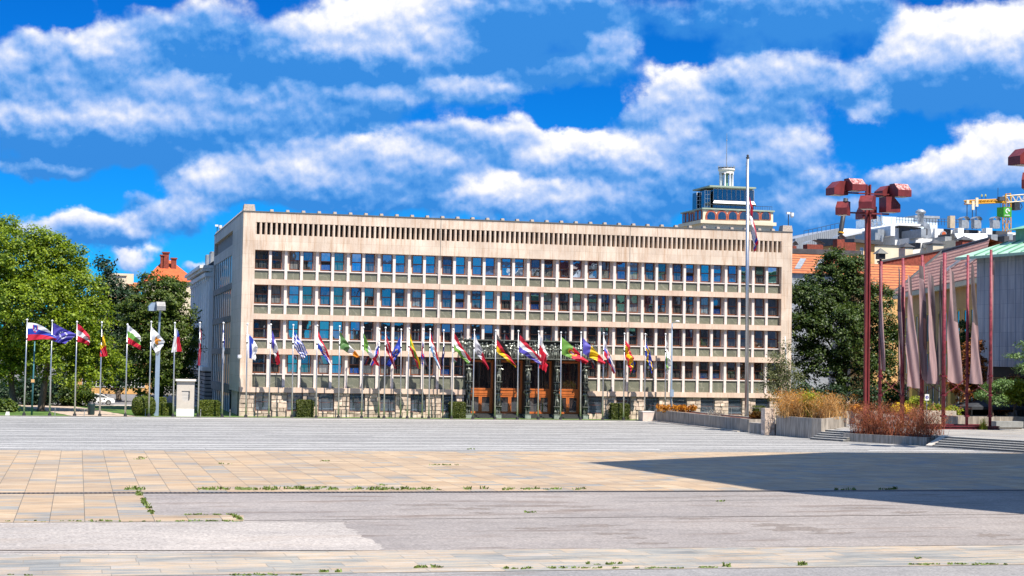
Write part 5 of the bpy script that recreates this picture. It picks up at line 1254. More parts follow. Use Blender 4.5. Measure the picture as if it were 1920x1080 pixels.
# dry grasses and twigs: many thin curved stems
def stems(name, label, cat, pts, h, n, mat, spread=.5, w=.02, group=None, zvar=.5, leafm=None, nl=0, lsz=.05):
    """pts: (x, y, z) roots"""
    c = np.mean(np.array(pts), 0); t = thing(name, label, cat, tuple(c), group)
    b = MB(); tips = []
    def ribbon(q0, q1, w0, w1, a):
        s0 = Vector((math.sin(a)*w0, -math.cos(a)*w0, 0)); s1 = Vector((math.sin(a)*w1, -math.cos(a)*w1, 0)); b.quad(q0-s0, q0+s0, q1+s1, q1-s1)
    for i in range(n):
        x, y, z = random.choice(pts); g_ = .28 if n > 200 else .12; x += random.gauss(0,g_); y += random.gauss(0,g_)
        a = random.uniform(0,2*PI); hh = h*(1-zvar*random.random()**1.3); l = spread*hh*random.uniform(.05,1)
        p = Vector((x,y,z)); path = [p]; dx, dy = math.cos(a)*l, math.sin(a)*l
        for k in (1,2,3): path.append(p+Vector((dx*(k/3)**1.6+random.gauss(0,.035)*hh, dy*(k/3)**1.6+random.gauss(0,.035)*hh, hh*(k/3)*(1-.07*spread*k))))
        va = random.uniform(0,PI)
        for k in range(3): ribbon(path[k], path[k+1], w*(1-.28*k), w*(1-.28*(k+1)), va)
        for j in range(4):
            k = random.choice((0,1,1,2,2)); q = path[k].lerp(path[k+1], random.random()); a2 = random.uniform(0,2*PI); l2 = hh*random.uniform(.10,.30); e = q+Vector((math.cos(a2)*l2*.75, math.sin(a2)*l2*.75, l2*random.uniform(.3,.9)))
            ribbon(q, e, w*.5, w*.2, random.uniform(0,PI)); tips.append(e)
        tips.append(path[3])
    b.build('stems', mat, t)
    if nl:
        P = np.array([tuple(tips[i]) for i in rng.integers(0,len(tips),nl)])+rng.normal(size=(nl,3))*.08; nn = rng.normal(size=(nl,3)); nn /= np.linalg.norm(nn,axis=1)[:,None]
        leaves_mesh('foliage', P, nn, rng.uniform(.6,1.3,nl)*lsz, leafm, t)
    return t
M['dry'] = plain('dry_grass', (.46,.27,.10), .8, .45, 2.5, island=.35); M['redtwig'] = plain('red_twig', (.26,.075,.035), .75, .5, 2, island=.4); M['greytwig'] = plain('grey_twig', (.36,.32,.27), .85, .3, 3)
def row(px0, px1, Y, z, n): return [(at(px0+(px1-px0)*i/(n-1), 780, Y+random.uniform(-.5,.5))[0], Y+random.uniform(-.6,.6), z) for i in range(n)]
stems('ornamental_grass', 'broad clump of tall orange dry grasses in the rounded planter', 'grass clump', row(1462,1512,127.5,1.5,9)+row(1470,1510,125.5,1.5,8), 2.45, 700, M['dry'], .8, .017, None, .65, LM['orange'], 3000, .055)
stems('ornamental_grass', 'right hand clump of straw coloured dry grasses in the rounded planter', 'grass clump', row(1532,1572,126.5,1.5,8)+row(1530,1552,124,1.5,6), 2.35, 560, M['dry'], .8, .017, None, .65, LM['orange'], 1800, .05)
stems('broom_shrub', 'fresh yellow green broom between the two clumps of dry grass', 'shrub', row(1513,1530,125.3,1.5,5), 2.1, 150, LM['lime'], .35, .02, None, .4, LM['lime'], 900, .075)
stems('twig_shrub', 'wild tangle of dry red brown twigs in the low bed before the red lamp', 'shrub', [(p[0],p[1],.5) for p in [tuple(l0+ld*u+ln*v) for u in np.linspace(.5,float(np.linalg.norm(l1-l0))-.4,11) for v in (.7,1.5,2.4)]], 3.0, 1050, M['redtwig'], .85, .017, None, .7, LM['rust'], 4200, .05)
for px0, px1, h, lab in ((1236,1274,.62,'orange leaved plants at the far end of the long planter'), (1282,1297,.62,'small group of orange plants on the long planter'), (1413,1427,.6,'single orange plant right of the tall grey flagpole')):
    tY = 152.0 if px0 < 1300 else 134.0
    rr = row(px0, px1, tY, 1.04, 7); stems('orange_plant', lab, 'plant', rr, h, 90, M['dry'], .5, .02, None, .4, LM['orange'], 700, .10)
stems('dry_plant', 'leafless grey dry twigs on the long planter left of the tall flagpole', 'plant', row(1330,1352,141.5,1.04,6), .75, 120, M['greytwig'], .8, .015)
stems('weed_plant', 'thin green weeds growing before the maroon pole base', 'plant', [(at(1843.5,780,123.0)[0],123.0,TZ)], 1.0, 90, LM['lime'], .2, .018)
# clipped hedges
def hedge(label, px0, px1, pyt, Y, dep, mat, rounded=False, n=3800, group='clipped hedges along the plaza edge', zt=None):
    x0 = at(px0,770,Y)[0]; x1 = at(px1,770,Y)[0]; z1 = zt or at((px0+px1)/2, pyt, Y)[2]
    t = thing('hedge', label, 'hedge', ((x0+x1)/2,Y,.02), group)
    b = MB()
    if rounded: b.ball(((x0+x1)/2,Y+dep/2,z1*.48), z1*.45, 12, 8, 0, ((x1-x0)/z1, dep/z1, 1.05))
    else: b.box(x0+.1,x1-.1,Y+.1,Y+dep-.1,.03,z1-.1)
    b.build('inner_branches', plain('hedge_core', (.02,.028,.008), .9, .3, 5) if 'hedge_core' not in bpy.data.materials else bpy.data.materials['hedge_core'], t)
    P = rng.random((n,3)); face = rng.choice(3, n, p=[.62,.22,.16]); Nn = np.zeros((n,3))
    if rounded:
        d = rng.normal(size=(n,3)); d /= np.linalg.norm(d,axis=1)[:,None]; p4 = (np.abs(d)**3).sum(1)**(1/3); d2 = d/p4[:,None]
        P = np.array([(x0+x1)/2, Y+dep/2, z1/2])+d2*np.array([(x1-x0)/2, dep/2, z1/2])*rng.uniform(.93,1.03,(n,1)); Nn = d
    else:
        P = np.array([x0,Y,.03])+P*np.array([x1-x0,dep,z1-.03])
        f = face == 0; P[f,1] = Y; Nn[f] = (0,-1,0)
        f = face == 1; P[f,2] = z1; Nn[f] = (0,0,1)
        f = face == 2; sd = rng.random(n) < .5; P[f & sd,0] = x0; P[f & ~sd,0] = x1; Nn[f & sd] = (-1,0,0); Nn[f & ~sd] = (1,0,0)
        P += rng.normal(size=(n,3))*.028
        cx = (x0+x1)/2; ed = np.maximum(0, np.abs(P[:,0]-cx)/(x1-x0)*2-.85)/.15; P[:,2] = np.maximum(.03, P[:,2]-np.where(P[:,2] > z1-.1, ed*.09, 0))
    Nn = Nn+rng.normal(size=(n,3))*.6; Nn /= np.linalg.norm(Nn,axis=1)[:,None]
    leaves_mesh('foliage', P, Nn, rng.uniform(.6,1.25,n)*.07, mat, t)
hedge('round shaggy bush left of the grey lamp post', 248, 292, 744, 157.6, 2.0, LM['hedge'], True, 5200)
hedge('clipped hedge block between the grey lamp post and the white monument', 296, 325, 757, 158.6, 1.4, LM['hedge'])
hedge('low clipped hedge behind the lamp post, showing just above the front hedge', 298, 311, 746, 164.0, 1.2, LM['hedge'], False, 1200)
hedge('wide clipped hedge right of the white monument', 372, 412, 752, 157.9, 1.6, LM['hedge'], False, 4600)
hedge('clipped square hedge before the second barred window', 557.5, 588, 751, 157.4, 1.2, LM['hedge_dark'])
hedge('clipped square hedge at the left foot of the bronze portal', 846, 873, 755, 157.6, 1.15, LM['hedge_dark'])
hedge('clipped hedge block right of the portal, the left half of a split pair', 1147.5, 1164, 757.5, 157.4, 1.2, LM['hedge_dark'], False, 2400)
hedge('clipped hedge block right of the portal, the right half of a split pair', 1165, 1180, 758, 157.5, 1.2, LM['hedge_dark'], False, 2400)
hedge('dark low hedge behind the handrail near the rubble pier', 1416, 1436, 762, 157.6, 1.0, LM['hedge_dark'], False, 1500)
# ------------------------------------------------------------------ buildings behind
def tiles(name, ca, cb, ang=0.0, scale=1.0, dark=(.12,.035,.02)):
    m, nt, b = newmat(name)
    v = mapped(nt, (1,1,1), (0,0,ang)); w = N(nt, 'ShaderNodeTexWave', wave_type='BANDS', bands_direction='Z'); w.inputs['Scale'].default_value = .75*scale; w.inputs['Distortion'].default_value = .4; w.inputs['Detail'].default_value = 2; L(nt, v, w.inputs['Vector'])
    f = noise(nt, mapped(nt, (1,1,2)), 1.2, 5, .7); c = rampn(nt, f, [(.32, ca), (.68, cb)])
    c = mixc(nt, dark, c, rampn(nt, w.outputs['Fac'], [(.12, (.15,.15,.15)), (.42, (1,1,1))]))
    L(nt, c, b.inputs['Base Color']); b.inputs['Roughness'].default_value = .85; bump(nt, b, w.outputs['Fac'], .6, .08); return m
M['tile_orange'] = tiles('orange_roof_tiles', (.36,.085,.028), (.52,.18,.06), 0, .8, (.10,.035,.02)); M['tile_red'] = tiles('red_roof_tiles', (.22,.075,.055), (.46,.27,.21), 0, .62, (.09,.03,.025))
M['tile_plain'] = plain('vermilion_roof', (.50,.10,.03), .8, .2, 1.5)
M['brick'] = plain('red_brick', (.22,.05,.03), .9, .35, 2.5, bmp=.3)
M['ochre'] = plain('ochre_plaster', (.56,.32,.12), .85, .12, .6); M['cream'] = plain('cream_plaster', (.66,.56,.40), .85, .1, .6); M['ochre2'] = plain('sunny_ochre', (.66,.42,.10), .85, .1, .6)
M['copper'] = plain('green_copper', (.14,.34,.23), .7, .25, .8, stretch=(2,1,1)); M['copper_tower'] = plain('dull_copper', (.30,.36,.27), .7, .15, 1); M['copper_pale'] = plain('pale_copper', (.33,.50,.38), .7, .15, 1, stretch=(2,1,1))
M['zinc'] = plain('zinc', (.30,.32,.34), .5, .2, 1.5, metal=.3); M['darkroof'] = plain('dark_roof', (.06,.06,.065), .7, .3, 1)
M['slate_wall'] = plain('white_wall', (.80,.80,.80), .8, .05, .5)
M['crane'] = plain('crane_yellow', (.66,.33,.02), .5, .1)
def px_quad(mb, pts, m=0): mb.poly([at(*p) for p in pts], m)
def win(parent, x0, x1, y, z0, z1, frame=None, nx=(1,0)):
    """window on a wall facing -y (nx = wall direction in plan)"""
    f = MB(); d = .06
    f.box(x0-d,x1+d,y-.05,y+.05,z1,z1+d); f.box(x0-d,x1+d,y-.09,y+.05,z0-d,z0); f.box(x0-d,x0,y-.05,y+.05,z0,z1); f.box(x1,x1+d,y-.05,y+.05,z0,z1); f.box((x0+x1)/2-.03,(x0+x1)/2+.03,y-.04,y+.03,z0,z1)
    o = f.build('window', frame or M['plaster_white'], parent)
    g = MB(); g.quad((x0,y-.015,z0),(x1,y-.015,z0),(x1,y-.015,z1),(x0,y-.015,z1)); g.build('pane', M['glass_dark'], o)
def box_building(name, label, x0, x1, y0, y1, z1, mat, cat='building', z0=0):
    t = thing(name, label, cat, ((x0+x1)/2, y0, z0)); b = MB(); b.box(x0,x1,y0,y1,z0,z1); b.build('wall', mat, t); return t
# white classical building adjoining the parliament's left flank
XW = -.6
yn = 195.2; yf = atX(357,600,XW)[1]; zc_ = atX(398,494,XW)[2]; zr = atX(398,694,XW)[2]
t = thing('classical_building', 'white classical building with pilasters and a striped base left of the parliament', 'building', (XW,yn,0))
b = MB(); b.box(XW+.25,20,yn,yf,zr,zc_); b.build('wall', M['slate_wall'], t)
b = MB(); n = 9
for i in range(n):
    y = yn+.4+i*(yf-yn-1.2)/(n-1); b.box(XW-.05,XW+.3,y,y+.8,zr,zc_-1.2); b.box(XW-.15,XW+.3,y-.12,y+.92,zc_-1.6,zc_-1.2)
b.build('pilasters', M['plaster_white'], t)
b = MB(); b.box(XW-.3,20,yn-.1,yf+.1,zc_-1.15,zc_-.7); b.box(XW-.9,20,yn-.2,yf+.3,zc_-.2,zc_+.15); b.box(XW-.6,20,yn-.15,yf+.2,zc_-.5,zc_-.21); b.box(XW-.3,20,yn-.1,yf+.1,zr-.2,zr+.25); b.build('cornice', M['plaster_white'], t)
b = MB(); k = int(zr/.42)
for i in range(k): b.box(XW-.02,20,yn,yf,i*zr/k+.11,(i+1)*zr/k-.004)
b.build('rusticated_base', plain('grey_rustication', (.34,.32,.31), .85, .15, 1.5), t)
b = MB(); b.box(XW+.15,19.9,yn+.02,yf-.02,0,zr-.25); b.build('base_core', M['dark'], t)
for i in range(n-1):
    y = yn+1.45+i*(yf-yn-1.2)/(n-1); d_ = (yf-yn-1.2)/(n-1)-1.2
    for z0_, z1_ in ((zr+.9,zr+2.6),(zr+3.5,zr+5.0)):
        f = MB(); f.box(XW+.12,XW+.27,y-.08,y,z0_,z1_); f.box(XW+.12,XW+.27,y+d_,y+d_+.08,z0_,z1_); f.box(XW+.1,XW+.27,y-.08,y+d_+.08,z1_,z1_+.1); o = f.build('window', M['plaster_white'], t); g = MB(); g.quad((XW+.235,y+d_,z0_),(XW+.235,y,z0_),(XW+.235,y,z1_),(XW+.235,y+d_,z1_)); g.build('pane', M['glass_dark'], o)
b = MB(); b.hexa([(XW,yn,zc_+.16),(20,yn,zc_+.16),(20,yf,zc_+.16),(XW,yf,zc_+.16)], [(XW+2.2,yn+.5,zc_+1.8),(18,yn+.5,zc_+1.8),(18,yf-1,zc_+1.8),(XW+2.2,yf-1,zc_+1.8)]); b.build('roof', M['darkroof'], t)
for y in (yn+2.5, yn+9): b = MB(); b.box(XW+.5,XW+3,y,y+2.2,zc_+.3,zc_+1.9); b.build('dormer', M['zinc'], t)
# vermilion hipped roof house
Y = 300.0
t = thing('red_roofed_house', 'house with a steep vermilion roof and brick chimneys above the round tree', 'house', at(312,540,Y)); t.location.z = 0
xl, xr = at(268,530,Y)[0], at(372,530,Y)[0]; ze = at(318,528,Y)[2]; zr_ = at(314,484,Y)[2]; r0_, r1_ = at(310,482,Y)[0], at(324,482,Y)[0]
b = MB(); b.box(xl+.5,xr-.5,Y,Y+14,0,ze); b.build('wall', M['cream'], t)
b = MB(); e = [(xl,Y-.5,ze),(xr,Y-.5,ze),(xr,Y+14.5,ze),(xl,Y+14.5,ze)]; ra, rb = (r0_,Y+7,zr_),(r1_,Y+7,zr_)
b.poly([e[0],e[1],rb,ra]); b.poly([e[1],e[2],rb]); b.poly([e[2],e[3],ra,rb]); b.poly([e[3],e[0],ra]); b.build('roof', M['tile_plain'], t)
for p0, p1, y0_, yt in ((301,307,494,480),(305,317,500,475),(321,331,507,486)):
    a0_, a1_ = at(p0,y0_,Y+4), at(p1,yt,Y+4); b = MB(); b.box(a0_[0],a1_[0],Y+4,Y+5.2,a0_[2]-1,a1_[2]); b.box(a0_[0]-.15,a1_[0]+.15,Y+3.85,Y+5.35,a1_[2],a1_[2]+.25); b.build('chimney', M['brick'], t)
# cream house behind the street
Y = 238.0; xl, xr = at(140,700,Y)[0], at(286,700,Y)[0]; zt = at(220,516,Y)[2]
t = thing('cream_house', 'ochre house with a flat roof standing behind the white car', 'house', ((xl+xr)/2,Y,0))
b = MB(); b.box(xl,xr,Y,Y+16,0,zt-3.2); b.build('wall', M['ochre'], t)
b = MB(); b.box(at(203,520,Y)[0],at(237,520,Y)[0],Y+1,Y+9,zt-3.2,zt); b.box(at(201,520,Y)[0],at(239,520,Y)[0],Y+.8,Y+9.2,zt,zt+.3); b.build('roof_storey', M['cream'], t)
for i in range(9):
    x = xl+1.1+i*(xr-xl-2)/9
    for z in (1.0,4.4,7.6,10.8): win(t, x, x+.8, Y, z, z+1.6)
# lower brick red annex of the vermilion house (between trees)
Y = 262.0; p0 = at(212,545,Y); p1 = at(240,527,Y)
t = thing('tiled_annex', 'low house with an orange tiled roof just visible between the left trees', 'house', (p0[0],Y,0)); xl, xr = p0[0]-1, at(262,540,Y)[0]
b = MB(); b.box(xl+.4,xr-.4,Y+.5,Y+9,0,p0[2]); b.build('wall', M['cream'], t)
b = MB(); b.poly([(xl,Y,p0[2]),(xr,Y,p0[2]),(xr,Y+5,p1[2]),(xl,Y+5,p1[2])]); b.poly([(xl,Y+10,p0[2]),(xl,Y+5,p1[2]),(xr,Y+5,p1[2]),(xr,Y+10,p0[2])]); b.poly([(xl,Y,p0[2]),(xl,Y+5,p1[2]),(xl,Y+10,p0[2])]); b.poly([(xr,Y,p0[2]),(xr,Y+10,p0[2]),(xr,Y+5,p1[2])]); b.build('roof', M['tile_orange'], t)
b = MB(); b.box(at(238,526,Y)[0],at(252,526,Y)[0],Y+4,Y+5.5,p1[2]-1,at(240,511,Y)[2]); b.build('chimney', M['cream'], t)
# ---- tower with arches behind the roof
Y = 380.0
def tx(px, Yq=None): return at(px,410,Yq or Y)[0]
def tz(py, px=1385, Yq=None): return at(px,py,Yq or Y)[2]
xl, xr = tx(1318.5), tx(1449.5); yb_ = Y+14.6
t = thing('arcaded_tower', 'pale tower with an arcaded top floor, a columned rotunda and an antenna', 'tower', ((xl+xr)/2,Y,0))
ztop = tz(395); zl = tz(417)
b = MB(); b.box(xl,xr,Y,yb_,0,ztop); b.build('shaft', plain('tower_plaster', (.74,.62,.43), .8, .06, .3), t)
b = MB(); b.box(xl-.9,xr+.6,Y-.7,yb_+.5,zl-.55,zl+.25); b.build('cornice', M['cream'], t)
b = MB(); b.box(xl-.4,xr+.3,Y-.35,yb_+.3,ztop+.004,ztop+.35); b.build('terrace_edge', M['copper_tower'], t)
ac = [1333,1353.3,1373.5,1394,1415,1435]
for i, px in enumerate(ac):
    x = tx(px); w = 1.02; zb_ = tz(411.5,px)-.1; zs = tz(405,px)
    def arch(r, y, z0_):
        return [(x-r,y,z0_),(x+r,y,z0_)]+[(x+r*math.cos(PI*k/10),y,zs+r*math.sin(PI*k/10)) for k in range(11)]
    b = MB(); o_ = arch(w+.42, Y-.16, zb_); b.poly(o_); ob = [(p[0],Y,p[2]) for p in o_]
    for k in range(len(o_)): b.quad(o_[k], ob[k], ob[(k+1)%len(o_)], o_[(k+1)%len(o_)])
    o = b.build('arched_window', plain('arch_brick', (.36,.09,.05), .85, .2, 2) if i == 0 else bpy.data.materials['arch_brick'], t); g = MB(); g.poly(arch(w, Y-.2, zb_+.1)); g.build('pane', M['glass_dark'], o)
for y_, w in ((Y+2.0,.95),(Y+4.6,.95),(Y+7.0,.4),(Y+8.3,.4),(Y+10.6,.95),(Y+13.0,.95)):
    zb_ = zl+.5; zs = zl+2.0
    def arch2(r, x, z0_): return [(x,y_+r,z0_),(x,y_-r,z0_)]+[(x,y_-r*math.cos(PI*k/10),zs+r*math.sin(PI*k/10)) for k in range(11)]
    b = MB(); b.poly(arch2(w+.35,xl-.1,zb_)); o = b.build('arched_window', bpy.data.materials['arch_brick'], t); g = MB(); g.poly(arch2(w*.8,xl-.14,zb_+.1)); g.build('pane', M['glass_dark'], o)
y2 = Y+4; xa, xb = tx(1337,y2), tx(1413,y2); zg0, zg1 = ztop+.35, tz(354,1375,y2)
b = MB(); b.box(xa,xb,y2,yb_-1.5,zg0,zg1); b.build('glazed_storey', M['glass_dark'], t)
b = MB()
for i in range(10):
    x = xa+(xb-xa)*i/9; b.box(x-.06,x+.06,y2-.08,y2,zg0+2.2,zg1)
for z in (zg1-.25, zg0+2.4): b.box(xa,xb,y2-.09,y2-.01,z,z+.14)
b.build('mullions', M['zinc'], t)
b = MB(); b.box(tx(1330,y2-2.4),tx(1417,y2-2.4),y2-2.4,yb_-1.2,zg1,zg1+.38); b.build('roof_slab', M['copper_tower'], t)
b = MB(); za_, zb2_ = tz(373,1375), tz(381,1375); b.hexa([(xa+.3,y2-.1,za_),(tx(1413,y2),y2-.1,za_),(tx(1413,y2),y2-.02,za_+.02),(xa+.3,y2-.02,za_+.02)],[(tx(1341),y2-2.6,zb2_),(tx(1421),y2-2.6,zb2_),(tx(1421),y2-2.5,zb2_+.1),(tx(1341),y2-2.5,zb2_+.1)]); b.build('awning', M['plaster_white'], t)
b = MB(); xe = tx(1433); b.poly([(tx(1413,y2),y2-.1,za_),(tx(1421),y2-2.6,zb2_),(xe,y2+1,zb2_-.15),(tx(1415),y2+4,za_)]); b.build('orange_awning', plain('tan_canvas', (.52,.27,.13), .7, .1), t)
b = MB()
for i in range(30): x = xl+(xr-xl-.3)*i/29; b.box(x,x+.05,Y+.1,Y+.14,ztop+.35,ztop+1.3)
b.box(xl,xr-.2,Y+.08,Y+.16,ztop+1.25,ztop+1.34); b.build('terrace_railing', M['darkmetal'], t)
b = MB(); b.box(tx(1306,Y+9),tx(1317,Y+9),Y+9,Y+12,ztop-.2,tz(361,1310,Y+9)); b.box(tx(1321,Y+5),tx(1331,Y+5),Y+5,Y+8,ztop-.2,tz(357,1325,Y+5)); b.build('stair_glazing', M['glass_dark'], t)
b = MB()
for (p0,p1,yy,zt_) in ((1306,1317,Y+9,tz(361,1310,Y+9)),(1321,1331,Y+5,tz(357,1325,Y+5))):
    for z in np.linspace(ztop,zt_,6): b.box(tx(p0,yy)-.05,tx(p1,yy)+.05,yy-.08,yy-.01,z-.05,z+.05)
    for k in range(3): x = tx(p0,yy)+(tx(p1,yy)-tx(p0,yy))*k/2; b.box(x-.05,x+.05,yy-.09,yy-.02,ztop,zt_)
b.build('stair_frames', M['whitemetal'], t)
yc = Y+7.5; xc = tx(1361,yc); zr0 = zg1+.38; zr1 = tz(326,1361,yc); zr2 = tz(314,1361,yc); r = (tx(1374,yc)-tx(1348,yc))/2
for k in range(8): a = 2*PI*k/8+.2; b = MB(); b.lathe((xc+r*.86*math.cos(a),yc+r*.86*math.sin(a),zr0), [(.28,0),(.24,.3),(.20,zr1-zr0-.3),(.32,zr1-zr0)], 8); b.build('rotunda_column', M['plaster_white'], t, smooth=True)
b = MB(); b.lathe((xc,yc,zr1), [(r,0),(r*1.0,.5),(r*1.14,.9),(r*1.14,1.25),(r*.95,1.3)], 20); b.build('rotunda_ring', M['white_stone'], t)
b = MB()
for k in range(14): a = 2*PI*k/14; b.box(xc+r*1.1*math.cos(a)-.05,xc+r*1.1*math.cos(a)+.05,yc+r*1.1*math.sin(a)-.05,yc+r*1.1*math.sin(a)+.05,zr1+1.25,zr1+2.0)
b.lathe((xc,yc,zr1+1.5),[(r*1.12,0),(r*1.12,.07),(r*1.08,.07)],20); b.build('rotunda_railing', M['zinc'], t)
b = MB(); b.lathe((xc,yc,zr0), [(.6,0),(.35,1),(.3,zr1-zr0+.6)], 10); b.build('rotunda_core', M['copper'], t)
b = MB(); b.tube([(xc,yc,zr1),(xc,yc,tz(290,1361,yc)),(xc,yc,tz(250,1361,yc))], [.14,.10,.04], 6); b.ball((xc,yc,tz(263,1361,yc)), .16, 6, 4); b.build('antenna', M['zinc'], t)
# ---- ochre house with hipped red tile roof (oblique to the square)
ze = 14.6; zr_ = 20.4
E0 = np.array(ground(1672,553,ze)[:2]); E1 = np.array(ground(1835,519,ze)[:2]); R0 = np.array(ground(1768,472,zr_)[:2]); R1 = np.array(ground(1852,449,zr_)[:2])
dv = (E1-E0)/np.linalg.norm(E1-E0); nv = np.array([dv[1],-dv[0]]); nv = nv if nv[0] > 0 else -nv   # away from the viewer
E1 = E1+dv*.6; R1 = R1+dv*1.0; A0 = E0+dv*.5+nv*.2; A2 = E1+nv*.2; HW = float((R0-E0)@nv); E3 = E0+nv*2*HW; E2 = E1+nv*2*HW; D = 2*HW-.5
t = thing('ochre_house', 'ochre plastered house with a hipped red tile roof behind the banners', 'house', (*A0,0))
b = MB(); b.prism(ccw([tuple(A0+nv*.5), tuple(A2+nv*.5), tuple(A2+nv*D), tuple(A0+nv*D)]), 0, ze); b.build('wall', M['ochre'], t)
P3 = lambda q, z: (float(q[0]), float(q[1]), z); b = MB()
b.poly([P3(E0,ze),P3(E1,ze),P3(R1,zr_),P3(R0,zr_)]); b.poly([P3(E3,ze),P3(E0,ze),P3(R0,zr_)]); b.poly([P3(E2,ze),P3(E3,ze),P3(R0,zr_),P3(R1,zr_)]); b.build('roof', M['tile_red'], t)
b = MB(); b.prism(ccw([tuple(A0-dv*.4-nv*.15), tuple(A2-nv*.15), tuple(A2+nv*.6), tuple(A0-dv*.4+nv*.6)]), ze-.55, ze-.02); b.build('eaves_cornice', M['cream'], t)
b = MB(); b.tube([P3(E0,ze+.04),P3(R0,zr_+.05)], .22, 6); b.tube([P3(R0,zr_+.05),P3(R1,zr_+.05)], .2, 6); b.build('ridge_capping', M['darkroof'], t)
def skyl(u, v, l=1.6):
    z = ze+(zr_-ze)*v/HW
    p0 = E0+dv*u+nv*v; p1 = p0+dv*.6; p2 = p1+nv*l+dv*.5; p3 = p0+nv*l+dv*.5; z2 = ze+(zr_-ze)*(v+l)/HW
    b = MB(); b.hexa([P3(p0,z+.05),P3(p1,z+.05),P3(p2,z2+.05),P3(p3,z2+.05)],[P3(p0,z+.3),P3(p1,z+.3),P3(p2,z2+.3),P3(p3,z2+.3)]); b.build('skylight', M['zinc'], t)
skyl(20,HW*.3); skyl(29,HW*.35)
LW = float(np.linalg.norm(A2-A0))
for fl, (z0_, z1_) in enumerate(((1.2,3.6),(4.9,7.2),(8.6,11.6))):
    for i in range(14):
        u = 2.2+i*(LW-4)/13.5; p = A0+nv*.5+dv*u; q = p+dv*1.05; o_ = -nv*.06
        f = MB(); pp, qq = p+o_, q+o_
        f.prism(ccw([tuple(p-dv*.12-nv*.08), tuple(q+dv*.12-nv*.08), tuple(q+dv*.12+nv*.05), tuple(p-dv*.12+nv*.05)]), z0_-.12, z0_); f.prism(ccw([tuple(p-dv*.12-nv*.1), tuple(q+dv*.12-nv*.1), tuple(q+dv*.12+nv*.05), tuple(p-dv*.12+nv*.05)]), z1_, z1_+.2)
        for q_ in (p-dv*.12, q): f.prism(ccw([tuple(q_-nv*.07), tuple(q_+dv*.12-nv*.07), tuple(q_+dv*.12+nv*.05), tuple(q_+nv*.05)]), z0_-.01, z1_+.01)
        w_ = f.build('window', M['ochre2'], t); g = MB(); g.quad(P3(p-nv*.02,z0_),P3(q-nv*.02,z0_),P3(q-nv*.02,z1_),P3(p-nv*.02,z1_)); g.build('pane', M['glass_dark'], w_)
# sunny yellow porch posts at its foot
for px, lab in ((1715,'sunlit yellow square post behind the second and third maroon poles'),(1787,'sunlit yellow square post left of the rust tree')):
    Yp = 146.0; x = at(px,750,Yp)[0]; zt = at(px,722,Yp)[2]; t = thing('porch_post', lab, 'post', (x,Yp,TZ)); b = MB(); b.box(x-.28,x+.28,Yp,Yp+.56,TZ,zt); b.build('shaft', M['ochre2'], t); b = MB(); b.box(x-.36,x+.36,Yp-.08,Yp+.64,zt,zt+.2); b.build('capital', M['cream'], t)
# ---- blue grey slab building with copper roof
B0 = np.array(at(1831,600,140.0)[:2]); B1 = np.array(at(1990,600,128.0)[:2]); bd = (B1-B0)/np.linalg.norm(B1-B0); bn = np.array([bd[1],-bd[0]]); bn = bn if bn[1] > 0 else -bn
z0_ = at(1840,687,140.0)[2]; z1_ = at(1834,481,140.0)[2]
t = thing('slab_clad_building', 'blue grey slab clad building on dark piers under a green copper roof', 'building', (*B0,0))
sw = newmat('blue_grey_slabs'); m_, nt, b_n = sw
br = N(nt, 'ShaderNodeTexBrick', i_Scale=1.0, i_Mortar_Size=.012, i_Brick_Width=1.15, i_Row_Height=1.62); br.offset = 0.0
br.inputs['Color1'].default_value = (.19,.235,.29,1); br.inputs['Color2'].default_value = (.25,.295,.35,1); br.inputs['Mortar'].default_value = (.09,.11,.14,1)
L(nt, mapped(nt, (1,1,1), (PI/2,0,0)), br.inputs['Vector']); ss = noise(nt, mapped(nt, (1.5,1.5,.12)), 1.6, 4); cc = mixc(nt, br.outputs[0], rampn(nt, ss, [(.35,(.78,.8,.84)),(.68,(1.25,1.22,1.2))]), 1.0, 'MULTIPLY'); L(nt, cc, b_n.inputs['Base Color']); b_n.inputs['Roughness'].default_value = .45
M['bluewall'] = m_
b = MB(); BL_ = float(np.linalg.norm(B1-B0))+20; b.box(0,BL_,0,30,z0_,z1_)
ang = math.atan2(bd[1],bd[0])
wt = b.build('wall', M['bluewall'], None); wt.parent = t; wt.rotation_euler = (0,0,ang)
def inb(name, mat, mb): o = mb.build(name, mat, None); o.parent = t; o.rotation_euler = (0,0,ang); return o
b = MB()
for i in range(1,40): b.box(1.15*i-.02,1.15*i+.02,-.03,.01,z0_,z1_)
inb('cladding_joints', M['bluegrey'], b)
b = MB(); b.box(-.15,BL_,.15,30,z0_-.95,z0_-.004); inb('soffit', M['dark'], b)
b = MB(); e0, e1 = -1.35, BL_
b.hexa([(e0,-1.5,z1_-.35),(e1,-1.5,z1_-.35),(e1,6,z1_+.6),(e0+2.2,6,z1_+.6)],[(e0,-1.5,z1_-.1),(e1,-1.5,z1_-.1),(e1,2.2,z1_+1.35),(e0+2.6,2.2,z1_+1.35)]); inb('lower_roof', M['copper_pale'], b)
b = MB()
for i in range(18): x = e0+3+i*1.7; b.hexa([(x,-1.52,z1_-.08),(x+.06,-1.52,z1_-.08),(x+.06,2.2,z1_+1.37),(x,2.2,z1_+1.37)],[(x,-1.52,z1_+.02),(x+.06,-1.52,z1_+.02),(x+.06,2.2,z1_+1.47),(x,2.2,z1_+1.47)])
inb('roof_seams', M['copper'], b)
b = MB(); b.box(2.7,BL_,2.3,28,z1_+.6,z1_+2.4); b.hexa([(2.2,1.6,z1_+2.4),(BL_,1.6,z1_+2.4),(BL_,28,z1_+2.4),(2.2,28,z1_+2.4)],[(3.2,3,z1_+2.85),(BL_,3,z1_+2.85),(BL_,27,z1_+2.85),(3.2,27,z1_+2.85)]); inb('upper_roof', M['copper'], b)
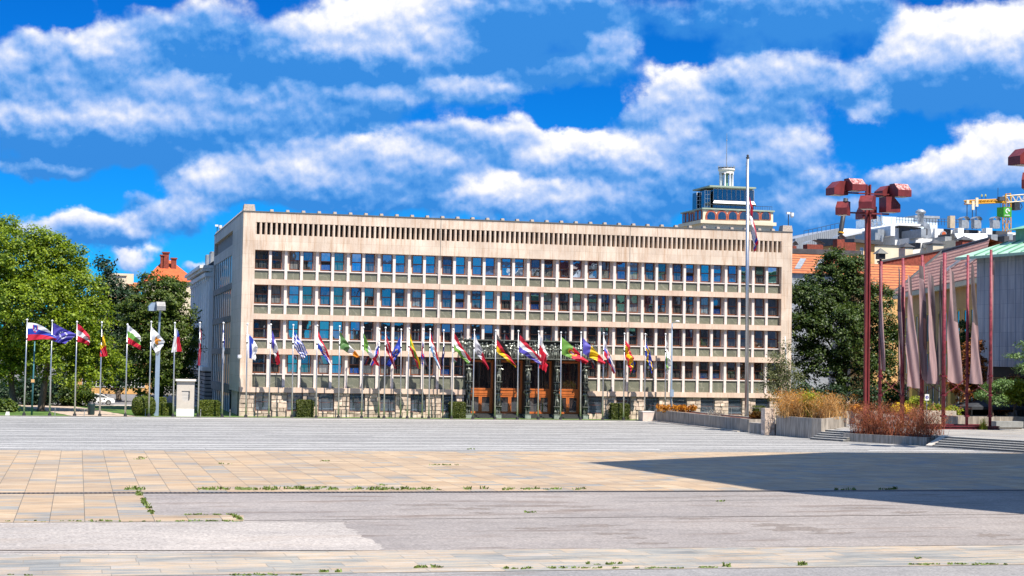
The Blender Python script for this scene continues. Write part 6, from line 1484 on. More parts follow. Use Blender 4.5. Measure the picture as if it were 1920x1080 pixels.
for u in (2.2, 7.0, 11.5): b = MB(); b.hexa([(u,2,TZ),(u+1.3,2,TZ),(u+1.3,3.2,TZ),(u,3.2,TZ)],[(u-.6,2,z0_-.95),(u+1.0,2,z0_-.95),(u+1.0,3.2,z0_-.95),(u-.6,3.2,z0_-.95)]); inb('pier', plain('dark_pier', (.06,.065,.07), .8, .2, 1) if u == 2.2 else bpy.data.materials['dark_pier'], b)
b = MB(); b.box(1,BL_,14,15,TZ,z0_-.95); inb('rear_wall', plain('terracotta_wall', (.45,.20,.08), .85, .3, .8), b)
b = MB(); b.ball((.9,.0,z0_-.35), .22, 8, 6); b.tube([(.9,.1,z0_-.1),(.9,0,z0_-.3)], .05, 6); inb('wall_light', M['whitemetal'], b)
# ---- roofs right of the parliament
Y = 222.0
t = thing('orange_roofed_house', 'house with an orange tiled roof and brick chimneys directly right of the parliament roof', 'house', (at(1520,600,Y)[0],Y,0))
xl, xr = at(1478,520,Y)[0], at(1660,520,Y)[0]; ze = at(1520,513,Y)[2]; zr_ = at(1520,476,Y+8)[2]
b = MB(); b.box(xl,xr,Y+.4,Y+16,0,ze); b.build('wall', M['zinc'], t)
b = MB(); b.poly([(xl-.5,Y,ze),(xr,Y,ze),(xr,Y+8,zr_),(xl-.5,Y+8,zr_)]); b.poly([(xl-.5,Y+16.5,ze),(xl-.5,Y+8,zr_),(xr,Y+8,zr_),(xr,Y+16.5,ze)]); b.poly([(xl-.5,Y,ze),(xl-.5,Y+8,zr_),(xl-.5,Y+16.5,ze)]); b.build('roof', M['tile_orange'], t)
b = MB(); b.box(xl-.6,xr,Y+7.7,Y+8.6,zr_-.05,zr_+.7); b.build('ridge_flashing', M['darkroof'], t)
for px in (1490,1527):
    a_, c_ = at(px,507,Y+1.5), at(px+11,488,Y+5.5); sl = (zr_-ze)/8
    b = MB(); b.hexa([(a_[0],Y+1.5,ze+sl*1.5+.05),(a_[0]+.9,Y+1.5,ze+sl*1.5+.05),(c_[0]+.9,Y+5.5,ze+sl*5.5+.05),(c_[0],Y+5.5,ze+sl*5.5+.05)],[(a_[0],Y+1.5,ze+sl*1.5+.2),(a_[0]+.9,Y+1.5,ze+sl*1.5+.2),(c_[0]+.9,Y+5.5,ze+sl*5.5+.2),(c_[0],Y+5.5,ze+sl*5.5+.2)]); b.build('roof_hatch', M['zinc'], t)
for (p0,p1,yt,yb2,cap) in ((1486,1493,461,480,1),(1513,1543,459,474,1),(1569,1583,449,478,1),(1582,1604,455,488,0)):
    a_ = at(p0,yb2,Y+8.8); c_ = at(p1,yt,Y+8.8); b = MB(); b.box(a_[0],c_[0],Y+8.7,Y+10.2,zr_-1,c_[2]); o = b.build('chimney', M['brick'], t)
    if cap: b = MB(); n = 8; v0 = [(a_[0]-.25+(c_[0]-a_[0]+.5)*k/n, c_[2]+.15+.55*math.sin(PI*k/n)) for k in range(n+1)]; [b.quad((v0[k][0],Y+8.5,v0[k][1]),(v0[k][0],Y+10.4,v0[k][1]),(v0[k+1][0],Y+10.4,v0[k+1][1]),(v0[k+1][0],Y+8.5,v0[k+1][1])) for k in range(n)]; b.build('chimney_hood', M['zinc'], o)
t = box_building('yellow_house', 'narrow yellow plastered house gable with one white window behind the red lamp pole', at(1603,470,240)[0], at(1640,470,240)[0], 240, 252, at(1620,455,240)[2], M['ochre'])
win(t, at(1613,470,240)[0], at(1618,470,240)[0], 240, at(1615,479,240)[2], at(1615,465,240)[2])
b = MB(); x0 = at(1598,470,240)[0]; x1 = at(1652,470,240)[0]; z = at(1620,455,240)[2]; b.hexa([(x0,239.3,z),(x1,239.3,z-.3),(x1,253,z-.3),(x0,253,z)],[(x0,239.3,z+.5),(x1,239.3,z+.2),(x1,253,z+1.2),(x0,253,z+1.4)]); b.build('roof', M['darkroof'], t)
# brick fire wall and second orange roof
Y = 215.0
t = thing('brick_gabled_house', 'house with a long brick fire wall above an orange tiled roof behind the banner tops', 'house', (at(1700,600,Y)[0],Y,0))
q = [(1640,540,Y),(1704,540,Y),(1704,512,Y+6),(1640,512,Y+6)]
w0_, w1_ = at(1655,503,Y+7), at(1786,487,Y+7)
b = MB(); b.box(at(1640,540,Y)[0],at(1770,540,Y)[0],Y+.6,Y+14,0,at(1680,542,Y)[2]); b.build('wall', M['ochre'], t)
ze = at(1680,542,Y)[2]; zr_ = at(1700,497,Y+7)[2]; xl = at(1636,540,Y)[0]; xr = at(1775,540,Y)[0]
b = MB(); b.poly([(xl,Y,ze),(xr,Y,ze),(xr,Y+7,zr_),(xl,Y+7,zr_)]); b.poly([(xl,Y,ze),(xl,Y+7,zr_),(xl,Y+14,ze)]); b.build('roof', M['tile_orange'], t)
b = MB(); xa, xb = at(1652,495,Y+7.1)[0], at(1778,470,Y+7.1)[0]; za, zb_ = at(1652,492,Y+7.1)[2], at(1778,467,Y+7.1)[2]
b.hexa([(xa,Y+7.1,zr_-2),(xb,Y+7.1,zr_-2),(xb,Y+8,zr_-2),(xa,Y+8,zr_-2)],[(xa,Y+7.1,za),(xb,Y+7.1,zb_),(xb,Y+8,zb_),(xa,Y+8,za)]); b.build('fire_wall', M['brick'], t)
b = MB(); b.hexa([(xa-.1,Y+6.9,za),(xb+.1,Y+6.9,zb_),(xb+.1,Y+8.2,zb_),(xa-.1,Y+8.2,za)],[(xa-.1,Y+6.9,za+.25),(xb+.1,Y+6.9,zb_+.25),(xb+.1,Y+8.2,zb_+.25),(xa-.1,Y+8.2,za+.25)]); b.build('wall_coping', M['darkroof'], t)
for (p0,p1,yt,mat,cp) in ((1694,1709,465,'cream',1),(1746,1766,459,'cream',1),(1801,1820,452,'brick',0)):
    a_, c_ = at(p0,480,Y+9), at(p1,yt,Y+9); b = MB(); b.box(a_[0],c_[0],Y+8.5,Y+10.5,zr_-2 if p0 < 1790 else c_[2]-1.1,c_[2]); o = b.build('chimney', M[mat], t)
    b = MB(); xm = (a_[0]+c_[0])/2; b.poly([(a_[0]-.3,Y+8.3,c_[2]+.1),(c_[0]+.3,Y+8.3,c_[2]+.1),(xm,Y+9.5,c_[2]+.8)]); b.poly([(c_[0]+.3,Y+10.7,c_[2]+.1),(a_[0]-.3,Y+10.7,c_[2]+.1),(xm,Y+9.5,c_[2]+.8)]); b.poly([(a_[0]-.3,Y+10.7,c_[2]+.1),(a_[0]-.3,Y+8.3,c_[2]+.1),(xm,Y+9.5,c_[2]+.8)]); b.poly([(c_[0]+.3,Y+8.3,c_[2]+.1),(c_[0]+.3,Y+10.7,c_[2]+.1),(xm,Y+9.5,c_[2]+.8)]); b.build('chimney_hood', M['darkroof'], o)
# grey corrugated roof block with railing
Y = 262.0; xl, xr = at(1491,460,Y)[0], at(1578,460,Y)[0]; zl_, zr2 = at(1491,447,Y)[2], at(1578,427,Y)[2]
t = thing('metal_clad_building', 'grey metal clad roof storey with a thin railing behind the orange roof', 'building', (xl,Y,0))
b = MB(); b.hexa([(xl,Y,0),(xr,Y,0),(xr,Y+14,0),(xl,Y+14,0)],[(xl,Y,zl_),(xr,Y,zr2),(xr,Y+14,zr2),(xl,Y+14,zl_)]); b.build('wall', plain('ribbed_zinc', (.26,.28,.31), .5, .2, 3, stretch=(2,1,.1)), t)
b = MB(); 
for i in range(24): x = xl+(xr-xl)*i/24; b.box(x,x+.08,Y-.06,Y,18,zl_+(zr2-zl_)*i/24)
b.build('ribs', M['zinc'], t)
b = MB()
for i in range(9): x = at(1512,440,Y)[0]+(xr-at(1512,440,Y)[0])*i/8; z = zl_+(zr2-zl_)*((x-xl)/(xr-xl)); b.tube([(x,Y+1,z),(x,Y+1,z+.9)], .035, 5)
x = at(1512,440,Y)[0]; b.tube([(x,Y+1,zl_+(zr2-zl_)*((x-xl)/(xr-xl))+.9),(xr,Y+1,zr2+.9)], .04, 5); b.build('railing', M['darkmetal'], t)
p0, p1 = at(1575,446,256), at(1586,372,256); t = thing('flue_pipe', 'thick dark flue pipe leaning behind the left heads of the red lamp', 'pipe', (p0[0],256,0)); b = MB(); b.tube([(p0[0],256,0),(p0[0],256,p0[2]),(p1[0],256,p1[2])], .40, 10); b.build('pipe', M['darkmetal'], t, smooth=True); b = MB(); z = at(1577,436,256); b.tube([(z[0]-.02,256,z[2]-.12),(z[0]+.02,256,z[2]+.12)], .52, 10); b.build('orange_clamp', M['crane'], t)
# white roof plant building
Y = 300.0
def hx(px): return at(px,420,Y)[0]
def hz(py, px=1750): return at(px,py,Y)[2]
t = thing('white_rooftop_building', 'white flat roofed building crowded with vents, ducts and railings behind the tiled roofs', 'building', (hx(1750),Y,0))
b = MB(); b.box(hx(1600),hx(1683),Y+6,Y+34,0,hz(430)); b.box(hx(1683),hx(1912),Y+1,Y+34,0,hz(431,1800)); b.box(hx(1746),hx(1762),Y-1.5,Y+1,0,hz(430,1755)); b.box(hx(1690),hx(1760),Y-3,Y+1,0,hz(449,1720)); b.build('wall', M['plaster_white'], t)
b = MB(); b.hexa([(hx(1596),Y+5,hz(443,1600)),(hx(1683),Y-.6,hz(423,1680)),(hx(1683),Y+30,hz(423,1680)),(hx(1596),Y+30,hz(443,1600))],[(hx(1596),Y+5,hz(439,1600)),(hx(1683),Y-.6,hz(418.5,1680)),(hx(1683),Y+30,hz(418.5,1680)),(hx(1596),Y+30,hz(439,1600))]); b.box(hx(1683.2),hx(1734),Y-.6,Y+30,hz(423.5,1700),hz(419.5,1700)); b.build('roof_edge', M['slate_wall'], t)
for p0_, p1_, y0_, y1_ in ((1690,1730,446,425),(1807,1838,439,430),(1863,1892,440,432),(1755,1786,448,428)): b = MB(); b.box(hx(p0_),hx(p1_),Y+.6,Y+1.02,hz(y0_,p0_),hz(y1_,p0_)); b.build('louvre_bay', M['darkroof'], t)
b = MB(); b.box(hx(1709),hx(1729),Y+.3,Y+.7,hz(444,1718),hz(431,1718)); b.build('window_band', M['glass_tower'], t)
b = MB(); b.box(hx(1690),hx(1795),Y+8,Y+20,hz(424),hz(402,1740)); b.build('glass_penthouse', plain('pale_glazing', (.48,.56,.62), .2, .15, 1.2), t)
b = MB(); b.box(hx(1750),hx(1797),Y+7.5,Y+20.5,hz(402,1740)+.003,hz(399,1775)); b.build('penthouse_roof', M['zinc'], t)
b = MB()
for i in range(22): x = hx(1690)+(hx(1808)-hx(1690))*i/21; b.tube([(x,Y+2,hz(420)),(x,Y+2,hz(408))], .05, 4)
for z in (hz(408), hz(413)): b.tube([(hx(1690),Y+2,z),(hx(1808),Y+2,z)], .05, 4)
b.build('roof_railing', M['darkmetal'], t)
b = MB(); b.lathe((hx(1726),Y,hz(420,1726)), [(.62,0),(.62,1.6),(.75,1.65),(.62,2.0),(1.0,2.1),(1.02,2.5),(.7,2.75),(.3,2.95)], 14); b.build('roof_cowl', M['zinc'], t, smooth=True)
b = MB(); b.tube([(hx(1726),Y-.6,hz(418,1726)),(hx(1733),Y-1,hz(424,1733)),(hx(1737),Y-1,hz(447,1737))], [.55,.8,.9], 4); b.build('slanting_duct', M['zinc'], t)
for px in (1808,1831,1866):
    x0, x1 = hx(px-6.5), hx(px+6.5); z0, z1 = hz(428,px), hz(413,px); b = MB(); b.box(x0,x1,Y-.5,Y+.8,z0,z1); n = 8
    for k in range(n): a, c = PI*k/n, PI*(k+1)/n; xm, r = (x0+x1)/2, (x1-x0)/2+.1; b.quad((xm-r*math.cos(a),Y-.8,z1+.75*math.sin(a)),(xm-r*math.cos(c),Y-.8,z1+.75*math.sin(c)),(xm-r*math.cos(c),Y+1,z1+.75*math.sin(c)),(xm-r*math.cos(a),Y+1,z1+.75*math.sin(a)))
    b.build('hooded_vent', M['zinc'], t)
b = MB(); zc = hz(440,1761); b.tube([(hx(1761),Y-1.9,zc),(hx(1761),Y-1.5,zc)], .62, 16); o = b.build('round_fan', M['zinc'], t); b = MB(); b.tube([(hx(1761),Y-1.95,zc),(hx(1761),Y-1.905,zc)], .46, 16); b.build('fan_disc', M['tile_plain'], o)
b = MB(); b.box(hx(1778),hx(1787),Y-.8,Y+.4,hz(428,1782),hz(405,1782)); b.build('tan_shaft', plain('tan_duct', (.45,.36,.25), .7, .15, 1), t)
b = MB()
for px, y0, y1 in ((1792,444,428),(1845,440,428),(1740,446,431)): b.box(hx(px),hx(px+11),Y-.9,Y+.9,hz(y0,px),hz(y1,px))
b.build('air_handler', M['slate_wall'], t)
for px, py, w_, h_, m_ in ((1605,446,9,9,'zinc'),(1618,440,12,12,'zinc'),(1634,436,8,14,'plaster_white'),(1692,440,9,12,'zinc'),(1700,437,6,8,'darkroof'),(1735,452,12,8,'zinc'),(1752,447,8,10,'darkroof'),(1770,452,10,6,'zinc'),(1790,456,14,9,'plaster_white'),(1800,446,8,8,'zinc'),(1826,447,12,7,'zinc'),(1842,452,9,9,'darkroof'),(1856,446,10,7,'zinc'),(1875,450,12,8,'zinc'),(1895,446,10,9,'darkroof'),(1716,460,16,6,'zinc'),(1690,462,8,7,'darkroof')):
    b = MB(); b.box(hx(px),hx(px+w_),Y-6-random.random()*3,Y+.3,hz(py+h_*.5+4,px),hz(py-h_*.5,px)); b.build('roof_unit', M[m_], t)
b = MB()
for i in range(5): b.tube([(hx(1695)+i*.1,Y-3.2,hz(449-i*1.5,1700)),(hx(1709),Y-3.2,hz(446-i*1.5,1700))], .10, 5)
b.build('roof_pipes', M['plaster_white'], t)
for px, y0, y1, r in ((1649,425,392,.06),(1655,424,398,.05),(1662,424,402,.05),(1670,424,396,.06),(1740,400,388,.04),(1752,400,392,.03),(1690,423,405,.05)):
    b = MB(); x = hx(px); b.tube([(x,Y+4,hz(y0,px)),(x,Y+4,hz(y1,px))], r, 5)
    if px < 1680:
        b.box(x-.18,x+.18,Y+3.8,Y+4.1,hz(412,px),hz(402,px))
        for k in range(4): z = hz(random.uniform(404,416),px); b.tube([(x,Y+4,z),(x+random.uniform(-1.2,1.2),Y+4,z-random.uniform(.2,1.6))], .05, 4)
    b.build('roof_antenna', M['zinc'], t)
# corrugated white canopy roof below it, cream block
Y2 = 285.0; b = MB(); 
t = box_building('cream_annex', 'low cream block with a dark parapet left of the white rooftop building', at(1640,470,Y2)[0], at(1696,470,Y2)[0], Y2, Y2+10, at(1665,461,Y2)[2], M['cream'])
b = MB(); b.box(at(1638,470,Y2)[0],at(1698,470,Y2)[0],Y2-.2,Y2+10.2,at(1665,461,Y2)[2],at(1665,459,Y2)[2]); b.build('parapet', M['darkroof'], t)
b = MB(); x = at(1658,460,Y2)[0]; b.tube([(x,Y2+1,at(1658,461,Y2)[2]),(x,Y2+1,at(1658,441,Y2)[2])], .25, 8); b.build('flue', M['zinc'], t)
t = thing('canopy_roof', 'white corrugated canopy roof between the white building and the red tiled roof', 'roof', (at(1800,470,Y2)[0],Y2,0))
b = MB(); b.poly([at(1795,447,Y2),at(1853,447,Y2),at(1850,438,Y2+8),at(1790,438,Y2+8)]); b.poly([at(1795,452,Y2),at(1853,450,Y2),at(1853,447,Y2),at(1795,447,Y2)]); b.build('sheet', M['slate_wall'], t)
b = MB(); b.box(at(1797,460,Y2)[0],at(1850,460,Y2)[0],Y2+.5,Y2+7,0,at(1800,449,Y2)[2]); b.build('wall', M['cream'], t)
# panel antennas on masts
for px, y0, y1, lab in ((1813,430,374,'left antenna mast with a white panel beside the crane jib'), (1823,430,376,'middle antenna mast with two pale panels under the crane jib'), (1830,430,370,'right antenna mast with a tall pale panel under the crane jib')):
    x = at(px,420,303)[0]; z0, z1 = at(px,y0,303)[2], at(px,y1,303)[2]; t = thing('antenna_mast', lab, 'antenna', (x,303,z0)); b = MB(); b.tube([(x,303,z0),(x,303,z1)], .09, 6); b.build('mast', M['darkmetal'], t); b = MB(); zz = z1-1.9 if px != 1813 else z1-.9; b.box(x-.28,x+.28,302.6,302.85,zz,z1-.1); b.build('antenna_panel', M['cream'], t)
# ---- tower crane
Y = 335.0
def kx(px): return at(px,400,Y)[0]
def kz(py, px=1880): return at(px,py,Y)[2]
t = thing('tower_crane', 'yellow tower crane with a lattice jib and a green box sign', 'crane', (kx(1888),Y,0))
def lattice(mb, p0, p1, w, n, r=.09):
    p0, p1 = Vector(p0), Vector(p1); d = (p1-p0).normalized(); u = Vector((0,1,0)); v = d.cross(u).normalized()
    cs = [(u*a+v*b_)*w/2 for a, b_ in ((1,1),(1,-1),(-1,-1),(-1,1))]
    for c in cs: mb.tube([p0+c, p1+c], r, 4)
    for i in range(n):
        q0 = p0.lerp(p1, i/n); q1 = p0.lerp(p1, (i+1)/n)
        for k in range(4): a, c = cs[k], cs[(k+1)%4]; mb.tube([q0+(a if i%2 else c), q1+(c if i%2 else a)], r*.55, 3)
b = MB(); lattice(b, (kx(1888),Y,0), (kx(1888),Y,kz(372,1888)), 1.3, 28, .13); b.build('mast', M['crane'], t)
b = MB(); lattice(b, (kx(1809),Y,kz(379.5,1809)), (kx(1884),Y,kz(376.5,1884)), .75, 22, .12); b.tube([(kx(1809),Y,kz(378,1809)),(kx(1884),Y,kz(378,1884))],.3,4); b.build('counter_jib', M['crane'], t)
b = MB(); lattice(b, (kx(1884),Y,kz(374,1884)), (kx(2010),Y,kz(364,2010)), 1.5, 22, .12); b.build('jib', plain('pale_crane', (.72,.60,.42), .5, .1), t)
b = MB(); b.tube([(kx(1884),Y,kz(376,1884)),(kx(1886),Y,kz(364,1886)),(kx(1894),Y,kz(363,1894)),(kx(1896),Y,kz(376,1896))], .22, 5); b.build('crane_head', M['crane'], t)
b = MB(); b.box(kx(1898),kx(1908),Y-1,Y+1,kz(394,1903),kz(380,1903)); b.tube([(kx(1908),Y-1,kz(394,1903)),(kx(1912),Y-1,kz(388,1910)),(kx(1909),Y-1,kz(381,1903))], .1, 4); b.build('cab', M['darkmetal'], t)
b = MB(); b.box(kx(1867),kx(1878),Y-1.6,Y-.6,kz(377,1872),kz(370,1872)); b.build('winch', M['darkroof'], t)
b = MB(); b.tube([(kx(1871),Y,kz(378,1871)),(kx(1871),Y,kz(352,1871))], .06, 5); b.tube([(kx(1871),Y-1,kz(378,1871)),(kx(1871),Y-1,kz(390,1871))], .05, 4); b.build('cable', M['darkmetal'], t)
x0, xm, x1 = kx(1862), kx(1867.5), kx(1882.5); za, zb_ = kz(408.5,1872), kz(390.5,1872)
b = MB(); b.hexa([(xm,Y-3.2,za),(x1,Y-3.2,za),(x1+.2,Y-1.2,za),(x0,Y-1.6,za)],[(xm,Y-3.2,zb_),(x1,Y-3.2,zb_),(x1+.2,Y-1.2,zb_),(x0,Y-1.6,zb_)]); o = b.build('sign_box', plain('sign_green', (.05,.30,.02), .5, .06), t)
b = MB(); xc, zc = (xm+x1)/2, (za+zb_)/2+.25
for k in range(20):
    a0_, a1_ = -.3+1.6*PI*k/20, -.3+1.6*PI*(k+1)/20
    b.quad(*[(xc+r*math.cos(a), Y-3.24, zc+r*math.sin(a)) for r, a in ((.34,a0_),(.56,a0_),(.56,a1_),(.34,a1_))])
b.quad((xc-.05,Y-3.24,zc-.05),(xc+.08,Y-3.24,zc-.12),(xc+.5,Y-3.24,zc+.38),(xc+.36,Y-3.24,zc+.46))
for k in range(7): b.quad((xm+.25+k*.19,Y-3.24,za+.22),(xm+.37+k*.19,Y-3.24,za+.22),(xm+.37+k*.19,Y-3.24,za+.42+.08*(k%2)),(xm+.25+k*.19,Y-3.24,za+.42+.08*(k%2)))
b.build('sign_emblem', M['plaster_white'], o)
for px, lab, po in ((1840.5,'construction worker in yellow vest and dark trousers, left one on the crane jib',2),(1847.5,'construction worker in yellow vest and white helmet, right one on the crane jib',3)):
    person(lab, (kx(px),Y-.05,kz(378-(px-1809)*.04,px)+.34), 1.25, 2.6, (.62,.55,.03), (.03,.03,.05), po)
# ---- buildings outside the frame: the tower that casts the big shadow, and the square's other side seen in the windows
SE, SA = math.radians(57), math.radians(27)
SUN = np.array([math.cos(SE)*math.sin(SA), -math.cos(SE)*math.cos(SA), math.sin(SE)])
HT = 50.0; sh = SUN[:2]/SUN[2]*HT
poly = [(13.9,92.76),(16.5,72.9),(22.7,60.9),(34,44),(70,44),(72,101),(48.6,102.9),(34.48,103.53)]
poly = [(p[0]+sh[0], p[1]+sh[1]) for p in poly]
t = thing('office_tower', 'tall glass office tower beyond the right edge that throws the pointed shadow on the square', 'tower', (*poly[0],0))
b = MB(); b.prism(ccw(poly), 0, HT); b.build('glass_facade', M['glass_tower'], t)
b = MB()
# band courses of the tower
cxy = np.mean(np.array(poly),0)
b = MB()
for i in range(12): b.prism(ccw([tuple(cxy+(np.array(p)-cxy)*1.003) for p in poly]), i*4.16+.01, i*4.16+.7)
b.build('floor_band', M['bluegrey'], t)
b = MB(); b.prism(ccw([tuple(cxy+(np.array(p)-cxy)*1.012) for p in poly]), 0, 12.0); b.build('added_podium', plain('added_podium_dark', (.06,.05,.045), .8, .4, .3), t)  # unseen podium, added so the lower windows mirror something dark
t = thing('copper_roofed_hall', 'long hall with a green copper roof behind the photographer, mirrored in the windows', 'building', (110,-25,0))
b = MB(); b.box(82,150,-30,-6,0,14.5); b.build('wall', M['darkroof'], t); b = MB(); b.hexa([(80,-32,14.5),(152,-32,14.5),(152,-4,14.5),(80,-4,14.5)],[(84,-22,19),(148,-22,19),(148,-14,19),(84,-14,19)]); b.build('roof', M['copper'], t)
t = thing('brown_block', 'brown apartment block behind the photographer, mirrored in the left windows', 'building', (10,-70,0))
b = MB(); b.box(-20,32,-80,-55,0,42); b.build('wall', plain('brown_render', (.13,.09,.07), .8, .2, .3), t)
b = MB()
for fl in range(11):
    for k in range(13): b.box(-18+k*3.8,-15.8+k*3.8,-55.0,-54.95,2+fl*3.6,4+fl*3.6)
b.build('window_grid', M['glass_dark'], t)
# ------------------------------------------------------------------ sun
sun = bpy.data.lights.new('sun', 'SUN'); sun.energy = 4.6; sun.angle = math.radians(.5); sun.color = (1.0,.93,.83)
so = bpy.data.objects.new('sun', sun); COL.objects.link(so); so.location = (40,-60,120)
so.rotation_euler = Vector(tuple(-SUN)).to_track_quat('-Z','Y').to_euler()
# ------------------------------------------------------------------ sky: Nishita with cumulus placed by world direction (azimuth, elevation in degrees)
w = bpy.data.worlds.new('World'); sc.world = w; w.use_nodes = True; nt = w.node_tree; nt.nodes.clear()
out = nt.nodes.new('ShaderNodeOutputWorld'); bg = nt.nodes.new('ShaderNodeBackground'); L(nt, bg.outputs[0], out.inputs[0])
sky = nt.nodes.new('ShaderNodeTexSky'); sky.sky_type = 'NISHITA'; sky.sun_disc = False; sky.sun_elevation = SE; sky.sun_rotation = PI-SA; sky.altitude = 2500; sky.air_density = 1.0; sky.dust_density = 0.0; sky.ozone_density = 3.0
def azel(px, py):
    d = ray(px, py); return (math.degrees(math.atan2(d[0], d[1])), math.degrees(math.atan2(d[2], math.hypot(d[0], d[1]))))
CL = [  # measured clouds: x, y, half width, half height, amount, brightness bias
 (770,45,120,56,1.1,.35),(700,75,110,40,1.0,.25),(590,80,90,32,.95,.3),(830,90,80,36,.9,.0),(450,55,190,34,.5,-.1),(300,50,130,30,.35,-.15),(170,90,120,40,.85,.12),(60,105,70,40,.6,-.1),(215,125,80,40,.8,.0),(110,175,130,34,.75,-.05),(20,130,40,26,.7,.25),
 (470,125,190,30,.75,-.55),(620,120,200,26,.6,-.5),(330,165,80,26,.7,.1),(560,180,190,36,.9,-.05),(690,190,70,28,.7,-.2),(420,200,150,34,.8,-.15),
 (60,225,90,26,1.0,.25),(180,230,110,30,1.0,.2),(330,225,110,30,.95,.12),(430,235,120,26,.9,.0),(120,275,190,34,.9,-.45),(330,275,170,34,.8,-.35),(80,320,95,15,.95,.0),(560,230,120,30,.7,-.1),
 (140,427,95,22,1.15,.15),(200,440,70,16,.8,-.1),(335,402,65,26,1.1,.05),(250,370,34,14,.6,-.15),(255,485,40,16,1.1,.25),(360,500,30,12,.7,.1),
 (390,335,70,30,1.15,.3),(470,320,90,26,1.0,.1),(560,325,110,32,1.1,.2),(680,272,42,15,1.0,.35),(700,300,110,32,1.0,.15),(600,365,170,28,1.0,-.1),(760,350,120,30,.9,-.1),(820,320,90,28,.9,-.15),(850,250,80,26,.9,.05),(940,262,90,32,1.0,.15),(640,290,140,24,.7,-.1),
 (1150,85,46,34,.9,.15),(1100,120,80,28,.9,-.05),(1000,140,90,20,.7,-.15),(890,165,95,18,.95,.12),(990,75,150,50,.75,-.6),(930,25,150,40,.6,-.3),(1100,30,120,34,.5,-.4),
 (1400,30,180,46,.85,-.3),(1560,30,120,40,.6,-.35),(1280,160,60,26,1.15,.35),(1240,195,50,30,.95,.1),(1200,225,60,26,.8,-.05),(1400,170,110,44,.85,-.05),(1500,150,70,36,.8,.0),(1420,220,130,40,.85,-.25),(1590,160,50,24,.6,.0),
 (1060,282,70,30,1.15,.35),(1010,305,40,22,1.0,.2),(1150,290,80,34,1.1,.25),(1270,275,70,36,1.1,.25),(1130,315,120,24,.8,-.1),(1300,230,70,40,.8,-.1),
 (900,368,60,26,1.2,.35),(960,365,60,24,1.0,.25),(1050,385,110,32,1.1,.05),(1180,375,120,36,1.0,.0),(1260,340,90,40,.9,-.2),(1360,330,70,50,.9,-.1),(1480,275,80,30,1.1,.25),(1400,270,60,34,.9,.1),(1440,320,70,30,.7,-.2),
 (1730,85,70,44,1.15,.35),(1830,70,90,40,1.1,.35),(1900,90,70,40,1.1,.3),(1680,120,50,26,.9,.1),(1790,140,130,34,1.0,-.2),(1900,160,120,40,1.0,-.35),(1730,180,110,30,.8,-.5),(1640,205,44,22,1.0,.25),(1610,165,40,20,.7,.1),
 (1890,270,60,36,1.2,.4),(1840,305,70,34,1.15,.3),(1780,335,70,26,1.0,.2),(1690,330,60,20,.9,.1),(1860,360,150,36,1.0,-.2),(1720,390,130,36,.8,-.35),(1540,345,55,22,.7,-.05),(1540,410,80,26,.8,-.1),(1620,420,80,30,.6,-.35),(1470,390,50,40,.7,-.15),(1770,45,40,18,.3,0)]
HOLE = [(60,20,130,40,.5),(1150,180,90,40,.5),(1010,215,110,22,.45),(1230,100,130,40,.45),(230,350,130,26,.4),(1560,235,70,40,.4),(640,262,60,12,.3),(450,110,130,24,.35),(800,200,50,30,.4),(1640,270,80,40,.5),(1450,330,60,20,.4),(440,410,70,22,.4),(50,375,90,24,.4),(760,395,60,14,.4),(1620,90,50,40,.35),(1840,210,130,22,.4)]
def vm(nt, op, a, b=None, scale=None):
    m = nt.nodes.new('ShaderNodeVectorMath'); m.operation = op
    for i, v in ((0,a),(1,b)):
        if v is None: continue
        if isinstance(v, bpy.types.NodeSocket): L(nt, v, m.inputs[i])
        else: m.inputs[i].default_value = v
    if scale is not None: m.inputs['Scale'].default_value = scale
    return m
bil = bpy.data.node_groups.new('billow_noise', 'ShaderNodeTree')
bil.interface.new_socket('Vector', in_out='INPUT', socket_type='NodeSocketVector'); bil.interface.new_socket('Value', in_out='OUTPUT', socket_type='NodeSocketFloat')
bi = bil.nodes.new('NodeGroupInput'); bo = bil.nodes.new('NodeGroupOutput')
bw_ = bil.nodes.new('ShaderNodeTexNoise'); bw_.inputs['Scale'].default_value = 1.3; bw_.inputs['Detail'].default_value = 4; L(bil, bi.outputs[0], bw_.inputs['Vector'])
bp_ = vm(bil,'ADD', vm(bil,'MULTIPLY', bi.outputs[0], (.9,1.3,1)).outputs[0], vm(bil,'MULTIPLY', vm(bil,'SUBTRACT', bw_.outputs['Color'], (.5,.5,.5)).outputs[0], (.7,.7,0)).outputs[0]).outputs[0]
acc_ = None
for sc_, am in ((.42,.55),(.95,.20),(2.3,.07)):
    v_ = bil.nodes.new('ShaderNodeTexVoronoi'); v_.voronoi_dimensions = '2D'; v_.feature = 'SMOOTH_F1'; v_.inputs['Scale'].default_value = sc_; v_.inputs['Smoothness'].default_value = .6; L(bil, bp_, v_.inputs['Vector'])
    t_ = math_(bil,'MULTIPLY', math_(bil,'SUBTRACT', .42, v_.outputs['Distance']), am*1.25); acc_ = t_ if acc_ is None else math_(bil,'ADD', acc_, t_)
fb_ = bil.nodes.new('ShaderNodeTexNoise'); fb_.inputs['Scale'].default_value = .8; fb_.inputs['Detail'].default_value = 7; fb_.inputs['Roughness'].default_value = .55; L(bil, bi.outputs[0], fb_.inputs['Vector'])
L(bil, math_(bil,'ADD', acc_, math_(bil,'MULTIPLY', math_(bil,'SUBTRACT', fb_.outputs[0], .5), 1.15)), bo.inputs[0])
ng = bpy.data.node_groups.new('cloud_field', 'ShaderNodeTree')
ng.interface.new_socket('Vector', in_out='INPUT', socket_type='NodeSocketVector'); ng.interface.new_socket('Density', in_out='OUTPUT', socket_type='NodeSocketFloat')
gi = ng.nodes.new('NodeGroupInput'); go = ng.nodes.new('NodeGroupOutput')
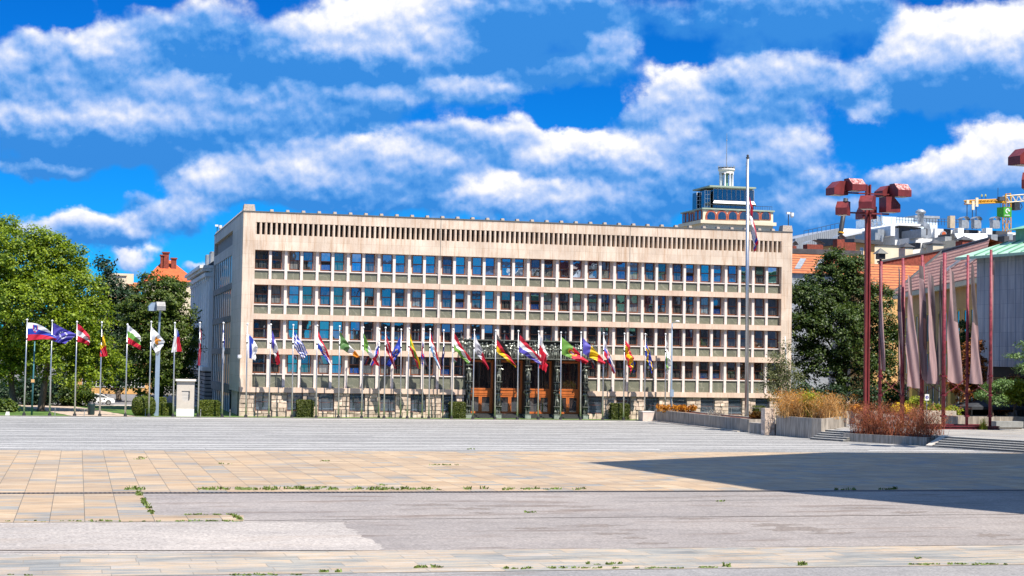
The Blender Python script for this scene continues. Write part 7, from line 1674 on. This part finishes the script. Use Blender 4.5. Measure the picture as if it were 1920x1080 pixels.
wn = ng.nodes.new('ShaderNodeTexNoise'); wn.inputs['Scale'].default_value = .8; wn.inputs['Detail'].default_value = 5; wn.inputs['Roughness'].default_value = .6
L(ng, vm(ng,'MULTIPLY',gi.outputs[0],(1,1.2,1)).outputs[0], wn.inputs['Vector'])
wv = vm(ng,'MULTIPLY', vm(ng,'SUBTRACT', wn.outputs['Color'], (.5,.5,.5)).outputs[0], (1.5,1.15,0)); pos = vm(ng,'ADD', gi.outputs[0], wv.outputs[0]).outputs[0]
def m3(op, a, b, c):
    m = ng.nodes.new('ShaderNodeMath'); m.operation = op
    for i, v in enumerate((a, b, c)):
        if isinstance(v, bpy.types.NodeSocket): L(ng, v, m.inputs[i])
        else: m.inputs[i].default_value = v
    return m.outputs[0]
ps_ = ng.nodes.new('ShaderNodeSeparateXYZ'); L(ng, pos, ps_.inputs[0]); qx, qy = ps_.outputs[0], ps_.outputs[1]
tot = gsum = lsum = None
for lst, sg in ((CL,1),(HOLE,-1)):
    for row_ in lst:
        px, py, sx, sy, am = row_[:5]
        a, e = azel(px,py); kx_ = 54.6/(sx*.94); ky_ = 54.6/(sy*1.22)
        dx = m3('MULTIPLY_ADD', qx, kx_, -a*kx_); dy = m3('MULTIPLY_ADD', qy, ky_, -e*ky_)
        dx2 = math_(ng,'MULTIPLY', dx, dx); q = m3('MULTIPLY_ADD', dy, dy, dx2)
        ex = math_(ng,'POWER', 2.2255, math_(ng,'MULTIPLY', q, -1.0))
        tot = math_(ng,'MULTIPLY', ex, am*sg) if tot is None else m3('MULTIPLY_ADD', ex, am*sg, tot)
        if sg > 0:      # each cloud: bright crest, blue-grey base
            e2 = math_(ng,'MULTIPLY', ex, ex); e3 = math_(ng,'MULTIPLY', e2, am)
            h = m3('MULTIPLY_ADD', dy, .40, row_[5])
            if gsum is None: gsum = e3; lsum = math_(ng,'MULTIPLY', e3, h)
            else: gsum = math_(ng,'ADD', gsum, e3); lsum = m3('MULTIPLY_ADD', e3, h, lsum)
ng.interface.new_socket('Light', in_out='OUTPUT', socket_type='NodeSocketFloat')
L(ng, math_(ng,'DIVIDE', lsum, math_(ng,'ADD', gsum, .04)), go.inputs[1])
fbn = ng.nodes.new('ShaderNodeGroup'); fbn.node_tree = bil; L(ng, gi.outputs[0], fbn.inputs[0])
D_ = math_(ng,'ADD', tot, fbn.outputs[0])
# beyond the measured sky: noise cumulus, unseen cover added overhead to whiten ambient light
sx_ = ng.nodes.new('ShaderNodeSeparateXYZ'); L(ng, gi.outputs[0], sx_.inputs[0])
az_off = math_(ng,'ABSOLUTE', math_(ng,'SUBTRACT', sx_.outputs[0], 14.5)); far = math_(ng,'MULTIPLY', math_(ng,'SUBTRACT', az_off, 20), .1, True); high = math_(ng,'MULTIPLY', math_(ng,'SUBTRACT', sx_.outputs[1], 16), .06, True)
D_ = math_(ng,'ADD', math_(ng,'ADD', D_, math_(ng,'MULTIPLY', far, .25)), math_(ng,'MULTIPLY', high, .8))
L(ng, D_, go.inputs[0])
tc = nt.nodes.new('ShaderNodeTexCoord'); sp = nt.nodes.new('ShaderNodeSeparateXYZ'); L(nt, tc.outputs['Generated'], sp.inputs[0])
az = math_(nt,'MULTIPLY', math_(nt,'ARCTAN2', sp.outputs[0], sp.outputs[1]), 180/PI); el = math_(nt,'MULTIPLY', math_(nt,'ARCSINE', sp.outputs[2]), 180/PI)
cb_ = nt.nodes.new('ShaderNodeCombineXYZ'); L(nt, az, cb_.inputs[0]); L(nt, el, cb_.inputs[1])
def field(off):
    g = nt.nodes.new('ShaderNodeGroup'); g.node_tree = ng; v = cb_.outputs[0]
    if off: v = vm(nt,'ADD', v, off).outputs[0]
    L(nt, v, g.inputs[0]); return g
f0 = field(None); d0 = f0.outputs[0]
def fbm(off):
    n = nt.nodes.new('ShaderNodeGroup'); n.node_tree = bil; L(nt, vm(nt,'ADD', cb_.outputs[0], off).outputs[0], n.inputs[0]); return n.outputs[0]
det = math_(nt,'SUBTRACT', fbm((0,0,0)), fbm((.08,.22,0)))
cov = N(nt,'ShaderNodeMapRange', interpolation_type='SMOOTHSTEP'); cov.inputs['From Min'].default_value = .16; cov.inputs['From Max'].default_value = .78; L(nt, d0, cov.inputs[0])
lit = math_(nt,'ADD', math_(nt,'ADD', math_(nt,'MULTIPLY', f0.outputs[1], 1.25), .35), math_(nt,'MULTIPLY', det, 1.05), True)          # sunlit crests, shaded bases
ccol = rampn(nt, lit, [(0,(.045,.28,.79)),(.2,(.13,.385,.88)),(.4,(.32,.53,.97)),(.6,(.56,.70,1.02)),(.8,(.88,.92,1.05)),(.94,(1.08,1.08,1.12)),(1,(1.16,1.16,1.18))])
CB = 8.3      # cloud brightness in the sky's own units
cc = vm(nt,'SCALE', ccol, None, CB).outputs[0]
hs_ = N(nt,'ShaderNodeHueSaturation'); hs_.inputs['Saturation'].default_value = 1.35; L(nt, sky.outputs[0], hs_.inputs['Color'])
tint = mixc(nt, hs_.outputs[0], (.05,.66,1.16), 1.0, 'MULTIPLY')
mx = nt.nodes.new('ShaderNodeMix'); mx.data_type = 'RGBA'; mx.clamp_factor = True; L(nt, cov.outputs[0], mx.inputs[0]); L(nt, tint, mx.inputs[6]); L(nt, cc, mx.inputs[7])
L(nt, mx.outputs[2], bg.inputs[0]); bg.inputs[1].default_value = .06
w.cycles.sampling_method = 'MANUAL'; w.cycles.sample_map_resolution = 512
# ------------------------------------------------------------------ scale everything to metres
for me in bpy.data.meshes: me.transform(Matrix.Scale(S, 4))
for o in bpy.data.objects:
    if o.type == 'CAMERA': o.matrix_world = Matrix.Translation(Vector(CAM)*S) @ o.matrix_world.to_3x3().to_4x4()
    else: o.location = o.location*S
    if o.type == 'EMPTY': o.empty_display_size *= S
sc.view_settings.view_transform = 'Standard'; sc.view_settings.look = 'None'; sc.view_settings.exposure = .95; sc.view_settings.gamma = 1.0
sc.render.engine = 'CYCLES'
try: sc.cycles.use_denoising = True
except Exception: pass
sc.cycles.max_bounces = 6; sc.cycles.diffuse_bounces = 3; sc.cycles.glossy_bounces = 4; sc.cycles.transparent_max_bounces = 4; sc.cycles.caustics_reflective = False; sc.cycles.caustics_refractive = False
